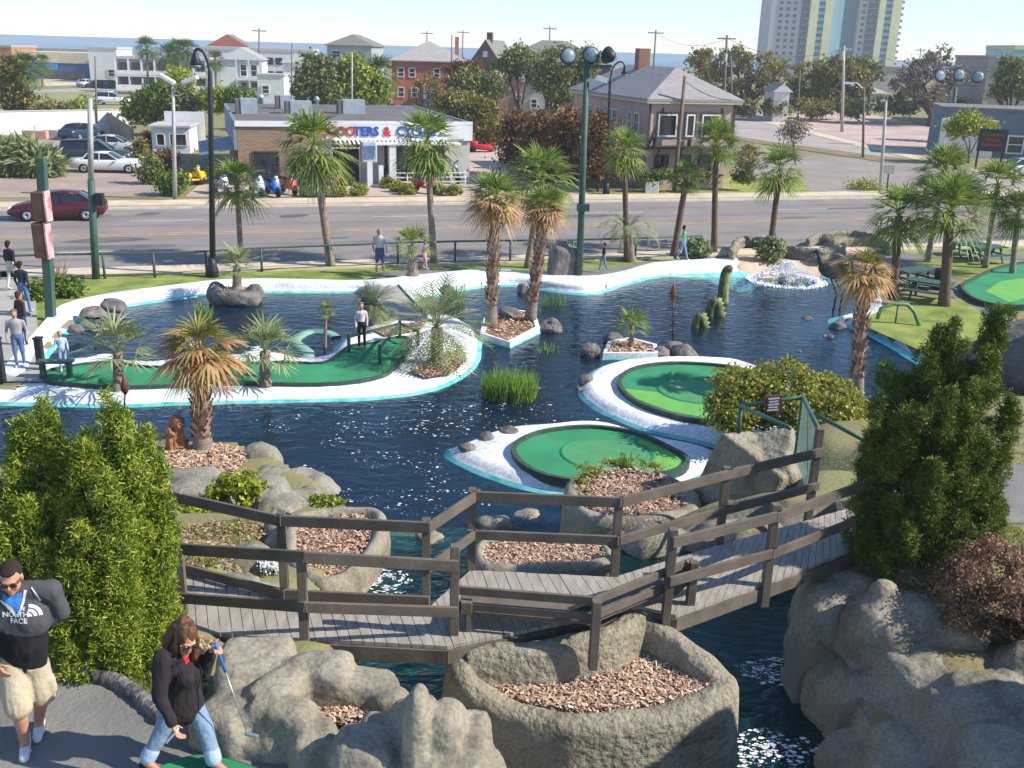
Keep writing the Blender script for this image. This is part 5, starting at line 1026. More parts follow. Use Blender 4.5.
# white boundary wall of the car park
q0, q1 = Z(-60, 137, G), Z(129, 131, G); d = q1-q0; wl_ = empty('boundary_wall', q0, math.atan2(d.y, d.x), 'long white wall along the back of the car park', 'wall')
L = d.length; part('wall', wl_, m_wpaint, (0, L, 0, .2, 0, 2.1)); part('coping', wl_, m_sid, (-.05, L+.05, -.06, .26, 2.1, 2.2)); part('ledge', wl_, m_wpaint, (L*.45, L*.9, -1.6, -1.3, 0, .9))
q0, q1 = Z(106, 129, G), Z(133, 150, G); d = q1-q0; wl_ = empty('plank_fence', q0, math.atan2(d.y, d.x), 'weathered grey plank fence closing the car park near the bushes', 'fence'); L = d.length
part('panel', wl_, mat('grey_plank', '#8c7d68', .9, .3, 4), (0, L, 0, .06, 0, 1.9))
for k in range(5): part('post', wl_, m_dkfr, (L*k/4-.06, L*k/4+.06, .07, .19, 0, 2.0))
# ------------------------------------------------------------------ trees and shrubs
m_oak = leafmat('oak_leaf', ['#434c24', '#666c36', '#8a8c4c', '#a8a868'], .25, .6); m_olive = leafmat('olive_leaf', ['#4a4a24', '#6e6a30', '#93873e', '#b09a4c'], .3, .6); m_grn = leafmat('shrub_green', ['#33491a', '#4f6a22', '#72872f', '#9aa544'], .3, .5)
m_yel_ = leafmat('yellow_green_leaf', ['#586a1c', '#7c8a26', '#a3aa34', '#c4c24a'], .35, .5); m_red = leafmat('red_shrub_leaf', ['#3f4a22', '#62592f', '#8d5f3c', '#b87350'], .3, .6); m_hedge = leafmat('hedge_leaf', ['#4a5a1a', '#707c26', '#989a38', '#bab04e', '#ac9058'], .3, .45)
m_rusty = leafmat('rusty_hedge_leaf', ['#5f5436', '#856a4a', '#ab866c', '#c2a088'], .2, .7); m_dryw = leafmat('twig', ['#6d5f50', '#8a7a66', '#a89880'], .0, .9)
def tree(label, base, Yd, blobs, m_, size=.3, dens=1.0, name='tree', cat='tree', trunk=.18, seed=1, clump=.9, group=None, z=G, per=26, limbs=4, q=1.0):
    """crown blobs are pixel ellipses (cx, cy, rx, ry) at depth Yd"""
    p = Y(base[0], base[1], Yd); p.z = z; root = empty(name, p, 0, label, cat, group); r = random.Random(seed); L = []; b = MB(); s_ = Yd/FOC*1.05
    for cx, cy_, rx, ry in blobs:
        c_ = Y(cx, cy_, Yd+r.uniform(-.5, .5)*rx*s_)-p; c_.z = max(c_.z, .1)
        L.append((tuple(c_), (rx*s_*.9, rx*s_*.75, ry*s_*.9), max(4, int(dens*22*(rx*ry/120)**.6))))
        if trunk:
            b.tube([(c_.x*.1, c_.y*.1, c_.z*.3), (c_.x*.5, c_.y*.4, c_.z*.65), tuple(c_)], [trunk*.6, trunk*.4, trunk*.12], 6)
            for k in range(limbs):
                d = Vector((r.uniform(-1, 1)*rx*s_*.8, r.uniform(-.6, .6)*rx*s_, r.uniform(0, .9)*ry*s_)); b.tube([tuple(c_*.7), tuple(c_*.85+d*.5), tuple(c_+d)], [trunk*.3, trunk*.2, trunk*.05], 5)
    if trunk: b.tube([(0, 0, -.1), (L[0][0][0]*.06, 0, L[0][0][2]*.2), (L[0][0][0]*.14, 0, L[0][0][2]*.42)], [trunk*1.25, trunk, trunk*.8], 8); b.build('trunk', m_bark, root)
    V, Q = clump_cloud(seed, L, size*.72, clump, int(per*1.6)); V[:, 2] = np.maximum(V[:, 2], .02); link('crown', np_mesh('crown', V, Q), m_, root); return root
T = tree
T('round dark olive tree directly behind the shop roof', (322, 112), 108, [(318, 78, 20, 26), (308, 92, 15, 16), (332, 92, 16, 18)], m_oak, .4, 1.3, seed=2)
T('yellow green tree to the right of the round olive one behind the shop', (360, 112), 110, [(355, 78, 18, 22), (348, 95, 16, 16), (372, 92, 14, 18)], m_yel_, .4, 1.3, seed=3)
T('tall olive brown cedar at the left edge beside a palm', (12, 110), 100, [(12, 90, 14, 20), (10, 72, 9, 14), (16, 100, 14, 12)], m_olive, .35, 1.3, seed=4)
GB = 'bushes behind the car park fence'
for i, (lab, a, b_, rx, ry, m_) in enumerate([('broad bush behind the right end of the white wall', 142, 108, 16, 12, m_grn), ('tall bush left of the white twin lamp post', 162, 100, 16, 16, m_grn), ('bush right behind the twin lamp post', 182, 100, 14, 14, m_oak), ('low bush left of the shop roof edge', 215, 99, 16, 9, m_yel_), ('low bush behind the left end of the shop roof', 238, 98, 14, 8, m_grn), ('low scrub patch behind the white wall at left', 82, 106, 10, 6, m_yel_), ('low scrub before the dry field at left', 52, 108, 12, 5, m_olive), ('round bush between motel and twin lamp', 178, 79, 12, 8, m_yel_)]):
    T(lab, (a, b_+ry), 100 if i < 5 else 112, [(a, b_, rx, ry), (a-rx*.4, b_+ry*.4, rx*.7, ry*.6), (a+rx*.4, b_+ry*.4, rx*.7, ry*.6)], m_, .35, 1.4, 'bush', 'bush', 0, seed=10+i, group=GB)
T('sparse bare bush in front of the red brick block', (428, 105), 120, [(428, 88, 12, 16)], m_olive, .3, .7, seed=20)
T('orange leaved tree right of the red brick block', (456, 108), 125, [(458, 76, 13, 14), (470, 70, 10, 10)], m_red, .35, 1.0, seed=21)
T('dark green tree between the brick block and the gabled house', (478, 110), 118, [(470, 84, 16, 14), (490, 86, 16, 12), (464, 96, 14, 12)], m_oak, .35, 1.4, seed=22)
T('olive bushy tree spreading above the red trike', (455, 140), 98, [(462, 108, 22, 16), (480, 115, 18, 18), (490, 130, 14, 16), (450, 102, 12, 10)], m_olive, .32, 1.5, seed=23)
GRS = 'tall red tinged shrubs left of the pink house'
for i, (lab, a, b_, rx, ry, bx) in enumerate([('red tinged shrub at the left of the row by the pink house', 520, 128, 17, 18, 165), ('red tinged shrub second in the row, behind the green palm', 545, 138, 18, 26, 170), ('red tinged shrub crossing the tall floodlight post', 570, 135, 18, 26, 178), ('red tinged shrub touching the pink house wall', 598, 138, 16, 26, 185)]):
    T(lab, (a, bx), 76-i*2.5, [(a, b_, rx, ry), (a-5, b_+20, rx*.9, 18), (a+6, b_+22, rx*.9, 18)], m_red, .24, 1.7, 'shrub', 'shrub', .08, seed=30+i, group=GRS)
T('live oak with split trunk left of the tall floodlight', (520, 112), 122, [(516, 58, 18, 13), (505, 68, 12, 10), (530, 66, 12, 12)], m_oak, .35, 1.1, trunk=.3, seed=40)
T('larger live oak right behind the tall floodlight', (548, 118), 116, [(560, 62, 22, 15), (545, 75, 16, 14), (578, 78, 18, 14), (586, 58, 14, 10), (560, 92, 16, 12)], m_oak, .35, 1.2, trunk=.35, seed=41)
T('big dark oak whose crown spreads right of the pink roof', (742, 112), 165, [(712, 66, 20, 16), (735, 58, 18, 12), (760, 66, 22, 18), (785, 78, 20, 18), (725, 85, 18, 14), (755, 88, 18, 12)], m_olive, .42, .95, trunk=.5, seed=42)
T('bare grey oak between pink roof and the utility pole', (720, 112), 150, [(702, 60, 14, 12), (700, 80, 10, 12)], m_olive, .45, .6, trunk=.35, seed=43)
T('yellow olive tree in front of the tower blocks, left', (812, 112), 160, [(812, 82, 20, 20), (795, 95, 16, 14)], m_olive, .5, 1.4, seed=44)
T('yellow olive tree in front of the tower blocks, right', (842, 114), 158, [(838, 72, 18, 16), (855, 85, 16, 16), (830, 98, 16, 12)], m_olive, .5, 1.4, seed=45)
T('small ragged palm like tree beneath the right tower block', (868, 112), 175, [(862, 62, 10, 8), (872, 75, 12, 12)], m_oak, .5, .9, seed=46)
T('gnarled leafless oak standing at the edge of the sandy lot', (931, 124), 150, [(940, 62, 18, 14), (918, 72, 22, 12), (955, 78, 14, 10), (925, 90, 22, 12), (905, 84, 14, 10)], m_dryw, .4, .75, trunk=.5, seed=47, limbs=9)
T('dark undergrowth below the gnarled oak', (895, 118), 155, [(890, 104, 16, 10), (908, 102, 16, 12)], m_oak, .4, 1.3, 'bush', 'bush', 0, seed=48)
for i, (lab, a, b_, rx, ry, m_) in enumerate([('low scrub under the big dark oak', 745, 108, 14, 7, m_olive), ('low scrub right of the cottage under the oaks', 778, 108, 16, 8, m_oak), ('low scrub below the yellow olive trees', 815, 108, 18, 9, m_olive), ('green scrub below the white roofed house', 852, 108, 16, 8, m_grn), ('green scrub beneath the triple floodlight house', 962, 108, 12, 8, m_grn)]):
    T(lab, (a, b_+ry), 152, [(a, b_, rx, ry)], m_, .4, 1.5, 'bush', 'bush', 0, seed=50+i)
T('dark pine leaning in at the right edge', (1012, 112), 120, [(1012, 70, 14, 12), (1005, 82, 12, 8), (1022, 86, 14, 10), (1000, 92, 8, 6)], m_oak, .35, 1.3, trunk=.3, seed=56)
T('rounded yellow green tree before the blue grey hall', (970, 152), 96, [(970, 124, 18, 10), (960, 128, 12, 8), (984, 128, 10, 7)], m_yel_, .3, 1.3, trunk=.1, seed=57)
T('thin sapling on the strip between car park and side road', (794, 146), 100, [(795, 126, 10, 10), (790, 134, 8, 6)], m_dryw, .25, .8, trunk=.07, seed=58)
T('golden green shrub at the foot of the leaning pole by the lot', (868, 192), 74, [(868, 188, 14, 6)], m_yel_, .16, 1.5, 'shrub', 'shrub', 0, seed=59)
for i, (lab, a, b_, rx, ry, m_) in enumerate([('bright green shrub at the corner of the pink house', 650, 178, 12, 9, m_grn), ('shrub second from the pink house corner', 672, 174, 10, 7, m_grn), ('dark shrub under the pink house windows', 700, 176, 12, 7, m_oak), ('round clipped shrub right of the pink house steps', 738, 176, 6, 5, m_grn), ('round clipped shrub at the right end of the pink house', 748, 176, 6, 5, m_grn), ('grey leaved bush at the right corner of the pink house', 748, 158, 12, 14, m_olive)]):
    T(lab, (a, b_+ry), 69 if i < 3 else 71, [(a, b_, rx, ry)], m_, .16, 1.6, 'shrub', 'shrub', 0, seed=60+i, clump=.4)
GBALL = 'clipped round bushes along the shop forecourt'
for i, (lab, a, b_, w_, m_) in enumerate([('clipped bush leftmost of the row, left of the tall palm trunk', 308, 192, 20, m_hedge), ('clipped bush just right of the tall palm trunk', 321, 192, 16, m_hedge), ('clipped bush third in the row before the shop', 338, 191, 19, m_hedge), ('clipped bush before the shop doorway post', 358, 190, 20, m_hedge), ('darker clipped bush behind the row at the shop door', 347, 181, 18, m_grn), ('small clipped bush behind the railing end', 388, 183, 14, m_hedge), ('small clipped bush between two others by the railing', 396, 187, 14, m_hedge), ('clipped bush left of the red scooter', 407, 190, 18, m_hedge), ('clipped bush right of the leaning palm trunk', 439, 190, 15, m_hedge), ('clipped bush at the right end of the row', 454, 191, 16, m_hedge)]):
    p = Z(a, b_+5, G); T(lab, (a, b_+5), p.y, [(a, b_, w_/2, 6.2)], m_, .1, 3.0, 'clipped_bush', 'bush', 0, seed=70+i, clump=.2, per=40, group=GBALL)
# nearer shrubs
def cloud(name, label, cat, p, blobs, m_, size, seed, clump=.2, per=30, elong=1.6, up=.2, stem=None):
    root = empty(name, p, 0, label, cat); V, Q = clump_cloud(seed, blobs, size, clump, per, 1, elong, .5, up); V[:, 2] = np.maximum(V[:, 2], .01); link('foliage', np_mesh('foliage', V, Q), m_, root)
    b = MB(); r = random.Random(seed)
    for c_, rd, k in blobs:
        for j in range(5): b.tube([(c_[0]*.4+r.uniform(-.1, .1), c_[1]*.4, 0), (c_[0]+r.uniform(-.7, .7)*rd[0], c_[1]+r.uniform(-.7, .7)*rd[1], c_[2]+r.uniform(-.2, .6)*rd[2])], [.02, .005], 5)
    b.build('stem', m_bark, root); return root
p = Z(790, 432, .9); cloud('hedge', 'big clipped yellow green hedge between the far green and the palm', 'hedge', p, [((-.95, .8, .4), (.85, 1.1, .9), 170), ((.1, .9, .5), (1.05, 1.2, .95), 210), ((1.0, .9, .3), (.85, 1.1, .8), 150), ((1.7, .7, .1), (.55, .9, .55), 80), ((-1.35, .4, .25), (.5, .8, .65), 90)], m_hedge, .062, 3, .22, 50)
p = Z(995, 640, 2.9); cloud('rusty_shrub', 'dense rusty red shrub on the rocks at the right edge', 'shrub', p, [((.25, .6, .35), (.75, .7, .55), 330), ((.9, .5, .3), (.6, .7, .5), 200), ((-.15, .4, .1), (.35, .4, .35), 100)], m_rusty, .022, 4, .12, 80, 2.2)
p = Z(235, 515, .85); cloud('yellow_shrub', 'bright yellow green shrub by the cracked flagstone', 'shrub', p, [((-.1, .1, .35), (.42, .35, .4), 40), ((.25, .2, .5), (.25, .25, .25), 20)], m_yel_, .08, 5, .15, 26)
p = Z(185, 520, 1.0); cloud('yellow_shrub', 'low yellow green groundcover behind the bridge rail post', 'shrub', p, [((0, .1, .12), (.6, .3, .14), 30)], m_yel_, .07, 6, .15, 22)
p = Z(655, 480, 1.45); cloud('creeper', 'creeping plant over the rim of the round planter', 'plant', p, [((-1.2, .35, .0), (.3, .25, .07), 24), ((-.5, .75, .0), (.6, .15, .06), 24), ((-1.35, -.3, -.3), (.2, .5, .4), 30), ((.1, .65, .02), (.25, .12, .08), 10)], m_hedge, .04, 7, .12, 24)
p = Z(325, 507, 1.9); cloud('weeds', 'green weeds on the back rim of the low planter', 'plant', p, [((0, .05, .08), (.3, .12, .12), 16)], m_yel_, .06, 8, .1, 20)
p = Z(770, 262, G); cloud('leafy_bush', 'grey green leafy bush at the foot of the palm by the low stone wall', 'bush', p, [((0, 0, .55), (.55, .5, .6), 60)], m_palmg, .12, 9, .25, 26)
p = Z(696, 258, G); cloud('leafy_bush', 'grey green leafy bush beside the walker in green', 'bush', p, [((0, 0, .4), (.6, .5, .5), 55)], m_palmg, .11, 10, .25, 26)
p = Z(65, 296, G); cloud('bush', 'low green bush at the base of the sign post', 'bush', p, [((0, 0, .3), (.75, .6, .38), 60)], m_grn, .1, 11, .22, 30)
p = Z(42, 300, G); cloud('bush', 'green bush left of the sign post base by the path', 'bush', p, [((0, 0, .3), (.4, .5, .4), 36)], m_grn, .1, 12, .22, 30)
p = Z(60, 290, G); r = random.Random(2); b = MB()
for k in range(40):
    a = r.uniform(0, 6.28); e = r.uniform(.1, .5); d = Vector((math.cos(a)*e, math.sin(a)*e, 1)); l = r.uniform(.9, 1.5); b.tube([(0, 0, 0), tuple(d*l*.5+Vector((r.uniform(-.1, .1), 0, 0))), tuple(d*l+Vector((r.uniform(-.2, .2), 0, .1)))], [.02, .012, .004], 4)
o = b.build('bare_shrub', m_dryw); o.location = p; tag(o, 'bare twiggy shrub beside the red sign post', 'shrub')
# reeds standing in the pond
def blades(name, label, p, n, rx, ry, h, m_, seed, cat='reeds', kind=None):
    r = np.random.RandomState(seed); a = r.uniform(0, 6.283, n); q = r.uniform(0, 1, n)**.5; P = np.stack([np.cos(a)*q*rx, np.sin(a)*q*ry, np.zeros(n)], 1); ln = h*r.uniform(.5, 1.15, n)
    D = np.stack([r.normal(size=n)*.16, r.normal(size=n)*.16, np.ones(n)], 1); S = np.stack([np.cos(a*7), np.sin(a*7), np.zeros(n)], 1)*.014*max(1, h); B_ = r.normal(size=(n, 3))*.12*h; B_[:, 2] = 0
    M_ = P+D*ln[:, None]*.55; E_ = P+D*ln[:, None]+B_; V = np.stack([P-S, P+S, M_+S*.8, M_-S*.8, E_+S*.15, E_-S*.15], 1).reshape(-1, 3); k = np.arange(n)[:, None]*6; Q = np.concatenate([k+np.array([[0, 1, 2, 3]]), k+np.array([[3, 2, 4, 5]])])
    o = link(name, np_mesh(name, V, Q), m_); o.location = p; return tag(o, label, cat, None, kind)
m_reed = leafmat('reed_green', ['#4f7a22', '#6f9a34', '#93b552', '#a8a45c'], .3, .5)
blades('reed_clump', 'dense clump of bright green reeds standing in the middle of the pond', Z(509, 398, 0), 900, .75, .5, .75, m_reed, 1)
blades('reed_clump', 'thin reeds in the water right of the two palm islet', Z(553, 306, 0), 60, .5, .3, .5, m_reed, 2)
blades('reed_clump', 'dark grassy tuft behind the shaggy palm on the big island', Z(455, 305, 0), 120, .4, .3, .8, m_reed, 3)
blades('reed_clump', 'green reeds in the channel before the boulder planter', Z(203, 322, 0), 90, .3, .2, .7, m_reed, 4)
blades('reed_clump', 'sparse reeds behind the water left of the tall islet palms', Z(548, 352, 0), 30, .4, .3, .35, m_reed, 5)
blades('agave', 'spiky little plant on top of the round planter', Z(625, 468, 1.4), 40, .12, .12, .35, m_reed, 6, 'plant')
# grass and leaf litter on the near slopes
m_blade = leafmat('grass_blade', ['#4f6a22', '#6f8330', '#98994c', '#b8a468'], .3, .7); m_litter = leafmat('leaf_litter', ['#6f5640', '#94745a', '#b89878', '#c8b090'], 0, .9)
def cover(name, polys, n, h, m_, seed, lift=0, flat=False):
    r = np.random.RandomState(seed); PP = []
    for poly, z in polys:
        pl = px(poly, z); a = np.array(pl); lo, hi = a.min(0), a.max(0); q = r.uniform(lo, hi, (n*3, 2)); q = q[inside(pl, q[:, 0], q[:, 1])][:n]; PP.append(q)
    q = np.concatenate(PP); zz = hill(q[:, 0], q[:, 1]); nn = len(q); P = np.stack([q[:, 0], q[:, 1], zz-.01+lift], 1)
    keep = (np.array([noise.noise(Vector((x*1.7, y*1.7, seed))) for x, y in q]) > -.25); P = P[keep]; nn = len(P); a = r.uniform(0, 6.283, nn)
    if flat:
        N = r.normal(size=(nn, 3))*.4+np.array([0, 0, 1]); N /= np.linalg.norm(N, axis=1)[:, None]; V, Q = leaves_at(r, P+np.array([0, 0, .03])+r.uniform(0, .03, (nn, 1)), N, h, 1.8)
    else:
        S = np.stack([np.cos(a), np.sin(a), np.zeros(nn)], 1)*.008; D = np.stack([r.normal(size=nn)*.4, r.normal(size=nn)*.4, np.ones(nn)], 1)*h*r.uniform(.4, 1.2, (nn, 1)); V = np.stack([P-S, P+S, P+D+S*.2, P+D-S*.2], 1).reshape(-1, 3); Q = np.arange(nn*4).reshape(-1, 4)
    tag(link(name, np_mesh(name, V, Q), m_), kind='stuff')
LS = [([(168, 520), (250, 505), (290, 540), (250, 600), (180, 600), (165, 560)], 1.8), ([(60, 640), (150, 650), (215, 640), (200, 700), (165, 720), (110, 680)], 3.45), ([(0, 520), (165, 520), (165, 640), (0, 660)], 2.9)]
RSL = [([(850, 590), (940, 540), (1040, 515), (1090, 560), (1060, 620), (950, 600)], 3.0), ([(820, 440), (960, 400), (1080, 400), (1080, 520), (990, 500), (860, 500)], 2.0)]
cover('grass', LS+RSL, 5000, .09, m_blade, 1); cover('leaf_litter', [(LS[0][0], 1.8), ([(900, 570), (960, 560), (960, 600), (890, 600)], 3.0), ([(150, 640), (215, 640), (200, 700), (165, 720)], 3.45)], 2200, .04, m_litter, 2, flat=True)
mulch('mulch_bed', px([(166, 452), (182, 446), (225, 446), (244, 452), (246, 462), (232, 474), (190, 474), (165, 468)], .42), .42, 2600, size=.05)
mulch('mulch_bed', px([(410, 372), (430, 360), (458, 350), (468, 358), (455, 372), (425, 378)], .29), .29, 300, size=.05)
mulch('mulch_bed', px([(372, 330), (400, 324), (428, 320), (420, 330), (385, 336)], .29), .29, 200, size=.05)

GH = 'bushes along the right edge of the car park'
for i, (lab, a, b_, rx, ry, m_) in enumerate([('green bush at the foot of the twin headed street lamp', 172, 183, 13, 12, m_grn), ('reddish bush in front of the white kiosk', 168, 160, 11, 10, m_red), ('grey green bush between the white car and the kiosk', 150, 170, 10, 14, m_oak), ('reddish bush at the left corner of the white kiosk', 150, 140, 8, 8, m_red), ('small bush by the plank fence at the car park corner', 140, 150, 8, 10, m_olive)]):
    p = Z(a, b_+ry, G); T(lab, (a, b_+ry), p.y, [(a, b_, rx, ry)], m_, .2, 1.8, 'bush', 'bush', 0, seed=90+i, clump=.5, group=GH)
# ------------------------------------------------------------------ poles, lamps, wires
m_green = mat('green_pole_paint', '#3f5a4c', .6, .15, 3); m_blk = mat('black_pole_paint', '#23272a', .5, .15, 3); m_wood = mat('utility_wood', '#7d6d5d', .95, .25, 3, .4, 20, stretch=(4, 4, .6)); m_lgt = mat('lamp_white', '#d5d8d8', .4, .06, 3); m_lens = mat('lamp_lens', '#768a91', .3, .2, 3); m_gpole = mat('pale_metal_pole', '#a9a69e', .6, .12, 3)
def pole(name, label, base, topp, r0, r1, m_, cat, z=G, yd=None, group=None):
    p = Z(base[0], base[1], z) if yd is None else Y(base[0], base[1], yd)
    if yd is not None: p.z = z
    q = Y(topp[0], topp[1], p.y); root = empty(name, p, 0, label, cat, group); d = q-p; b = MB(); b.tube([(0, 0, -.1), tuple(d*.5), tuple(d)], [r0, (r0+r1)/2, r1], 10); b.build('pole', m_, root); return root, d
def swan(label, base, pts_, yd=None):
    """street lamp with a swan neck: pts are pixels up the post and along the neck"""
    p = Z(base[0], base[1], G); root = empty('street_lamp', p, 0, label, 'street lamp', 'black swan neck street lamps'); L = [(0, 0, 0)]+[tuple(Y(a, b_, p.y)-p) for a, b_ in pts_]; n = len(L)
    P = [Vector(L[0]), Vector(L[1])]+spline(L[1:], False, 4)[1:]; b = MB(); b.tube([tuple(v) for v in P], [.12]+[.09]+[.055]*(len(P)-2), 10); b.lathe([(.24, 0), (.24, .3), (.17, .5), (.14, .8)], n=12); b.build('post', m_blk, root)
    e = P[-1]; b = MB(); b.lathe([(.04, .05), (.08, -.05), (.12, -.2), (.22, -.42), (.2, -.5)], tuple(e), 14); b.build('lamp_head', m_blk, root); b = MB(); b.lathe([(.2, -.505), (.2, -.55), (.12, -.62)], tuple(e), 12); b.build('lens', m_lens, root); return root
swan('black swan neck street lamp left of the shop, rising from the lawn', (213, 277), [(210, 72), (207, 60), (203, 52), (198, 49), (195, 51)])
swan('black swan neck street lamp between the tall floodlight and the pink house', (606, 194), [(610, 82), (612, 70), (617, 63), (622, 62), (625, 66)])
def flood(label, base, topp, heads, r0, r1, bar, dish=.36):
    root, d = pole('floodlight', label, base, topp, r0, r1, m_green, 'floodlight'); p = root.location; b = MB(); L = [Y(a, b_, p.y)-p for a, b_ in bar]; b.bar(L[0], L[1], .1, .1); b.build('crossbar', m_green, root)
    for (a, b_, az) in heads:
        c_ = Y(a, b_, p.y)-p; bb = MB(); prof = [(.06, -.4), (dish*.6, -.3), (dish*.95, -.05), (dish, 0), (dish*.9, .02)]; bb.lathe(prof, n=16); o = bb.build('lamp_head', m_blk, root); o.location = c_; o.rotation_euler = (rad(78), 0, az)
        l_ = MB(); l_.lathe([(dish*.88, .022), (dish*.6, .07), (.02, .1)], n=16); l_.build('lens', m_lens, o)
    return root
fl_ = flood('tall green floodlight pole with round lamps on the pond shore', (579, 278), (587, 62), [(568, 56, .3), (591, 55, .0), (607, 55, -2.4)], .15, .11, [(562, 67), (612, 66)], .34)
b = MB(); v = Y(583, 207, fl_.location.y)-fl_.location; b.box((v.x, -.1, v.z), (.5, .3, .28)); b.build('junction_box', m_green, fl_)
for a, b_ in ((602, 79), (612, 57)):
    v = Y(a, b_, fl_.location.y)-fl_.location; bb = MB(); bb.box((0, 0, 0), (.45, .3, .2), ry=.3); o = bb.build('small_lamp', m_lgt, fl_); o.location = v; bb = MB(); bb.bar((0, .1, 0), (v.x*-.3, .1, .2), .03, .03)
flood('green floodlight pole with three round lamps by the sandy lot', (948, 148), (956, 87), [(940, 76, .2), (959, 75, 0), (978, 77, -.2)], .22, .17, [(938, 85), (982, 86)], .66)
root, d = pole('lamp_post', 'green wooden post with a small grey box in the lawn at left', (96, 279), (91, 180), .15, .13, m_green, 'post'); b = MB(); b.tube([tuple(d), tuple(Y(90, 98, root.location.y)-root.location)], [.11, .09], 8); b.build('upper_pole', m_gpole, root); b = MB(); v = Y(100, 199, root.location.y)-root.location; b.box((v.x, -.05, v.z), (.3, .25, .45)); b.build('meter_box', m_blk, root)
root, d = pole('street_lamp', 'pale metal street lamp with two white heads beside the kiosk', (175, 200), (173, 87), .13, .09, m_gpole, 'street lamp'); b = MB()
for a, b_ in ((167, 79), (190, 80)):
    v = Y(a, b_, root.location.y)-root.location; b = MB(); b.tube([tuple(d), tuple(d*.35+v*.65+Vector((0, 0, .05))), tuple(v)], .05, 8); b.build('arm', m_gpole, root); hb = MB(); hb.box((0, 0, 0), (.95, .45, .22)); o = hb.build('lamp_head', m_lgt, root, .05); o.location = v; o.rotation_euler = (0, .5 if a < 170 else -.35, 0)
def utility(label, base, topp, yd=None, arm=1.2, r=.14, m_=None, trans=None, group='utility poles', wires=()):
    root, d = pole('utility_pole', label, base, topp, r, r*.75, m_ or m_wood, 'utility pole', yd=yd, group=group)
    if arm:
        b = MB(); b.box((d.x, 0, d.z-.5), (arm*2, .14, .16)); b.build('crossarm', m_ or m_wood, root); b = MB()
        for k in (-.85, -.4, .4, .85): b = MB(); b.lathe([(.05, 0), (.07, .1), (.04, .2)], (d.x+arm*k, 0, d.z-.42), 8); b.build('insulator', m_lgt, root)
    if trans:
        v = Y(trans[0], trans[1], root.location.y)-root.location; b = MB(); b.lathe([(.28, -.55), (.3, -.5), (.3, .45), (.22, .55)], (v.x-.3, -.2, v.z), 12); b.build('transformer', m_gpole, root)
    return root.location+d
u1 = utility('dark utility pole leaning in front of the pink house', (674, 191), (685, 76), arm=0, r=.15)
u2 = utility('utility pole with a grey transformer behind the pink roof', (724, 108), (727, 35), 150, 1.3, .2, trans=(727, 58))
u3 = utility('thin utility pole beside the transformer pole', (733, 108), (731, 56), 155, 0, .16)
u4 = utility('pale utility pole with a white can on the sandy lot', (842, 132), (844, 46), None, 1.0, .2, m_gpole, trans=(844, 56))
u5 = utility('bare utility pole standing behind the pink chimney', (652, 90), (656, 30), 190, 1.4, .18)
for i, (lab, a, b0, t, yd) in enumerate([('distant utility pole above the brick block roof, leftmost of the three', 426, 62, 31, 230), ('distant utility pole right of the brick block chimney', 451, 72, 35, 160), ('distant utility pole left of the brown gable', 462, 66, 30, 230), ('distant utility pole above the live oaks', 549, 62, 26, 210), ('distant pole above the long white building', 258, 70, 28, 190), ('distant slim pole left of the round olive tree', 291, 100, 43, 150), ('distant bent pole between right tower block and bare oak', 920, 68, 48, 260)]): utility(lab, (a, b0), (a+1, t), yd, 1.3 if yd > 180 else 0, .16 if yd > 180 else .12)
utility('slim pale pole in front of the yellow green tree', (351, 110), (352, 52), 100, 0, .1, m_gpole); utility('bare pole in the left car park near the wall', (97, 132), (95, 56), None, .0, .1); utility('straight grey pole at the corner of the dark car park', (880, 194), (886, 101), None, 0, .12, m_gpole)
utility('bare pole standing before the yellow olive trees', (799, 110), (800, 70), 155, 0, .14)
root, d = pole('street_lamp', 'wooden street light with a short arm to the left of the side road', (863, 158), (864, 88), .13, .1, m_wood, 'street lamp'); v = Y(848, 83, root.location.y)-root.location; b = MB(); b.tube([tuple(d*.98), tuple((d+v)/2+Vector((0, 0, .25))), tuple(v)], .05, 8); b.build('arm', m_lgt, root); b = MB(); b.box(v, (.9, .3, .18)); b.build('lamp_head', m_lgt, root)
root, d = pole('parking_sign', 'small sign on a short post by the leaning pole at the lot', (887, 193), (889, 165), .05, .05, m_blk, 'sign'); b = MB(); b.box((d.x, -.05, d.z-.3), (.8, .05, .6)); b.build('sign_plate', m_gpole, root)
def wire(label, a, c_, sag):
    P = [a.lerp(c_, t/14)-Vector((0, 0, sag*4*(t/14)*(1-t/14))) for t in range(15)]; loc = P[0].copy(); b = MB(); b.tube([tuple(p-loc) for p in P], .022, 4, False); o = b.build('power_line', m_blk); o.location = loc; tag(o, label, 'wire')
wire('thin power line from the transformer pole to the pale pole on the lot', u2-Vector((0, 0, .4)), u4-Vector((0, 0, .5)), 1.5); wire('lower power line from the transformer pole across the oaks', u2-Vector((0, 0, 4)), u4-Vector((0, 0, 5)), 1.2); wire('power line from the pole behind the pink chimney to the transformer pole', u5-Vector((0, 0, .4)), u2-Vector((0, 0, .5)), 1.5); wire('power line from the pale lot pole off to the right', u4-Vector((0, 0, .5)), Y(1080, 60, 140), 1.5); wire('service wire dropping from the leaning pole to the pink house roof corner', u1-Vector((0, 0, .3)), Y(732, 100, 70), .3)
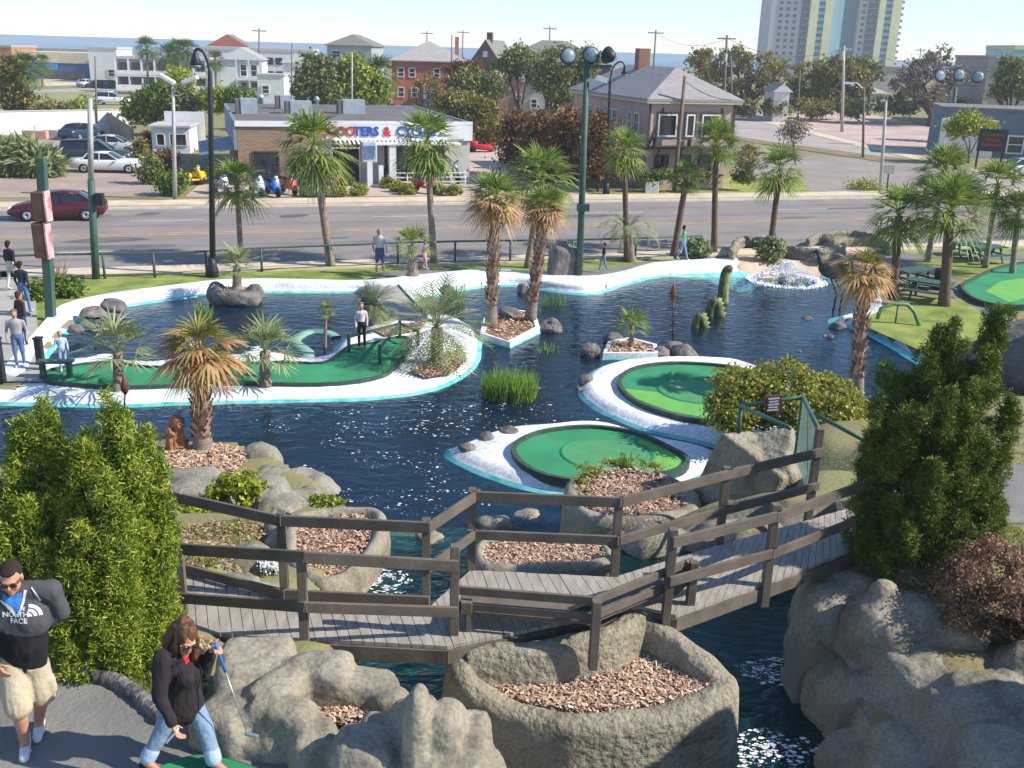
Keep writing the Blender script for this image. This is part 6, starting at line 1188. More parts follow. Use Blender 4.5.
# red sign post at left
p = Z(51, 320, G); q = Y(41, 158, p.y)-p; sp_ = empty('sign_post', p, 0, 'green square post with two red edged wooden signs by the left path', 'sign'); b = MB(); b.bar((0, 0, -.1), tuple(q), .26, .26, (0, 1, 0)); b.build('post', m_green, sp_)
for a, b0, b1, tw in ((44, 191, 220, .0), (45, 222, 257, .08)):
    c_ = Y(a, (b0+b1)/2, p.y)-p; hh = abs(Y(a, b0, p.y).z-Y(a, b1, p.y).z); b = MB(); b.box((0, 0, 0), (.42, .4, hh)); o = b.build('sign_board', mat('sign_brown', '#6a4a3c', .8, .2, 3), sp_, .05); o.location = (c_.x-.06, -.12, c_.z); b = MB(); b.box((.235, 0, 0), (.05, .42, hh*1.04)); b.build('red_edge', mat('sign_red_edge', '#b4443f', .6, .2, 2, col2='#d8cfc8'), o)
# green pipe rail along the road
fb = [(-60, 284), (0, 282), (52, 280), (105, 279), (155, 278), (207, 276), (262, 272), (330, 269), (398, 266), (455, 264), (510, 263), (572, 262), (635, 260), (700, 257)]
P = [Z(a, b_, G) for a, b_ in fb]; rail_ = empty('pipe_fence', P[0], 0, 'green pipe and mesh fence between the lawn and the road', 'fence')
b = MB(); b.tube([tuple(p-P[0]+Vector((0, 0, 1.0))) for p in P], .045, 8); b.build('top_rail', m_green, rail_); b = MB(); b.tube([tuple(p-P[0]+Vector((0, 0, .12))) for p in P], .02, 6); b.build('bottom_wire', m_green, rail_)
for p in P: b = MB(); b.tube([tuple(p-P[0]), tuple(p-P[0]+Vector((0, 0, 1.03)))], .05, 8); b.build('post', m_green, rail_)
# ------------------------------------------------------------------ vehicles
m_tyre = mat('tyre_rubber', '#1d1c1c', .9, .15, 8); m_rim = mat('wheel_rim', '#b5b7b9', .35, .1, 8, metal=.7); m_carg = mat('car_glass', (.015, .018, .022), .06, .2, 2, spec=.8); m_headl = mat('headlight_glass', '#d9dce0', .15, .05, 4); m_tail = mat('tail_light_red', '#a31d1d', .3, .1, 4); m_chr = mat('trim_dark', '#35363a', .4, .1, 4)
def paint(n, c): return mat('paint_'+n, c, .28, .03, 1.0, spec=.6)
def loft(mb, secs, smooth=True):
    n = len(secs[0]); v = [p for s_ in secs for p in s_]; f = []
    for i in range(len(secs)-1):
        for k in range(n): f.append((i*n+k, i*n+(k+1) % n, (i+1)*n+(k+1) % n, (i+1)*n+k))
    f += [tuple(range(n))[::-1], tuple((len(secs)-1)*n+k for k in range(n))]; mb.add(v, f, smooth)
def car(label, p, rz, pm, kind='sedan', L=4.7, Wd=1.78, name='parked_car', cat='car'):
    root = empty(name, p, rz, label, cat, 'parked and passing cars'); s_ = L/4.7; w_ = Wd/2
    if kind == 'sedan': body = [(-2.35, .45, .80), (-2.25, .32, .96), (-1.6, .24, 1.0), (-.8, .22, .95), (.9, .22, .92), (1.6, .24, .84), (2.15, .28, .72), (2.35, .4, .58)]; cab = [(-1.75, .99), (-1.15, 1.38), (-.3, 1.45), (.35, 1.40), (1.2, .93)]
    elif kind == 'old': body = [(-2.35, .42, .82), (-2.3, .35, .92), (-1.6, .27, .94), (-.6, .25, .92), (.8, .25, .92), (1.6, .27, .9), (2.25, .3, .84), (2.35, .38, .72)]; cab = [(-1.5, .93), (-1.15, 1.34), (-.4, 1.38), (.1, 1.36), (.75, .93)]
    elif kind == 'suv': body = [(-2.3, .5, 1.05), (-2.22, .4, 1.15), (-1.5, .34, 1.16), (0, .32, 1.12), (1.1, .32, 1.08), (1.8, .34, 1.0), (2.25, .4, .85), (2.35, .5, .7)]; cab = [(-2.22, 1.14), (-2.05, 1.72), (-.3, 1.8), (.3, 1.74), (1.15, 1.08)]
    else: body = [(-2.35, .55, .95), (-2.3, .5, 1.05), (-1.0, .42, 1.06), (-.3, .4, 1.05), (.9, .4, 1.04), (1.7, .42, 1.0), (2.25, .45, .92), (2.35, .55, .75)]; cab = [(-.55, 1.05), (-.4, 1.62), (.1, 1.68), (.45, 1.62), (1.0, 1.04)]
    mb = MB(); secs = []
    for x, z0, z1 in body:
        k = 1-.10*max(0, (abs(x)-1.7)/.65)**1.5; secs.append([(x*s_, -w_*k*.93, z0), (x*s_, -w_*k, z0+.25*(z1-z0)), (x*s_, -w_*k, z0+.7*(z1-z0)), (x*s_, -w_*k*.9, z1), (x*s_, 0, z1+.03), (x*s_, w_*k*.9, z1), (x*s_, w_*k, z0+.7*(z1-z0)), (x*s_, w_*k, z0+.25*(z1-z0)), (x*s_, w_*k*.93, z0)])
    loft(mb, secs); mb.build('body', pm, root)
    belt = lambda x: np.interp(x, [q[0] for q in body], [q[2] for q in body])-.03
    mb = MB(); loft(mb, [[(x*s_, -w_*.88, belt(x)), (x*s_, -w_*(.88-.2*(z-belt(x))/.5), z), (x*s_, 0, z+.03), (x*s_, w_*(.88-.2*(z-belt(x))/.5), z), (x*s_, w_*.88, belt(x))] for x, z in cab], False); mb.build('windows', m_carg, root)
    mb = MB(); r = cab[1:4]; loft(mb, [[(x*s_, -w_*.71, z-.04), (x*s_, -w_*.68, z+.015), (x*s_, 0, z+.045), (x*s_, w_*.68, z+.015), (x*s_, w_*.71, z-.04)] for x, z in r])
    for sg in (-1, 1):
        for a, c_ in ((cab[0], cab[1]), (cab[3], cab[4])): mb.bar((a[0]*s_, sg*w_*(.9 if a is cab[0] else .72), a[1]), (c_[0]*s_, sg*w_*(.72 if a is cab[0] else .9), c_[1]), .07, .06)
        mx = cab[2][0]; mb.bar((mx*s_, sg*w_*.9, belt(mx)), (mx*s_, sg*w_*.71, cab[2][1]), .09, .05, (1, 0, 0))
    mb.build('roof', pm, root)
    zw = .33 if kind in ('sedan', 'old') else .38
    for x in (-1.42*s_, 1.42*s_):
        for sg in (-1, 1):
            t = MB(); k = 20; t.lathe([(zw*.62, -.09), (zw*.95, -.1), (zw, -.06), (zw, .06), (zw*.95, .1), (zw*.62, .09)], n=k); o = t.build('wheel', m_tyre, root); o.location = (x, sg*(w_-.08), zw); o.rotation_euler = (rad(90), 0, 0); h = MB(); h.lathe([(zw*.63, -.085), (zw*.55, -.1), (.06, -.11), (.06, .11), (zw*.55, .1), (zw*.63, .085)], n=k); h.build('rim', m_rim, o)
    for sg in (-1, 1):
        mb = MB(); mb.box((2.24*s_, sg*w_*.66, body[-1][2]+.07), (.16, .34, .13)); mb.build('headlight', m_headl, root, .03); mb = MB(); mb.box((-2.27*s_, sg*w_*.72, body[0][2]-.02), (.12, .28, .15)); mb.build('tail_light', m_tail, root, .03); mb = MB(); mb.box((.75*s_, sg*(w_+.07), body[3][2]+.05), (.12, .16, .12)); mb.build('mirror', pm, root, .03)
    mb = MB(); mb.box((2.3*s_, 0, .42), (.12, Wd*.8, .14)); mb.build('bumper', m_chr, root, .03); mb = MB(); mb.box((-2.3*s_, 0, .48), (.12, Wd*.8, .14)); mb.build('bumper', m_chr, root, .03); return root
c17 = rad(17)
car('dark red sedan driving left along the far lane past the car park', Z(60, 219, G), math.pi+rad(15), paint('maroon', '#4c121b'), 'sedan', 4.6, name='red_sedan')
car('old white two door car parked beside the dark van', Z(110, 172, G), rad(6), paint('white', '#d8d8d4'), 'old', 5.0, 1.8)
car('dark grey van parked behind the old white car', Z(97, 164, G), rad(12), paint('dark_grey', '#2f3a3a'), 'suv', 5.0, 1.9, 'parked_van', 'van')
car('dark blue car parked near the white wall in the left car park', Z(82, 139, G), rad(75), paint('navy', '#2b3a55'), 'sedan', 4.5)
car('silver car half hidden behind the dark van', Z(113, 153, G), rad(10), paint('silver', '#a9adad'), 'sedan', 4.4)
car('red pickup parked before the red brick block', Y(390, 99, 140), rad(2), paint('red', '#c4221c'), 'pickup', 4.6, name='pickup_truck', cat='pickup'); bpy.data.objects['pickup_truck'].location.z = G
for lab, a, b_, pm in (('white car parked at the end of the motel, farthest left', 87, 87, paint('white', '#d8d8d4')), ('dark car parked before the motel, beside the white one', 101, 88, paint('black', '#1e2226')), ('grey car parked before the motel, third from the left', 111, 88, paint('grey', '#5c6166'))): car(lab, Z(a, b_, G), rad(80), pm, 'sedan', 4.5)
car('pale van roof seen above the white wall', Z(113, 105, G), rad(10), paint('white', '#d8d8d4'), 'suv', 4.8, name='parked_van', cat='van')
car('white car entering at the right edge beside the black sign', Z(1026, 176, G), rad(5), paint('white', '#d8d8d4'), 'sedan', 4.6)
def scooter(label, a, b_, rz, pm, seed=0, name='scooter'):
    root = empty(name, Z(a, b_, G), rz, label, 'scooter', 'rental scooters outside the shop'); root.scale = (1.2, 1.2, 1.2)
    for x in (-.62, .62):
        t = MB(); t.lathe([(.12, -.05), (.22, -.06), (.24, 0), (.22, .06), (.12, .05)], n=14); o = t.build('wheel', m_tyre, root); o.location = (x, 0, .24); o.rotation_euler = (rad(90), 0, 0)
    v, f = ell((-.45, 0, .58), (.48, .17, .2), (0, .1, 0), .7); b = MB(); b.add(v, f, True); b.box((.05, 0, .33), (.7, .3, .08)); v, f = ell((.45, 0, .62), (.1, .22, .38), (0, -.35, 0), .6); b.add(v, f, True); v, f = ell((.62, 0, .46), (.26, .09, .08), (0, 0, 0), .8); b.add(v, f, True); b.build('bodywork', pm, root)
    v, f = ell((-.42, 0, .8), (.42, .15, .07), (0, 0, 0), .7); b = MB(); b.add(v, f, True); b.build('seat', m_tyre, root)
    b = MB(); b.tube([(.62, 0, .3), (.36, 0, 1.02)], .03, 6); b.tube([(.3, -.34, 1.05), (.36, 0, 1.02), (.3, .34, 1.05)], .022, 6); b.build('handlebar', m_chr, root); v, f = ell((.45, 0, .98), (.1, .1, .1)); b = MB(); b.add(v, f, True); b.build('headlight', m_headl, root)
    for sg in (-1, 1): b = MB(); b.tube([(.34, sg*.25, 1.05), (.3, sg*.3, 1.25)], .01, 4); b.box((.3, sg*.3, 1.27), (.03, .12, .09)); b.build('mirror', m_chr, root)
    return root
cy_ = paint('yellow', '#d6b422'); cb_ = paint('blue', '#2458a6'); cr_ = paint('bright_red', '#c2202c'); cw_ = paint('ivory', '#d9d6cc'); ck_ = paint('black', '#1e2226'); cg_ = paint('dark_green', '#1f3a30'); cs_ = paint('silver', '#a9adad')
for lab, a, b_, rz, pm in [('yellow scooter parked left of the shop, nearest the white street lamp', 192, 186, .4, cy_), ('yellow and black scooter behind the street lamp post, second from left', 207, 184, .5, cy_), ('silver scooter seen head on left of the ragged palm', 221, 194, -1.3, cs_), ('grey scooter seen head on right of the ragged palm', 257, 196, -1.4, cs_), ('blue scooter second in the row of three facing the road', 273, 196, -1.4, cb_), ('red and white scooter at the right end of the row of three', 289, 194, -1.35, cr_), ('ivory scooter by the shop window, left of the tall palm', 305, 186, .2, cw_), ('red scooter lying low behind clipped bushes at the shop door', 327, 187, .1, cr_),
                          ('blue scooter behind the railing left of the others', 385, 184, -.9, cb_), ('black scooter behind the railing, second from left', 397, 183, -1.0, ck_), ('dark green scooter in front of the shop display', 408, 184, -1.2, cg_), ('black scooter left of the leaning palm', 420, 182, -1.2, ck_), ('red scooter among clipped bushes beside the leaning palm', 424, 193, -1.2, cr_), ('dark scooter standing alone right of the leaning palm', 450, 183, -1.2, cg_), ('ivory scooter in the shade beside the red trike', 462, 151, -2.2, cw_)]: scooter(lab, a, b_, rz+.5, pm)
# red three wheeler
p = Z(481, 152, G); tk = empty('trike', p, rad(10), 'red three wheeled scooter car parked under the olive tree', 'trike'); b = MB(); v, f = ell((0, 0, .5), (1.3, .65, .3), (0, .08, 0), .7); b.add(v, f, True); v, f = ell((-.7, 0, .75), (.45, .6, .3), (0, 0, 0), .7); b.add(v, f, True); b.build('body', cr_, tk); b = MB(); v, f = ell((-.15, 0, .8), (.4, .5, .25), (0, 0, 0), .7); b.add(v, f, True); b.build('seat', m_tyre, tk); b = MB(); b.add([(.3, -.5, .75), (.3, .5, .75), (.1, .45, 1.2), (.1, -.45, 1.2), (.33, -.5, .75), (.33, .5, .75), (.13, .45, 1.2), (.13, -.45, 1.2)], [(0, 1, 2, 3), (7, 6, 5, 4), (3, 2, 6, 7), (0, 3, 7, 4), (1, 5, 6, 2)]); b.build('windscreen', m_carg, tk)
for x, y in ((-.8, -.6), (-.8, .6), (.9, 0)): t = MB(); t.lathe([(.12, -.07), (.26, -.08), (.28, 0), (.26, .08), (.12, .07)], n=14); o = t.build('wheel', m_tyre, tk); o.location = (x, y, .28); o.rotation_euler = (rad(90), 0, 0)
# barriers, bins and sign at the far lots
for lab, a, b_, w_, c_ in (('pink low concrete block before the white wall at left', 36, 139, 2.2, '#c99a80'), ('pale low concrete block right of the pink one', 52, 138, 1.4, '#c4bfb2')):
    o = part('concrete_block', None, mat('block_'+c_[1:], c_, .9, .1, 2), (-w_/2, w_/2, -.3, .3, 0, .75), bevel=.04); o.location = Z(a, b_, G); tag(o, lab, 'concrete block')
for lab, a, b_ in (('yellow barrel among the yuccas at the left edge', 24, 166), ('second yellow barrel right of the first among yuccas', 34, 166), ('orange yellow barrel by the white wall at left', 12, 130)):
    b = MB(); b.lathe([(.4, 0), (.46, .1), (.44, .4), (.48, .45), (.44, .5), (.42, .95), (.36, 1.0)], n=14); o = b.build('barrel', mat('barrel_yellow', '#d29a28', .6, .12, 2)); o.location = Z(a, b_, G); tag(o, lab, 'barrel')
p = Z(22, 176, G); cloud('yucca_clump', 'large clump of yucca at the left edge of the car park', 'plant', p, [((-1.8, .3, .8), (1.0, .8, .9), 40), ((0, 0, 1.1), (1.2, .8, 1.0), 50), ((1.4, 0, .9), (.9, .7, .9), 40)], m_palmg, .45, 77, .4, 16, 5.0, .1)
p = Z(987, 170, G); sg_ = empty('road_sign', p, rad(-12), 'black roadside sign board with dark red lines by the grey hall', 'sign'); q = Y(992, 129, p.y); hh = q.z-G
for x in (-1.0, 1.0): b = MB(); b.box((x, 0, hh/2), (.16, .16, hh)); b.build('post', m_blk, sg_)
b = MB(); b.box((0, -.05, hh-.95), (2.3, .3, 1.9)); b.build('board', m_blk, sg_)
for k, wq in enumerate((1.8, 1.2, 1.6)): b = MB(); b.box((0, -.215, hh-.5-k*.42), (wq, .02, .2)); b.build('red_line', mat('sign_red_dim', '#8e2a26', .6, .3, 6), sg_)
# ------------------------------------------------------------------ course furniture
for lab, a, b_, hh in (('dark short post on the right side of the left path', 41, 364, .75), ('dark short post at the left edge by the path', 2, 382, 1.2)):
    b = MB(); b.box((0, 0, hh/2), (.18, .18, hh)); b.box((0, 0, hh+.02), (.22, .22, .05)); o = b.build('bollard', m_blk); o.location = Z(a, b_, .3); tag(o, lab, 'bollard')
p = Z(57, 377, .3); tb = empty('bench', p, .1, 'small green bench by the boy at the left end of the green', 'bench'); b = MB(); b.box((0, 0, .45), (.95, .3, .06)); b.build('seat', m_green, tb)
for x in (-.35, .35): b = MB(); b.box((x, 0, .21), (.09, .25, .42)); b.build('leg', m_green, tb)
# ramp walkway on to the big island and its rails
a0, a1 = Z(382, 287, .32), Z(408, 318, .30); rp_ = empty('walkway_bridge', a0, 0, 'short grey footway crossing the channel to the big island', 'footway'); d = a1-a0; b = MB(); b.bar((0, 0, .0), tuple(d), 1.25, .08); b.build('deck', MATS['pale_path'], rp_); nrm = Vector((d.y, -d.x, 0)).normalized()*.64
for sg in (-1, 1): b = MB(); b.bar(tuple(nrm*sg+Vector((0, 0, .02))), tuple(d+nrm*sg+Vector((0, 0, .02))), .06, .12); b.build('side_board', m_kdark, rp_)
P = [Z(349, 352, .3), Z(400, 338, .3)]; hr = empty('low_rail', P[0], 0, 'dark green low rail at the head of the long green behind the girl', 'rail'); q = [Vector((0, 0, 0)), P[1]-P[0], Z(380, 364, .3)-P[0], Z(418, 345, .3)-P[0]]
for v in q: b = MB(); b.box((v.x, v.y, .28), (.09, .09, .62)); b.build('post', m_green, hr)
for i, j in ((0, 1), (2, 1), (1, 3)): b = MB(); b.bar(tuple(q[i]+Vector((0, 0, .48))), tuple(q[j]+Vector((0, 0, .48))), .06, .07); b.build('rail', m_green, hr)
def torch(label, base, topp, z):
    root, d = pole('garden_torch', label, base, topp, .022, .02, m_blk, 'torch', z=z); b = MB(); b.lathe([(.03, -.12), (.1, .0), (.11, .12), (.05, .3), (.015, .42)], tuple(d), 10); b.build('torch_head', mat('torch_copper', '#6a3c30', .5, .2, 5), root)
torch('garden torch on a thin pole standing in the open pond', (673, 345), (673, 296), .1); torch('garden torch in front of the big island above the left juniper', (124, 418), (125, 390), 0)
# lion statues
m_stat = mat('terracotta', '#a0714f', .85, .25, 6, .3, 20)
def statue(label, a, b_, hh, seed):
    p = Z(a, b_, .4); k = hh/.8; me = fuse([ell((0, 0, .06), (.2, .16, .07), (0, 0, 0), .5), cone((0, .05, .1), (0, -.02, .5), .15, .12), cone((-.08, -.1, .08), (-.07, -.08, .4), .05, .05), cone((.08, -.1, .08), (.07, -.08, .4), .05, .05), ell((0, -.06, .62), (.13, .12, .15)), ell((0, -.17, .6), (.06, .07, .06)), ell((0, .0, .62), (.17, .11, .19)), cone((.1, .14, .1), (.2, .1, .14), .06, .05), cone((-.1, .14, .1), (-.2, .1, .14), .06, .05)], .025, 2, .01, 6, seed); me.transform(Matrix.Scale(k, 4)); o = link('lion_statue', me, m_stat); o.location = p; o.rotation_euler = (0, 0, seed*.5); tag(o, label, 'statue')
statue('seated brown lion statue closest to the mulched palm', 179, 450, .85, 1); statue('smaller crouching brown statue left of the seated lion', 171, 452, .6, 2); statue('small brown figure behind the yellow green shrub', 247, 502, .45, 3)
# teal pipe post beside the juniper
root, d = pole('pipe_post', 'teal painted pipe post between juniper and bridge rail', (174, 566), (167, 467), .03, .03, mat('teal_pipe', '#3f7f78', .5, .15, 3), 'post', z=2.2)
# chain link fence and rules sign by the hedge
m_gp = mat('green_pipe', '#3f6a5c', .5, .15, 4); P = {k: Y(a, b_, yd) for k, a, b_, yd in (('a', 741, 406, 16.2), ('b', 790, 428, 14.2), ('c', 803, 397, 15.8), ('d', 818, 428, 13.6), ('e', 813, 413, 14.9), ('f', 866, 441, 14.0), ('g', 800, 402, 16.0))}
cf = empty('pipe_fence', P['b'], 0, 'green pipe and mesh fence in front of the clipped hedge', 'fence'); R0 = P['b'].copy(); b = MB()
for i, j in (('a', 'b'), ('c', 'd'), ('e', 'f'), ('a', 'c')): bb = MB(); bb.tube([tuple(P[i]-R0), tuple(P[j]-R0)], .035, 8); bb.build('rail', m_gp, cf)
for k in ('a', 'c', 'd', 'f'): bb = MB(); bb.tube([tuple(P[k]-R0), (P[k].x-R0.x, P[k].y-R0.y, P[k].z-R0.z-(.5 if k == 'a' else .95 if k == 'f' else 1.15))], .035, 8); bb.build('post', m_gp, cf)
def chain(parent, a, c_, hh, off):
    b = MB(); n = int((c_-a).length/.09); dn = Vector((0, 0, -hh)); k = max(1, int(hh/.09))
    for i in range(-k, n):
        for s_ in (0, 1):
            p0, p1 = (i, 0), (i+k, 1)
            t0, t1 = max(0, -i)/k, min(1, (n-i)/k)
            if t1 <= t0: continue
            u = lambda t: (a.lerp(c_, (i+t*k)/n) + dn*(t if s_ else 1-t))
            b.tube([tuple(u(t0)-off), tuple(u(t1)-off)], .004, 3, False, False)
    return b.build('chain_link', m_gp, parent)
chain(cf, P['c'], P['d'], 1.1, R0)
rs = empty('rules_sign', Y(773, 404, 15.6), 0, 'small maroon notice board with white lines on the green fence', 'sign'); b = MB(); b.box((0, 0, 0), (.26, .03, .3), ry=-.12); b.build('board', mat('sign_maroon', '#7c3a34', .6, .15, 5), rs)
for k in range(5): b = MB(); b.box((0, -.02, .1-k*.05), (.18-.03*(k % 2), .012, .025), ry=-.12); b.build('text_line', m_lgt, rs)
# fountain
m_foam = mat('white_foam', (.85, .88, .9), .6, .05, 5); p = Z(786, 281, 0); fo = empty('fountain', p, 0, 'round white spraying fountain near the far right shore of the pond', 'fountain'); fo.scale = (1.22, 1.22, 1.1); r = random.Random(4); b = MB(); b.lathe([(.25, -.2), (.3, .1), (.12, .18)], n=14); b.build('nozzle', m_gpole, fo)
def drops(name, n, fn, parent, s0=.012, s1=.03):
    R = np.random.RandomState(n); V = []; Q = []
    base = np.array([(1, 0, 0), (-1, 0, 0), (0, 1, 0), (0, -1, 0), (0, 0, 1), (0, 0, -1)]); F = [(0, 2, 4), (2, 1, 4), (1, 3, 4), (3, 0, 4), (2, 0, 5), (1, 2, 5), (3, 1, 5), (0, 3, 5)]
    for i in range(n):
        c_ = np.array(fn(R)); s_ = R.uniform(s0, s1); V.append(base*s_*np.array([1, 1, 1.5])+c_); Q += [tuple(np.array(f)+i*6) for f in F]
    return link(name, np_mesh(name, np.concatenate(V), np.array(Q)), m_foam, parent)
def jet(R):
    t = R.uniform(0, 1); a = int(R.uniform(0, 14))/14*6.283+R.normal()*.06; rr_ = 1.15*t; z = 1.15*(t*1.6)*(1-t)*2.2*.40+R.normal()*.03; return (rr_*math.cos(a), rr_*math.sin(a), max(.02, z+.08*(1-t)))
def crownj(R): t = R.uniform(0, 1); a = R.uniform(0, 6.283); return (.3*t*math.cos(a), .3*t*math.sin(a), 1.0*t*(1.25-t)*1.9+R.normal()*.04)
def ringf(R): a = R.uniform(0, 6.283); q = 1.2+R.normal()*.1; return (q*math.cos(a), q*math.sin(a), abs(R.normal())*.02)
for o in (drops('jet_spray', 1500, jet, fo, .01, .022), drops('centre_spray', 500, crownj, fo, .01, .022), drops('foam_ring', 1500, ringf, fo, .015, .04)): o['kind'] = 'stuff'
# sea serpent
m_serp = mat('serpent_green', '#3c4a28', .6, .3, 5, .3, 20, col2='#6f7a40'); m_spine = mat('serpent_yellow', '#c2bd86', .6, .2, 5); se = empty('sea_serpent', Z(712, 312, 0), 0, 'green and yellow sea serpent sculpture with tall neck rising from the pond', 'sculpture'); o0 = se.location.copy()
def sbend(name, pts_, rr_, sp_n, hs=.12):
    P = [Y(a, b_, yy)-o0 for a, b_, yy in pts_]; S = spline(P, False, 5); n = len(S); b = MB(); b.tube([tuple(v) for v in S], [rr_[0]+(rr_[1]-rr_[0])*i/(n-1) for i in range(n)], 12); o = b.build(name, m_serp, se); b = MB()
    for i in range(1, n-1):
        t = (S[i+1]-S[i-1]).normalized(); u = Vector((1, 0, 0)); u = (u-t*u.dot(t)).normalized(); s_ = t.cross(u); r_ = rr_[0]+(rr_[1]-rr_[0])*i/(n-1); c_ = S[i]+u*r_*.9; b.add([c_-t*.09-s_*.03, c_-t*.09+s_*.03, c_+t*.09+s_*.03, c_+t*.09-s_*.03, c_+u*hs+t*.03], [(0, 1, 4), (1, 2, 4), (2, 3, 4), (3, 0, 4)])
    b.build('spines', m_spine, o); return o
yb = Z(722, 303, 0).y
sbend('neck', [(722, 308, yb), (722, 298, yb), (723, 285, yb), (725, 273, yb), (728, 268, yb)], (.2, .14), 8); b = MB(); v, f = ell(Y(728, 269, yb)-o0, (.2, .16, .15), (0, -.5, 0)); b.add(v, f, True); b.build('head', m_serp, se)
sbend('hump', [(709, 322, Z(712, 316, 0).y), (711, 308, Z(712, 316, 0).y), (716, 302, Z(712, 316, 0).y), (721, 322, Z(712, 316, 0).y)], (.19, .17), 6); sbend('hump', [(695, 336, Z(699, 327, 0).y), (696, 323, Z(699, 327, 0).y), (701, 317, Z(699, 327, 0).y), (706, 336, Z(699, 327, 0).y)], (.17, .14), 6)
# heron statue behind the rusty palm
hp = Z(836, 313, -.05); he = empty('bird_statue', hp, 0, 'dark long legged bird statue standing on the teal shelf behind the rusty palm', 'statue'); bt = Y(832, 270, hp.y)-hp
for x in (-.13, .12): b = MB(); b.tube([(x, 0, -.3), (x*.9+.04, .02, bt.z*.45), (bt.x+x*.5, 0, bt.z-.2)], .04, 6); b.build('leg', m_blk, he)
me = fuse([ell((bt.x, 0, bt.z), (.55, .3, .33), (0, .25, 0)), cone((bt.x-.4, 0, bt.z+.1), (bt.x-.62, 0, bt.z+.65), .12, .07), ell((bt.x-.66, 0, bt.z+.7), (.14, .09, .09)), cone((bt.x-.75, 0, bt.z+.68), (bt.x-1.0, 0, bt.z+.55), .05, .02), cone((bt.x+.4, 0, bt.z-.1), (bt.x+.75, 0, bt.z-.3), .15, .05)], .04, 3, .02, 4, 2); link('body', me, mat('statue_dark', '#4a4640', .8, .25, 4), he)
# low stone walls on the far shore
m_pebw = rockmat('pebble_wall', '#a79c86', '#c9bea6', '#6b6353', 9, 1.0)
def swall(label, pts_, hh, th=.3):
    P = [Z(a, b_, G) for a, b_ in pts_]; S = spline(P, False, 4); r = random.Random(len(label)); v, f = [], []; mb = MB(); L = []
    for i in range(len(S)-1): t = (S[i+1]-S[i]); L.append(cone(S[i]+Vector((0, 0, hh*.3)), S[i+1]+Vector((0, 0, hh*.3)), th*.55, th*.55, 8)); L.append(cone(S[i]+Vector((0, 0, hh-th*.5)), S[i+1]+Vector((0, 0, hh-th*.5)), th*.55, th*.55, 8))
    me = fuse(L, .07, 1, .05, 5, len(label), .04); loc = settle(me, P[0]); o = link('stone_wall', me, m_pebw); o.location = loc; tag(o, label, 'wall')
swall('low curved pebble wall at the left end, by the leafy bush', [(731, 262), (738, 250), (755, 248), (766, 252)], .6); swall('long low pebble wall right behind the fountain', [(783, 258), (800, 261), (825, 262), (842, 256)], .65); swall('low pebble wall nearest the road, topmost of the three long ones', [(808, 249), (820, 243), (850, 240), (872, 244)], .55); swall('low pebble wall between the roadside one and the rusty palm', [(832, 250), (850, 248), (880, 249), (890, 256)], .55)
# right hand tables, bins, arch
def table(label, a, b_, rz, s_=1.0):
    root = empty('picnic_table', Z(a, b_, G), rz, label, 'picnic table', 'picnic tables at right'); b = MB(); b.box((0, 0, .74), (1.7, .8, .06)); b.build('tabletop', m_green, root)
    for y in (-.7, .7): b = MB(); b.box((0, y, .45), (1.7, .28, .05)); b.build('seat', m_green, root)
    for x in (-.6, .6): b = MB(); b.bar((x, -.7, .42), (x, .7, .42), .08, .08); b.bar((x, -.5, 0), (x, -.15, .72), .08, .08); b.bar((x, .5, 0), (x, .15, .72), .08, .08); b.build('leg', m_green, root)
    root.scale = (s_,)*3; return root
table('green picnic table nearest the pond at right, behind the rusty palm', 912, 287, .5); table('dark picnic table behind the stout palm', 928, 300, -.6); table('picnic table under the palms right of the stout palm', 985, 262, .3); table('picnic table nearest the road at right', 965, 256, .2, .9)
b = MB(); b.lathe([(.26, 0), (.3, .05), (.31, .8), (.34, .85), (.3, .9)], n=14); o = b.build('bin', m_blk); o.location = Z(940, 290, G); tag(o, 'dark round litter bin left of the stout palm', 'bin')
ar = empty('arch_frame', Z(895, 325, G), .1, 'curved green frame standing on the small lawn at right', 'frame'); b = MB(); b.tube([(-.75, -.1, .25), (-.62, 0, .6), (-.2, 0, .78), (.35, 0, .75), (.6, -.1, .5), (.78, -.3, .0)], .07, 8); b.build('arch', mat('arch_green', '#5e8a5a', .5, .15, 4), ar); b = MB(); b.tube([(0, 0, .76), (0, 0, 0)], .03, 6); b.build('leg', m_gp, ar)
green('bright green carpet with raised lobes beyond the stout palm at right', [(960, 288), (972, 280), (1000, 268), (1040, 262), (1100, 262), (1110, 290), (1050, 306), (1000, 307), (972, 300)], .32, bright=[(985, 292), (1000, 282), (1040, 276), (1045, 292), (1010, 303)], kerb=.12, turf=m_turf, h=.12)
rockform('rock_hill', 'big dark grey rock slope rising at the right edge', [(975, 352, 1060, 330, 1.1, 3.0, 2.4, .7), (1010, 330, 1120, 310, 2.0, 3.6, 3.0, .7), (1060, 320, 1160, 318, 2.6, 4, 4, .7)], .14, 4, .12, .02, .9, rockmat('dark_rock', '#6a665f', '#807b73', '#454239', 1.5, .6), 'rock', 21)
# unseen rock mound, added and shaped to shade the lower right corner
me = fuse([ell((8.9, 6.6, 3.5), (2.4, 2.3, 3.5), (0, 0, 0), .55), ell((9.2, 4, 3.6), (2.4, 2.6, 3.6), (0, 0, .3), .6), ell((9.4, 8.0, 2.6), (2.0, 1.4, 2.6), (0, 0, 0), .7)], .16, 5, .2, 1, 31, .03); loc = settle(me, (8.6, 5.5, 2.5)); o = link('shade_mound', me, m_rock); o.location = loc; tag(o, 'tall unseen rock mound right of the view, added to shade the stream rocks', 'rock')
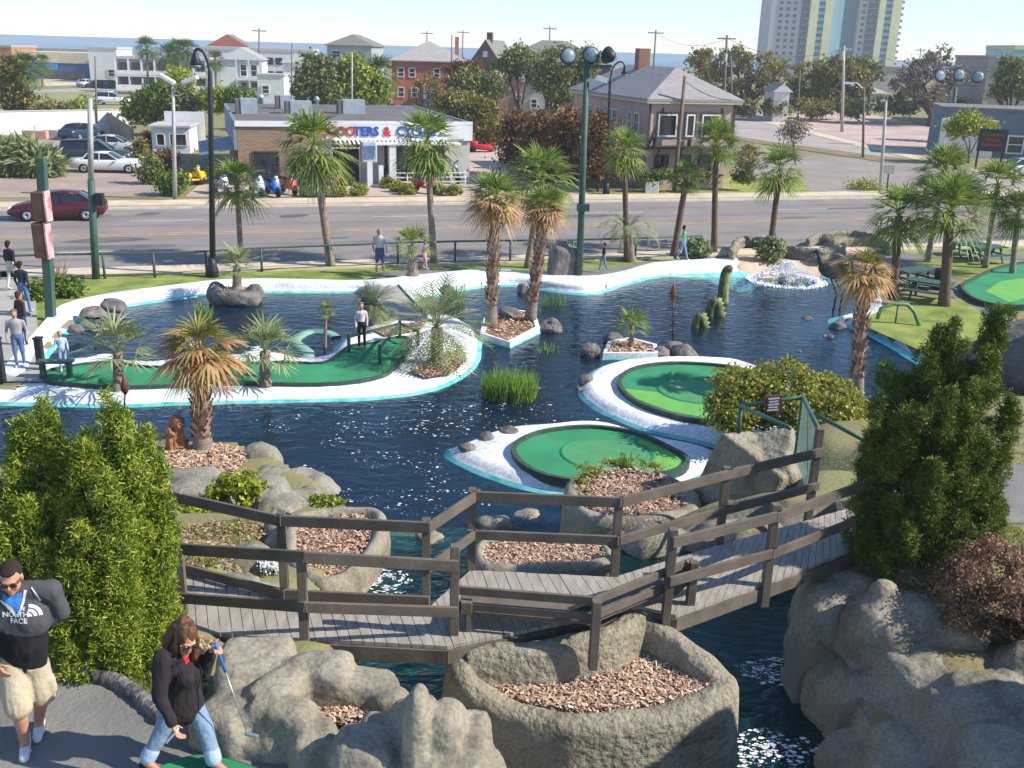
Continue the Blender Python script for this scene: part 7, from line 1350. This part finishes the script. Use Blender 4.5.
# ------------------------------------------------------------------ foam on the water
def foam(name, pts_, z, n, s0, s1, seed, stretch=1.8):
    r = np.random.RandomState(seed); pl = px(pts_, z); a = np.array(pl); lo, hi = a.min(0), a.max(0); q = r.uniform(lo, hi, (n*6, 2)); q = q[inside(pl, q[:, 0], q[:, 1])]; k = np.array([noise.noise(Vector((x*.9, y*.9, seed))) for x, y in q]); q = q[k > -.05][:n]; b = MB()
    for x, y in q:
        s_ = s0+(s1-s0)*r.uniform()**3; m_ = 6; t0 = r.uniform(0, 6.28); b.add([(x+s_*stretch*r.uniform(.6, 1.2)*math.cos(t0+6.283*i/m_), y+s_*r.uniform(.6, 1.2)*math.sin(t0+6.283*i/m_), z+.008) for i in range(m_)], [tuple(range(m_))])
    tag(b.build(name, m_foam), kind='stuff')
foam('foam', [(245, 420), (480, 396), (560, 410), (460, 440), (440, 470), (520, 500), (420, 520), (340, 500), (300, 470), (285, 445)], 0, 560, .006, .030, 1); foam('foam', [(480, 380), (570, 380), (600, 420), (520, 425), (460, 430)], 0, 60, .008, .035, 2); foam('foam', [(660, 447), (700, 455), (720, 462), (700, 470)], 0, 40, .01, .05, 3)
foam('foam', [(735, 665), (790, 655), (840, 768), (740, 768)], 1.5, 380, .005, .03, 4); foam('foam', [(745, 740), (810, 720), (850, 790), (730, 790)], 1.5, 240, .005, .03, 5); foam('foam', [(350, 592), (370, 565), (410, 562), (425, 580), (400, 600)], 1.5, 160, .006, .03, 7)
def swirl(name, c_, r0, n, turns, w_, seed):
    R = random.Random(seed); b = MB()
    for k in range(n):
        t = k/n; a = t*turns*6.283+R.gauss(0, .22); q = r0*(.2+.8*t)*(1+R.gauss(0, .16)); x, y = c_.x+q*1.1*math.cos(a), c_.y+q*math.sin(a); s_ = w_*R.uniform(.4, 1.2); b.add([(x+s_*math.cos(a+1.57+i*1.047)*(1.8 if i % 3 == 0 else .8), y+s_*math.sin(a+1.57+i*1.047)*(1.8 if i % 3 == 0 else .8), c_.z+.01) for i in range(6)], [tuple(range(6))])
    tag(b.build(name, m_foam), kind='stuff')
swirl('foam', Z(388, 580, 1.5), .40, 130, 1.9, .022, 1)
# little cascade between the left rocks
a0, a1 = Z(262, 566, 2.1), Z(285, 594, 1.5); d = a1-a0; sx_ = Vector((d.y, -d.x, 0)).normalized()*.13; V = []; f = []
for i in range(11):
    t = i/10; c_ = a0+Vector((d.x, d.y, 0))*t+Vector((0, 0, -.6*(t**2)))
    for j in range(5): V.append(c_+sx_*(j/2-1)*(1+.25*math.sin(i*1.3))+Vector((0, 0, .03*math.sin(i*2.1+j*1.7))))
for i in range(10):
    for j in range(4): f.append((i*5+j, i*5+j+1, i*5+j+6, i*5+j+5))
b = MB(); b.add(V, f, True); o = b.build('cascade', watermat('cascade_water', (.25, .4, .5), (.6, .8, .9), .6, .8, 9)); tag(o, kind='structure'); drops_o = drops('cascade_foam', 260, lambda R: tuple(np.array(a0+Vector((d.x, d.y, 0))*(t := R.uniform())+Vector((0, 0, -.6*t*t)))+R.normal(size=3)*np.array([.06, .06, .02])), None, .006, .018); tag(drops_o, kind='stuff')
# ------------------------------------------------------------------ people
def skinm(): return mat('skin', '#c08a6c', .6, .08, 6)
m_skin = skinm()
def zones(me, bones, mats):
    """material of each face = that of the nearest bone"""
    n = len(me.polygons); ce = np.empty(n*3, np.float32); me.polygons.foreach_get('center', ce); ce = ce.reshape(-1, 3); best = np.full(n, 1e9); mi = np.zeros(n, np.int32)
    for a, b_, r_, k in bones:
        a = np.array(a); d = np.array(b_)-a; t = np.clip(((ce-a)@d)/max(1e-9, d@d), 0, 1); q = np.linalg.norm(ce-(a+t[:, None]*d), axis=1)-r_; w_ = q < best; best[w_] = q[w_]; mi[w_] = k
    for m_ in mats: me.materials.append(m_)
    me.polygons.foreach_set('material_index', mi)
CLO = {}
def cloth(h): return CLO.setdefault(h, mat('cloth_'+h.lstrip('#'), h, .9, .07, 9, .2, 60))
def person(label, p, rz, h=1.7, shirt='#888888', pants='#3a4660', hair='#2a2019', stride=.0, shorts=False, arms=(0, 0), slim=1.0, bare=False, group=None, shoe='#d8d6d0'):
    """far figure: one continuous body, clothes by zone, hair as a child; faces local -y"""
    k = h/1.75; s = slim; st = stride; B = []
    P_ = lambda x, y, z: (x*k, y*k, z*k)
    add = lambda a, b_, ra, rb, z, fl=1.0: B.append((P_(*a), P_(*b_), ra*k, rb*k, z, fl))
    add((0, 0, .98), (0, .0, 1.12), .15*s, .14*s, 1, .75); add((0, 0, 1.12), (0, -.01, 1.36), .145*s, .165*s, 0, .65); add((-.13, 0, 1.4), (.13, 0, 1.4), .075, .075, 0); add((0, 0, 1.42), (0, -.02, 1.56), .055, .05, 2)
    for sg, f in ((-1, 1), (1, -1)):
        hp = (sg*.09, 0, .93); kn = (sg*.1, -st*.5*f-.02, .5); an = (sg*.1, -st*f+.05*(f < 0), .09+.04*(st > 0)*(f < 0)); add(hp, kn, .09*s, .065*s, 1); add(kn, an, .06, .045, 2 if shorts else 1); add(an, (an[0], an[1]-.15, .05), .045, .04, 3, .7)
        sh = (sg*.19*s, 0, 1.4); el = (sg*.25*s, .03+st*.3*f, 1.12); ha = (sg*.24*s, -.06+st*.45*f-arms[0 if sg < 0 else 1]*.2, .9+arms[0 if sg < 0 else 1]*.25); add(sh, el, .055, .045, 0); add(el, ha, .042, .035, 2 if bare else 0); add(ha, (ha[0], ha[1]-.03, ha[2]-.09), .035, .025, 2)
    L = [cone(a, b_, ra, rb, 12, fl) for a, b_, ra, rb, z, fl in B]; L.append(ell(P_(0, -.02, 1.65), (.085*k, .1*k, .12*k))); L.append(ell(P_(0, -.12, 1.63), (.016*k, .02*k, .025*k)))
    me = fuse(L, .022*k, 2); zones(me, [(a, b_, max(ra, rb), z) for a, b_, ra, rb, z, fl in B]+[(P_(0, -.02, 1.63), P_(0, -.02, 1.68), .1*k, 2)], [cloth(shirt), cloth(pants), m_skin, cloth(shoe)])
    o = link('person', me, None); o.location = p; o.rotation_euler = (0, 0, rz); tag(o, label, 'person', group)
    hm = fuse([ell(P_(0, .012, 1.69), (.097*k, .108*k, .105*k)), ell(P_(0, .06, 1.62), (.08*k, .05*k, .1*k))], .02*k, 1); link('hair', hm, cloth(hair), o); return o
person('person in black jacket and pale trousers on the left path, farthest up', Z(14, 290, .3), 2.8, 1.8, '#23242a', '#c9c4ba', stride=.12)
person('person in dark blue jacket and jeans on the left path, behind the grey one', Z(26, 313, .3), 3.0, 1.75, '#2e3240', '#5d7aa0', stride=.1)
person('dark clothed person half hidden behind the woman in grey on the path', Z(25, 345, .3), 2.6, 1.65, '#3a3134', '#38415a', hair='#4a2f20', arms=(.5, .5))
person('person in grey sweatshirt and blue jeans standing on the left path', Z(21, 367, .3), .3, 1.65, '#a09a98', '#5b7396', hair='#7a5a3c', slim=1.1)
person('small boy in pale blue patterned clothes at the end of the green', Z(64, 371, .3), .5, 1.15, '#b7c8d6', '#8fa9c4', hair='#9a7a58', arms=(.5, .5))
person('heavy man in pale shirt and blue shorts walking to the road', Z(380, 273, .3), 2.9, 1.8, '#b9b6b4', '#44597a', hair='#8d8075', shorts=True, bare=True, slim=1.2, stride=.1)
person('child in pink trousers partly hidden by the small green palm', Z(425, 269, .3), 1.2, 1.2, '#8d6b6f', '#d39a9c', hair='#3a2a20', stride=.15)
person('girl in pale pink top and black leggings on the long green', Z(362, 349, .3), .2, 1.45, '#dfc6d0', '#1f1f25', hair='#8a6a48', slim=.85, shoe='#c2455a')
person('boy in dark top walking along the pond shore by the floodlight', Z(603, 271, .3), -1.4, 1.2, '#3a2a28', '#6b84a6', hair='#2a1c14', stride=.2)
person('walker in green shirt and jeans near the leaning palm', Z(682, 260, .3), 1.5, 1.55, '#5fae86', '#7f95b4', hair='#2a1c14', stride=.25)
person('figure in grey by the white car park wall, left of three', Z(51, 130, G), .2, 1.7, '#6d7078', '#4a5060'); person('figure in black by the white wall, between two others', Z(59, 130, G), -.2, 1.7, '#26262c', '#2c3038'); person('figure in pink top by the white wall, right of three', Z(66, 130, G), .4, 1.7, '#d4708a', '#343a48')
person('person in dark clothes standing among scooters behind the railing', Z(392, 184, G), .3, 1.75, '#2a2a30', '#30343c')
# ---- hands with five fingers
def hand(wr, d, palm_n, L=.175, curl=.5, side=1):
    """tapered palm, four unequal bent fingers and a thumb leaving the side of the palm"""
    d = Vector(d).normalized(); n = Vector(palm_n); n = (n-d*n.dot(d)).normalized(); s_ = d.cross(n)*side; wr = Vector(wr); out = []
    pc = wr+d*L*.48; out.append(cone(wr, wr+d*L*.15, .024, .026, 10, .75, n))
    for q, ln, kx in ((-.030, .40, -.08), (-.010, .46, -.02), (.010, .44, .03), (.029, .34, .10)):
        b0 = wr+d*L*.12+s_*q*.5; b1 = wr+d*L*.5+s_*q; out.append(cone(b0, b1, .013, .0125, 8)); c_ = curl; p = b1; dd = (d+s_*kx).normalized()
        for j, f in enumerate((.45, .32, .23)):
            dd = (dd*math.cos(c_*.9)+n*math.sin(c_*.9)).normalized(); e = p+dd*L*ln*f*1.05; out.append(cone(p, e, .0098-.0012*j, .009-.0014*j, 8)); p = e
    t0 = wr+d*L*.14-s_*.024; td = (d*.55-s_*.75+n*.35).normalized(); t1 = t0+td*L*.26; t2 = t1+(td*.55+d*.6+n*.35*curl).normalized()*L*.2; out += [cone(t0, t1, .013, .011, 8), cone(t1, t2, .0105, .008, 8)]
    return out
def head_parts(c_, fw, up, k=1.0):
    """skull, jaw, nose, brow, ears, neck start; fw is where the face looks"""
    fw = Vector(fw).normalized(); up = Vector(up); up = (up-fw*up.dot(fw)).normalized(); sd_ = fw.cross(up); M = Matrix((sd_, -fw, up)).transposed(); c_ = Vector(c_)
    def E(off, r_): v, f = ell((0, 0, 0), r_); return [c_+M @ (Vector(q)+Vector(off)*1.0)*k for q in v], f
    L = [E((0, .005, .025), (.076, .096, .098)), E((0, -.03, -.045), (.058, .062, .075)), E((0, -.06, -.095), (.03, .03, .025)), E((0, -.098, -.018), (.013, .020, .026)), E((0, -.108, -.03), (.017, .014, .012)), E((0, -.082, .022), (.055, .02, .014)), E((0, -.083, -.066), (.024, .014, .009)), E((.077, .01, -.005), (.012, .022, .034)), E((-.077, .01, -.005), (.012, .022, .034)), E((.04, -.07, -.035), (.025, .022, .022)), E((-.04, -.07, -.035), (.025, .022, .022))]
    return L, M, c_
def project_print(me, M4, bvh, out):
    """press a flat print on to clothing: every vertex travels along -out until it meets the cloth"""
    for v in me.vertices:
        p = M4 @ v.co; h, nrm, _, _ = bvh.ray_cast(p+out*.3, -out); v.co = (h+out*.004) if h is not None else p
def bvh_of(me): return BVHTree.FromPolygons([v.co.copy() for v in me.vertices], [tuple(p.vertices) for p in me.polygons])
def wrinkle(me, amp, sc, seed):
    for v in me.vertices:
        c_ = v.co; v.co = c_+v.normal*amp*(noise.fractal(Vector((c_.x*sc, c_.y*sc, c_.z*sc*.55))+Vector((seed, 0, 0)), .6, 2, 3)-.1)
def child(name, me, m_, par, smooth=True):
    me.transform(Matrix.Translation(-par.location)); o = link(name, me, m_, par); return o
# ---- man
J = lambda a, b_, yd: Y(a, b_, yd)
hd = J(11, 578, 6.93); fwm = Vector((.25, -1, -.22)); HL, HM, HCc = head_parts(hd, fwm, (0, 0, 1), 1.0)
nk = J(13, 592, 6.99); chs = J(20, 622, 7.0); wst = J(23, 642, 7.0); pel = J(24, 653, 7.02); sl_ = J(51, 590, 7.05); sr = J(-20, 592, 6.95); ell_ = J(61, 612, 7.12); hl = J(46, 626, 7.1); elr = J(-24, 632, 6.85); hrr = J(-4, 664, 6.75)
hipl = J(35, 661, 7.05); hipr = J(12, 662, 6.98); knl = J(42, 693, 7.05); knr = J(18, 706, 6.85); anl = J(40, 728, 7.2); anr = J(25, 741, 6.95); tol = anl+Vector((.03, -.09, -.03)); tor = anr+Vector((.04, -.1, -.03)); anl.z = 3.6; anr.z = 3.6; tol.z = 3.57; tor.z = 3.57
bd = HL+[cone(nk-Vector((0, -.01, .03)), hd-Vector((0, -.02, .06)), .06, .055), cone(wst, nk-Vector((0, 0, .1)), .13, .12, 14, .7), cone(hipl, knl, .075, .06), cone(hipr, knr, .075, .06), cone(knl, knl.lerp(anl, .35), .055, .06), cone(knl.lerp(anl, .3), anl, .06, .04), cone(knr, knr.lerp(anr, .35), .055, .06), cone(knr.lerp(anr, .3), anr, .06, .04), cone(pel, wst, .13, .13), cone(sl_, ell_, .05, .042), cone(ell_, hl, .042, .03), cone(sr, elr, .05, .042), cone(elr, hrr, .042, .03), cone(sr, sl_, .06, .06), cone(anl, tol, .04, .035), cone(anr, tor, .04, .035), cone(pel, hipl, .12, .08), cone(pel, hipr, .12, .08)]
bd += hand(hl, (hl-ell_), (-.3, .8, 0), curl=.5, side=1)+hand(hrr, (hrr-elr), (.5, .6, -.2), curl=.6, side=-1)
me = fuse(bd, .008, 2); loc = Vector((pel.x, pel.y, 3.52)); me.transform(Matrix.Translation(-loc)); man = link('person', me, m_skin); man.location = loc; tag(man, 'man in grey and black hooded jacket, beige shorts and sunglasses walking on the path', 'person')
bpy.context.view_layer.update()
jk = fuse([ell(chs+Vector((.1, -.01, .06)), (.15, .13, .2)), ell(chs+Vector((-.1, -.01, .06)), (.15, .13, .2)), cone(pel-Vector((0, 0, .03)), wst, .185, .195, 18, .72), cone(wst, chs, .195, .2, 18, .72), cone(chs, nk-Vector((0, 0, .09)), .2, .15, 18, .7), cone(sr, sl_, .088, .088), cone(sl_, ell_, .085, .072), cone(ell_, hl.lerp(ell_, .12), .07, .05), cone(sr, elr, .085, .07), cone(elr, hrr.lerp(elr, .12), .07, .05), ell(nk+Vector((0, .06, -.02)), (.12, .075, .07)), cone(nk+Vector((-.09, 0, -.05)), nk+Vector((.09, 0, -.05)), .07, .07)], .013, 3); wrinkle(jk, .009, 9, 3)
zsp = J(26, 634, 6.9).z; n = len(jk.polygons); ce = np.empty(n*3, np.float32); jk.polygons.foreach_get('center', ce); ce = ce.reshape(-1, 3)
jk.polygons.foreach_set('material_index', np.where(ce[:, 2] < zsp+.03*np.sin(ce[:, 0]*9), 1, 0).astype(np.int32)); jb = bvh_of(jk)
jo = child('jacket', jk, [cloth('#4d4b4d'), cloth('#1b1b1e')], man)
fo_ = Vector((.12, -1, .25)).normalized(); rt = Vector((1, .12, 0)).normalized(); upv = rt.cross(-fo_).normalized()*1.0
if upv.z < 0: upv = -upv
def frame(o_): return Matrix.Translation(o_) @ Matrix((rt, upv, fo_)).transposed().to_4x4()
m_prt = mat('print_white', '#dcdcda', .7, .03, 5)
for txt, a, b_, sz in (('THE', 14, 615, .034), ('NORTH', 9, 620, .058), ('FACE', 13, 626, .058)):
    me = text_mesh(txt, sz, .0); project_print(me, frame(J(a, b_, 6.75)), jb, fo_); child('chest_lettering', me, m_prt, man)
b = MB(); ring = [(0, 0, 0)]+[(.075*math.cos(a), .075*math.sin(a), 0) for a in np.linspace(0, math.pi/2, 9)]
for r0, r1 in ((.0, .03), (.04, .062), (.072, .095)):
    aa = np.linspace(0, math.pi/2, 12); v = [(r0*math.cos(a), r0*math.sin(a), 0) for a in aa]+[(r1*math.cos(a), r1*math.sin(a), 0) for a in aa]; b.add(v, [(i, i+1, 13+i, 12+i) for i in range(11)])
me = b.mesh('chest_emblem'); project_print(me, frame(J(22, 622, 6.75)), jb, fo_); child('chest_emblem', me, m_prt, man)
# open collar showing the blue shirt, zip edges
nc = J(13, 600, 6.8)
def patch(pts_, name, m_, lift=.006):
    P = [J(a, b_, 6.7) for a, b_ in pts_]; bm = bmesh.new(); vs_ = [bm.verts.new(p) for p in P]; bm.faces.new(vs_); bmesh.ops.triangulate(bm, faces=bm.faces[:]); bmesh.ops.subdivide_edges(bm, edges=bm.edges[:], cuts=4, use_grid_fill=True); me = bpy.data.meshes.new(name); bm.to_mesh(me); bm.free()
    for v in me.vertices:
        dd = (v.co-CAM).normalized(); h, nn, _, _ = jb.ray_cast(CAM, dd)
        if h is not None: v.co = h-dd*lift
    return child(name, me, m_, man)
patch([(3, 592), (8, 597), (14, 598), (22, 592), (25, 598), (18, 615), (12, 609), (2, 603)], 'tee_shirt', cloth('#3f7fc0'))
patch([(24, 590), (27, 590), (24, 604), (18, 618), (17, 615), (22, 602)], 'zip_edge', m_prt, .01); patch([(0, 601), (1, 600), (12, 608), (17, 616), (16, 618), (10, 611)], 'zip_edge', m_prt, .01); patch([(31, 588), (32, 587), (41, 600), (40, 601)], 'drawstring', m_prt, .01)
sh = fuse([cone(pel, pel-Vector((0, 0, .06)), .165, .165, 18, .75), cone(hipl, knl, .108, .112), cone(hipr, knr, .108, .112), cone(hipl.lerp(knl, .55)+Vector((.085, 0, 0)), hipl.lerp(knl, .85)+Vector((.085, 0, 0)), .05, .05), cone(hipr.lerp(knr, .55)-Vector((.085, 0, 0)), hipr.lerp(knr, .85)-Vector((.085, 0, 0)), .05, .05)], .011, 2); wrinkle(sh, .006, 11, 9); child('shorts', sh, cloth('#b5a68a'), man)
for a_, t_ in ((anl, tol), (anr, tor)):
    d = (t_-a_); d.z = 0; d.normalize(); base = a_.copy(); base.z = 3.52
    me = fuse([cone(base-d*.05+Vector((0, 0, .05)), base+d*.17+Vector((0, 0, .042)), .048, .045, 14, .9), cone(base-d*.03+Vector((0, 0, .07)), base-d*.01+Vector((0, 0, .12)), .045, .05), ell(base+d*.06+Vector((0, 0, .015)), (.05, .05, .014))], .009, 2); child('shoe', me, cloth('#d9d8d5'), man)
def on_head(HM, HCc, L_): return [([HCc+HM @ Vector(q) for q in v], f) for v, f in L_]
hm = fuse(on_head(HM, HCc, [ell((0, .03, .052), (.084, .092, .085)), ell((0, .07, 0), (.072, .045, .075)), ell((0, -.045, .095), (.06, .05, .03))]), .008, 2); wrinkle(hm, .004, 60, 2); child('hair', hm, cloth('#2b211b'), man)
def glasses(HM, HCc, par):
    b = MB()
    for sg in (-1, 1): v, f = ell((sg*.034, -.098, .004), (.031, .012, .022), (0, 0, -sg*.25), .8); b.add([HCc+HM @ Vector(q) for q in v], f, True)
    b.tube([HCc+HM @ Vector((-.012, -.106, .01)), HCc+HM @ Vector((.012, -.106, .01))], .004, 6)
    for sg in (-1, 1): b.tube([HCc+HM @ Vector((sg*.062, -.088, .012)), HCc+HM @ Vector((sg*.084, .02, .006))], .004, 6)
    me = b.mesh('sunglasses'); child('sunglasses', me, mat('sunglass_black', (.012, .012, .014), .12, .1, 3, spec=.8), par)
    v, f = ell((0, -.096, -.062), (.022, .006, .0045)); b = MB(); b.add([HCc+HM @ Vector(q) for q in v], f, True); child('lips', b.mesh('lips'), mat('lip', '#a8655a', .5, .1, 5), par)
glasses(HM, HCc, man)
# ---- woman
hd = J(186, 638, 6.80); fww = Vector((.55, -.75, -.42)); HL, HM, HCc = head_parts(hd, fww, (.15, 0, 1), .96)
nk = J(181, 655, 6.86); chs = J(180, 675, 6.83); wst = J(181, 688, 6.88); pel = J(180, 695, 6.92); sr = J(162, 658, 6.70); sl_ = J(196, 655, 6.97); elr = J(160, 697, 6.62); hrr = J(173, 725, 6.58); ell_ = J(205, 671, 6.95); hl = J(212, 651, 6.9)
hipr = J(173, 699, 6.86); hipl = J(190, 699, 6.97); knr = J(163, 730, 6.80); knl = J(205, 728, 6.85); anr = J(146, 763, 6.72); anl = J(215, 767, 6.74); anr.z = 3.62; anl.z = 3.6; tor = anr+Vector((.14, -.08, -.05)); tol = anl+Vector((.15, -.08, -.05))
bd = HL+[cone(nk-Vector((0, 0, .03)), hd-Vector((.0, -.01, .06)), .05, .046), cone(wst, nk-Vector((0, 0, .1)), .1, .1, 14, .75), cone(hipr, knr, .07, .05), cone(knr, anr, .05, .036), cone(hipl, knl, .07, .05), cone(knl, anl, .05, .036), cone(pel, wst, .11, .1), cone(sr, elr, .042, .036), cone(elr, hrr, .036, .026), cone(sl_, ell_, .042, .036), cone(ell_, hl, .036, .026), cone(sr, sl_, .05, .05), cone(anr, tor, .036, .03), cone(anl, tol, .036, .03), cone(pel, hipl, .1, .08), cone(pel, hipr, .1, .08)]
gtop = J(217, 648, 6.84); bd += hand(hrr, (hrr-elr), (.8, .1, .1), .165, .6, 1)+hand(hl, (gtop-hl)+Vector((.02, 0, .02)), (.2, -.6, -.8), .165, .95, -1)
me = fuse(bd, .0078, 2); loc = Vector((pel.x, pel.y, 3.52)); me.transform(Matrix.Translation(-loc)); wom = link('person', me, m_skin); wom.location = loc; tag(wom, 'woman with long brown hair in dark jacket and rolled jeans holding a putter', 'person'); bpy.context.view_layer.update()
jk = fuse([cone(pel-Vector((-.03, .02, .1)), wst, .165, .15, 18, .8, (-.5, 1, 0)), cone(wst, chs, .145, .165, 18, .75, (-.5, 1, 0)), cone(chs, nk-Vector((0, 0, .07)), .16, .11, 18, .72, (-.5, 1, 0)), cone(sr, sl_, .07, .07), ell(chs+Vector((.07, -.1, .03)), (.085, .07, .075)), cone(sr, elr, .072, .062), cone(elr, hrr.lerp(elr, .1), .06, .045), cone(sl_, ell_, .07, .06), cone(ell_, hl.lerp(ell_, .15), .06, .045), cone(nk+Vector((-.05, .02, -.04)), nk+Vector((.05, .02, -.04)), .06, .06)], .010, 3); wrinkle(jk, .009, 10, 5); jb = bvh_of(jk); child('jacket', jk, cloth('#2a2225'), wom)
def wpatch(pts_, name, m_):
    global man
    keep = man; man = wom; o = patch(pts_, name, m_); man = keep; return o
wpatch([(182, 654), (189, 652), (190, 660), (186, 665)], 'red_top', cloth('#b32a30'))
jn = fuse([cone(pel+Vector((0, 0, .02)), pel-Vector((0, 0, .05)), .14, .14, 16, .85), cone(pel, hipl, .13, .1), cone(pel, hipr, .13, .1), cone(hipr, knr, .092, .072), cone(knr, knr.lerp(anr, .72), .07, .062), cone(hipl, knl, .092, .072), cone(knl, knl.lerp(anl, .72), .07, .064)], .010, 3); wrinkle(jn, .006, 11, 7); child('jeans', jn, cloth('#7a8ea3'), wom)
for k_, a_ in ((knr, anr), (knl, anl)):
    c0, c1 = k_.lerp(a_, .68), k_.lerp(a_, .86); me = fuse([cone(c0, c1, .068, .068)], .009, 1); child('jeans_cuff', me, cloth('#9fb0c0'), wom)
for a_, t_ in ((anr, tor), (anl, tol)):
    d = (t_-a_); d.z = 0; d.normalize(); base = a_.copy(); base.z = 3.52; me = fuse([cone(base-d*.04+Vector((0, 0, .035)), base+d*.15+Vector((0, 0, .03)), .04, .036, 12, .8)], .009, 1); child('shoe', me, cloth('#2a2426'), wom)
hm = fuse(on_head(HM, HCc, [ell((0, .02, .045), (.088, .1, .088)), ell((0, .09, -.02), (.11, .085, .13)), ell((.05, .11, -.15), (.075, .07, .15)), ell((-.06, .1, -.15), (.075, .07, .16)), ell((.082, -.02, -.12), (.03, .045, .14)), ell((-.082, -.02, -.12), (.03, .045, .15)), ell((.09, -.05, -.2), (.03, .035, .1)), ell((-.085, -.06, -.2), (.03, .035, .11)), ell((0, .1, .1), (.05, .05, .04))]), .009, 2)
for v in hm.vertices: c_ = v.co; v.co = c_+v.normal*.007*noise.fractal(Vector((c_.x*30, c_.y*30, c_.z*6)), .7, 2, 3)
child('hair', hm, mat('brown_hair', '#3f2819', .5, .35, 12, .4, 60, stretch=(3, 3, .6), col2='#7c5230'), wom); glasses(HM, HCc, wom)
# putter in her hand
pb = J(247, 733, 6.8); ptr = empty('putter', pb, 0, 'golf putter with blue grip held by the woman', 'golf club'); gt = gtop-pb; gr0 = gt+(-gt).normalized()*-.05
b = MB(); b.tube([tuple(gt+gt.normalized()*.05), tuple(gt*.72)], [.014, .011], 8); b.build('grip', mat('grip_blue', '#2f6fb5', .6, .1, 5), ptr); b = MB(); b.tube([tuple(gt*.72), (0, 0, 0)], [.006, .005], 6); b.build('shaft', m_rim, ptr); b = MB(); b.box((.04, -.01, -.01), (.12, .03, .025), -.3); b.build('head', m_rim, ptr, .004)
b = MB(); c_ = hrr+Vector((.0, -.02, -.09)); b.bar(c_+Vector((-.05, .0, -.05)), c_+Vector((.04, 0, .06)), .05, .012); o = b.build('scorecard', m_prt); tag(o, 'small white folded scorecard in the lowered hand of the woman', 'card')
# ------------------------------------------------------------------ air
hz = MB(); hz.box((0, 800, 40), (2600, 1700, 104)); ho = hz.build('haze', None); tag(ho, kind='stuff')
hm_ = bpy.data.materials.new('haze_air'); hm_.use_nodes = True; n = hm_.node_tree; n.nodes.remove(n.nodes['Principled BSDF']); pv = n.nodes.new('ShaderNodeVolumePrincipled'); pv.inputs['Color'].default_value = (.9, .94, .98, 1); pv.inputs['Density'].default_value = .00042
n.links.new(pv.outputs[0], n.nodes['Material Output'].inputs['Volume']); ho.data.materials.append(hm_)
cy.volume_bounces = 0; cy.volume_max_steps = 64
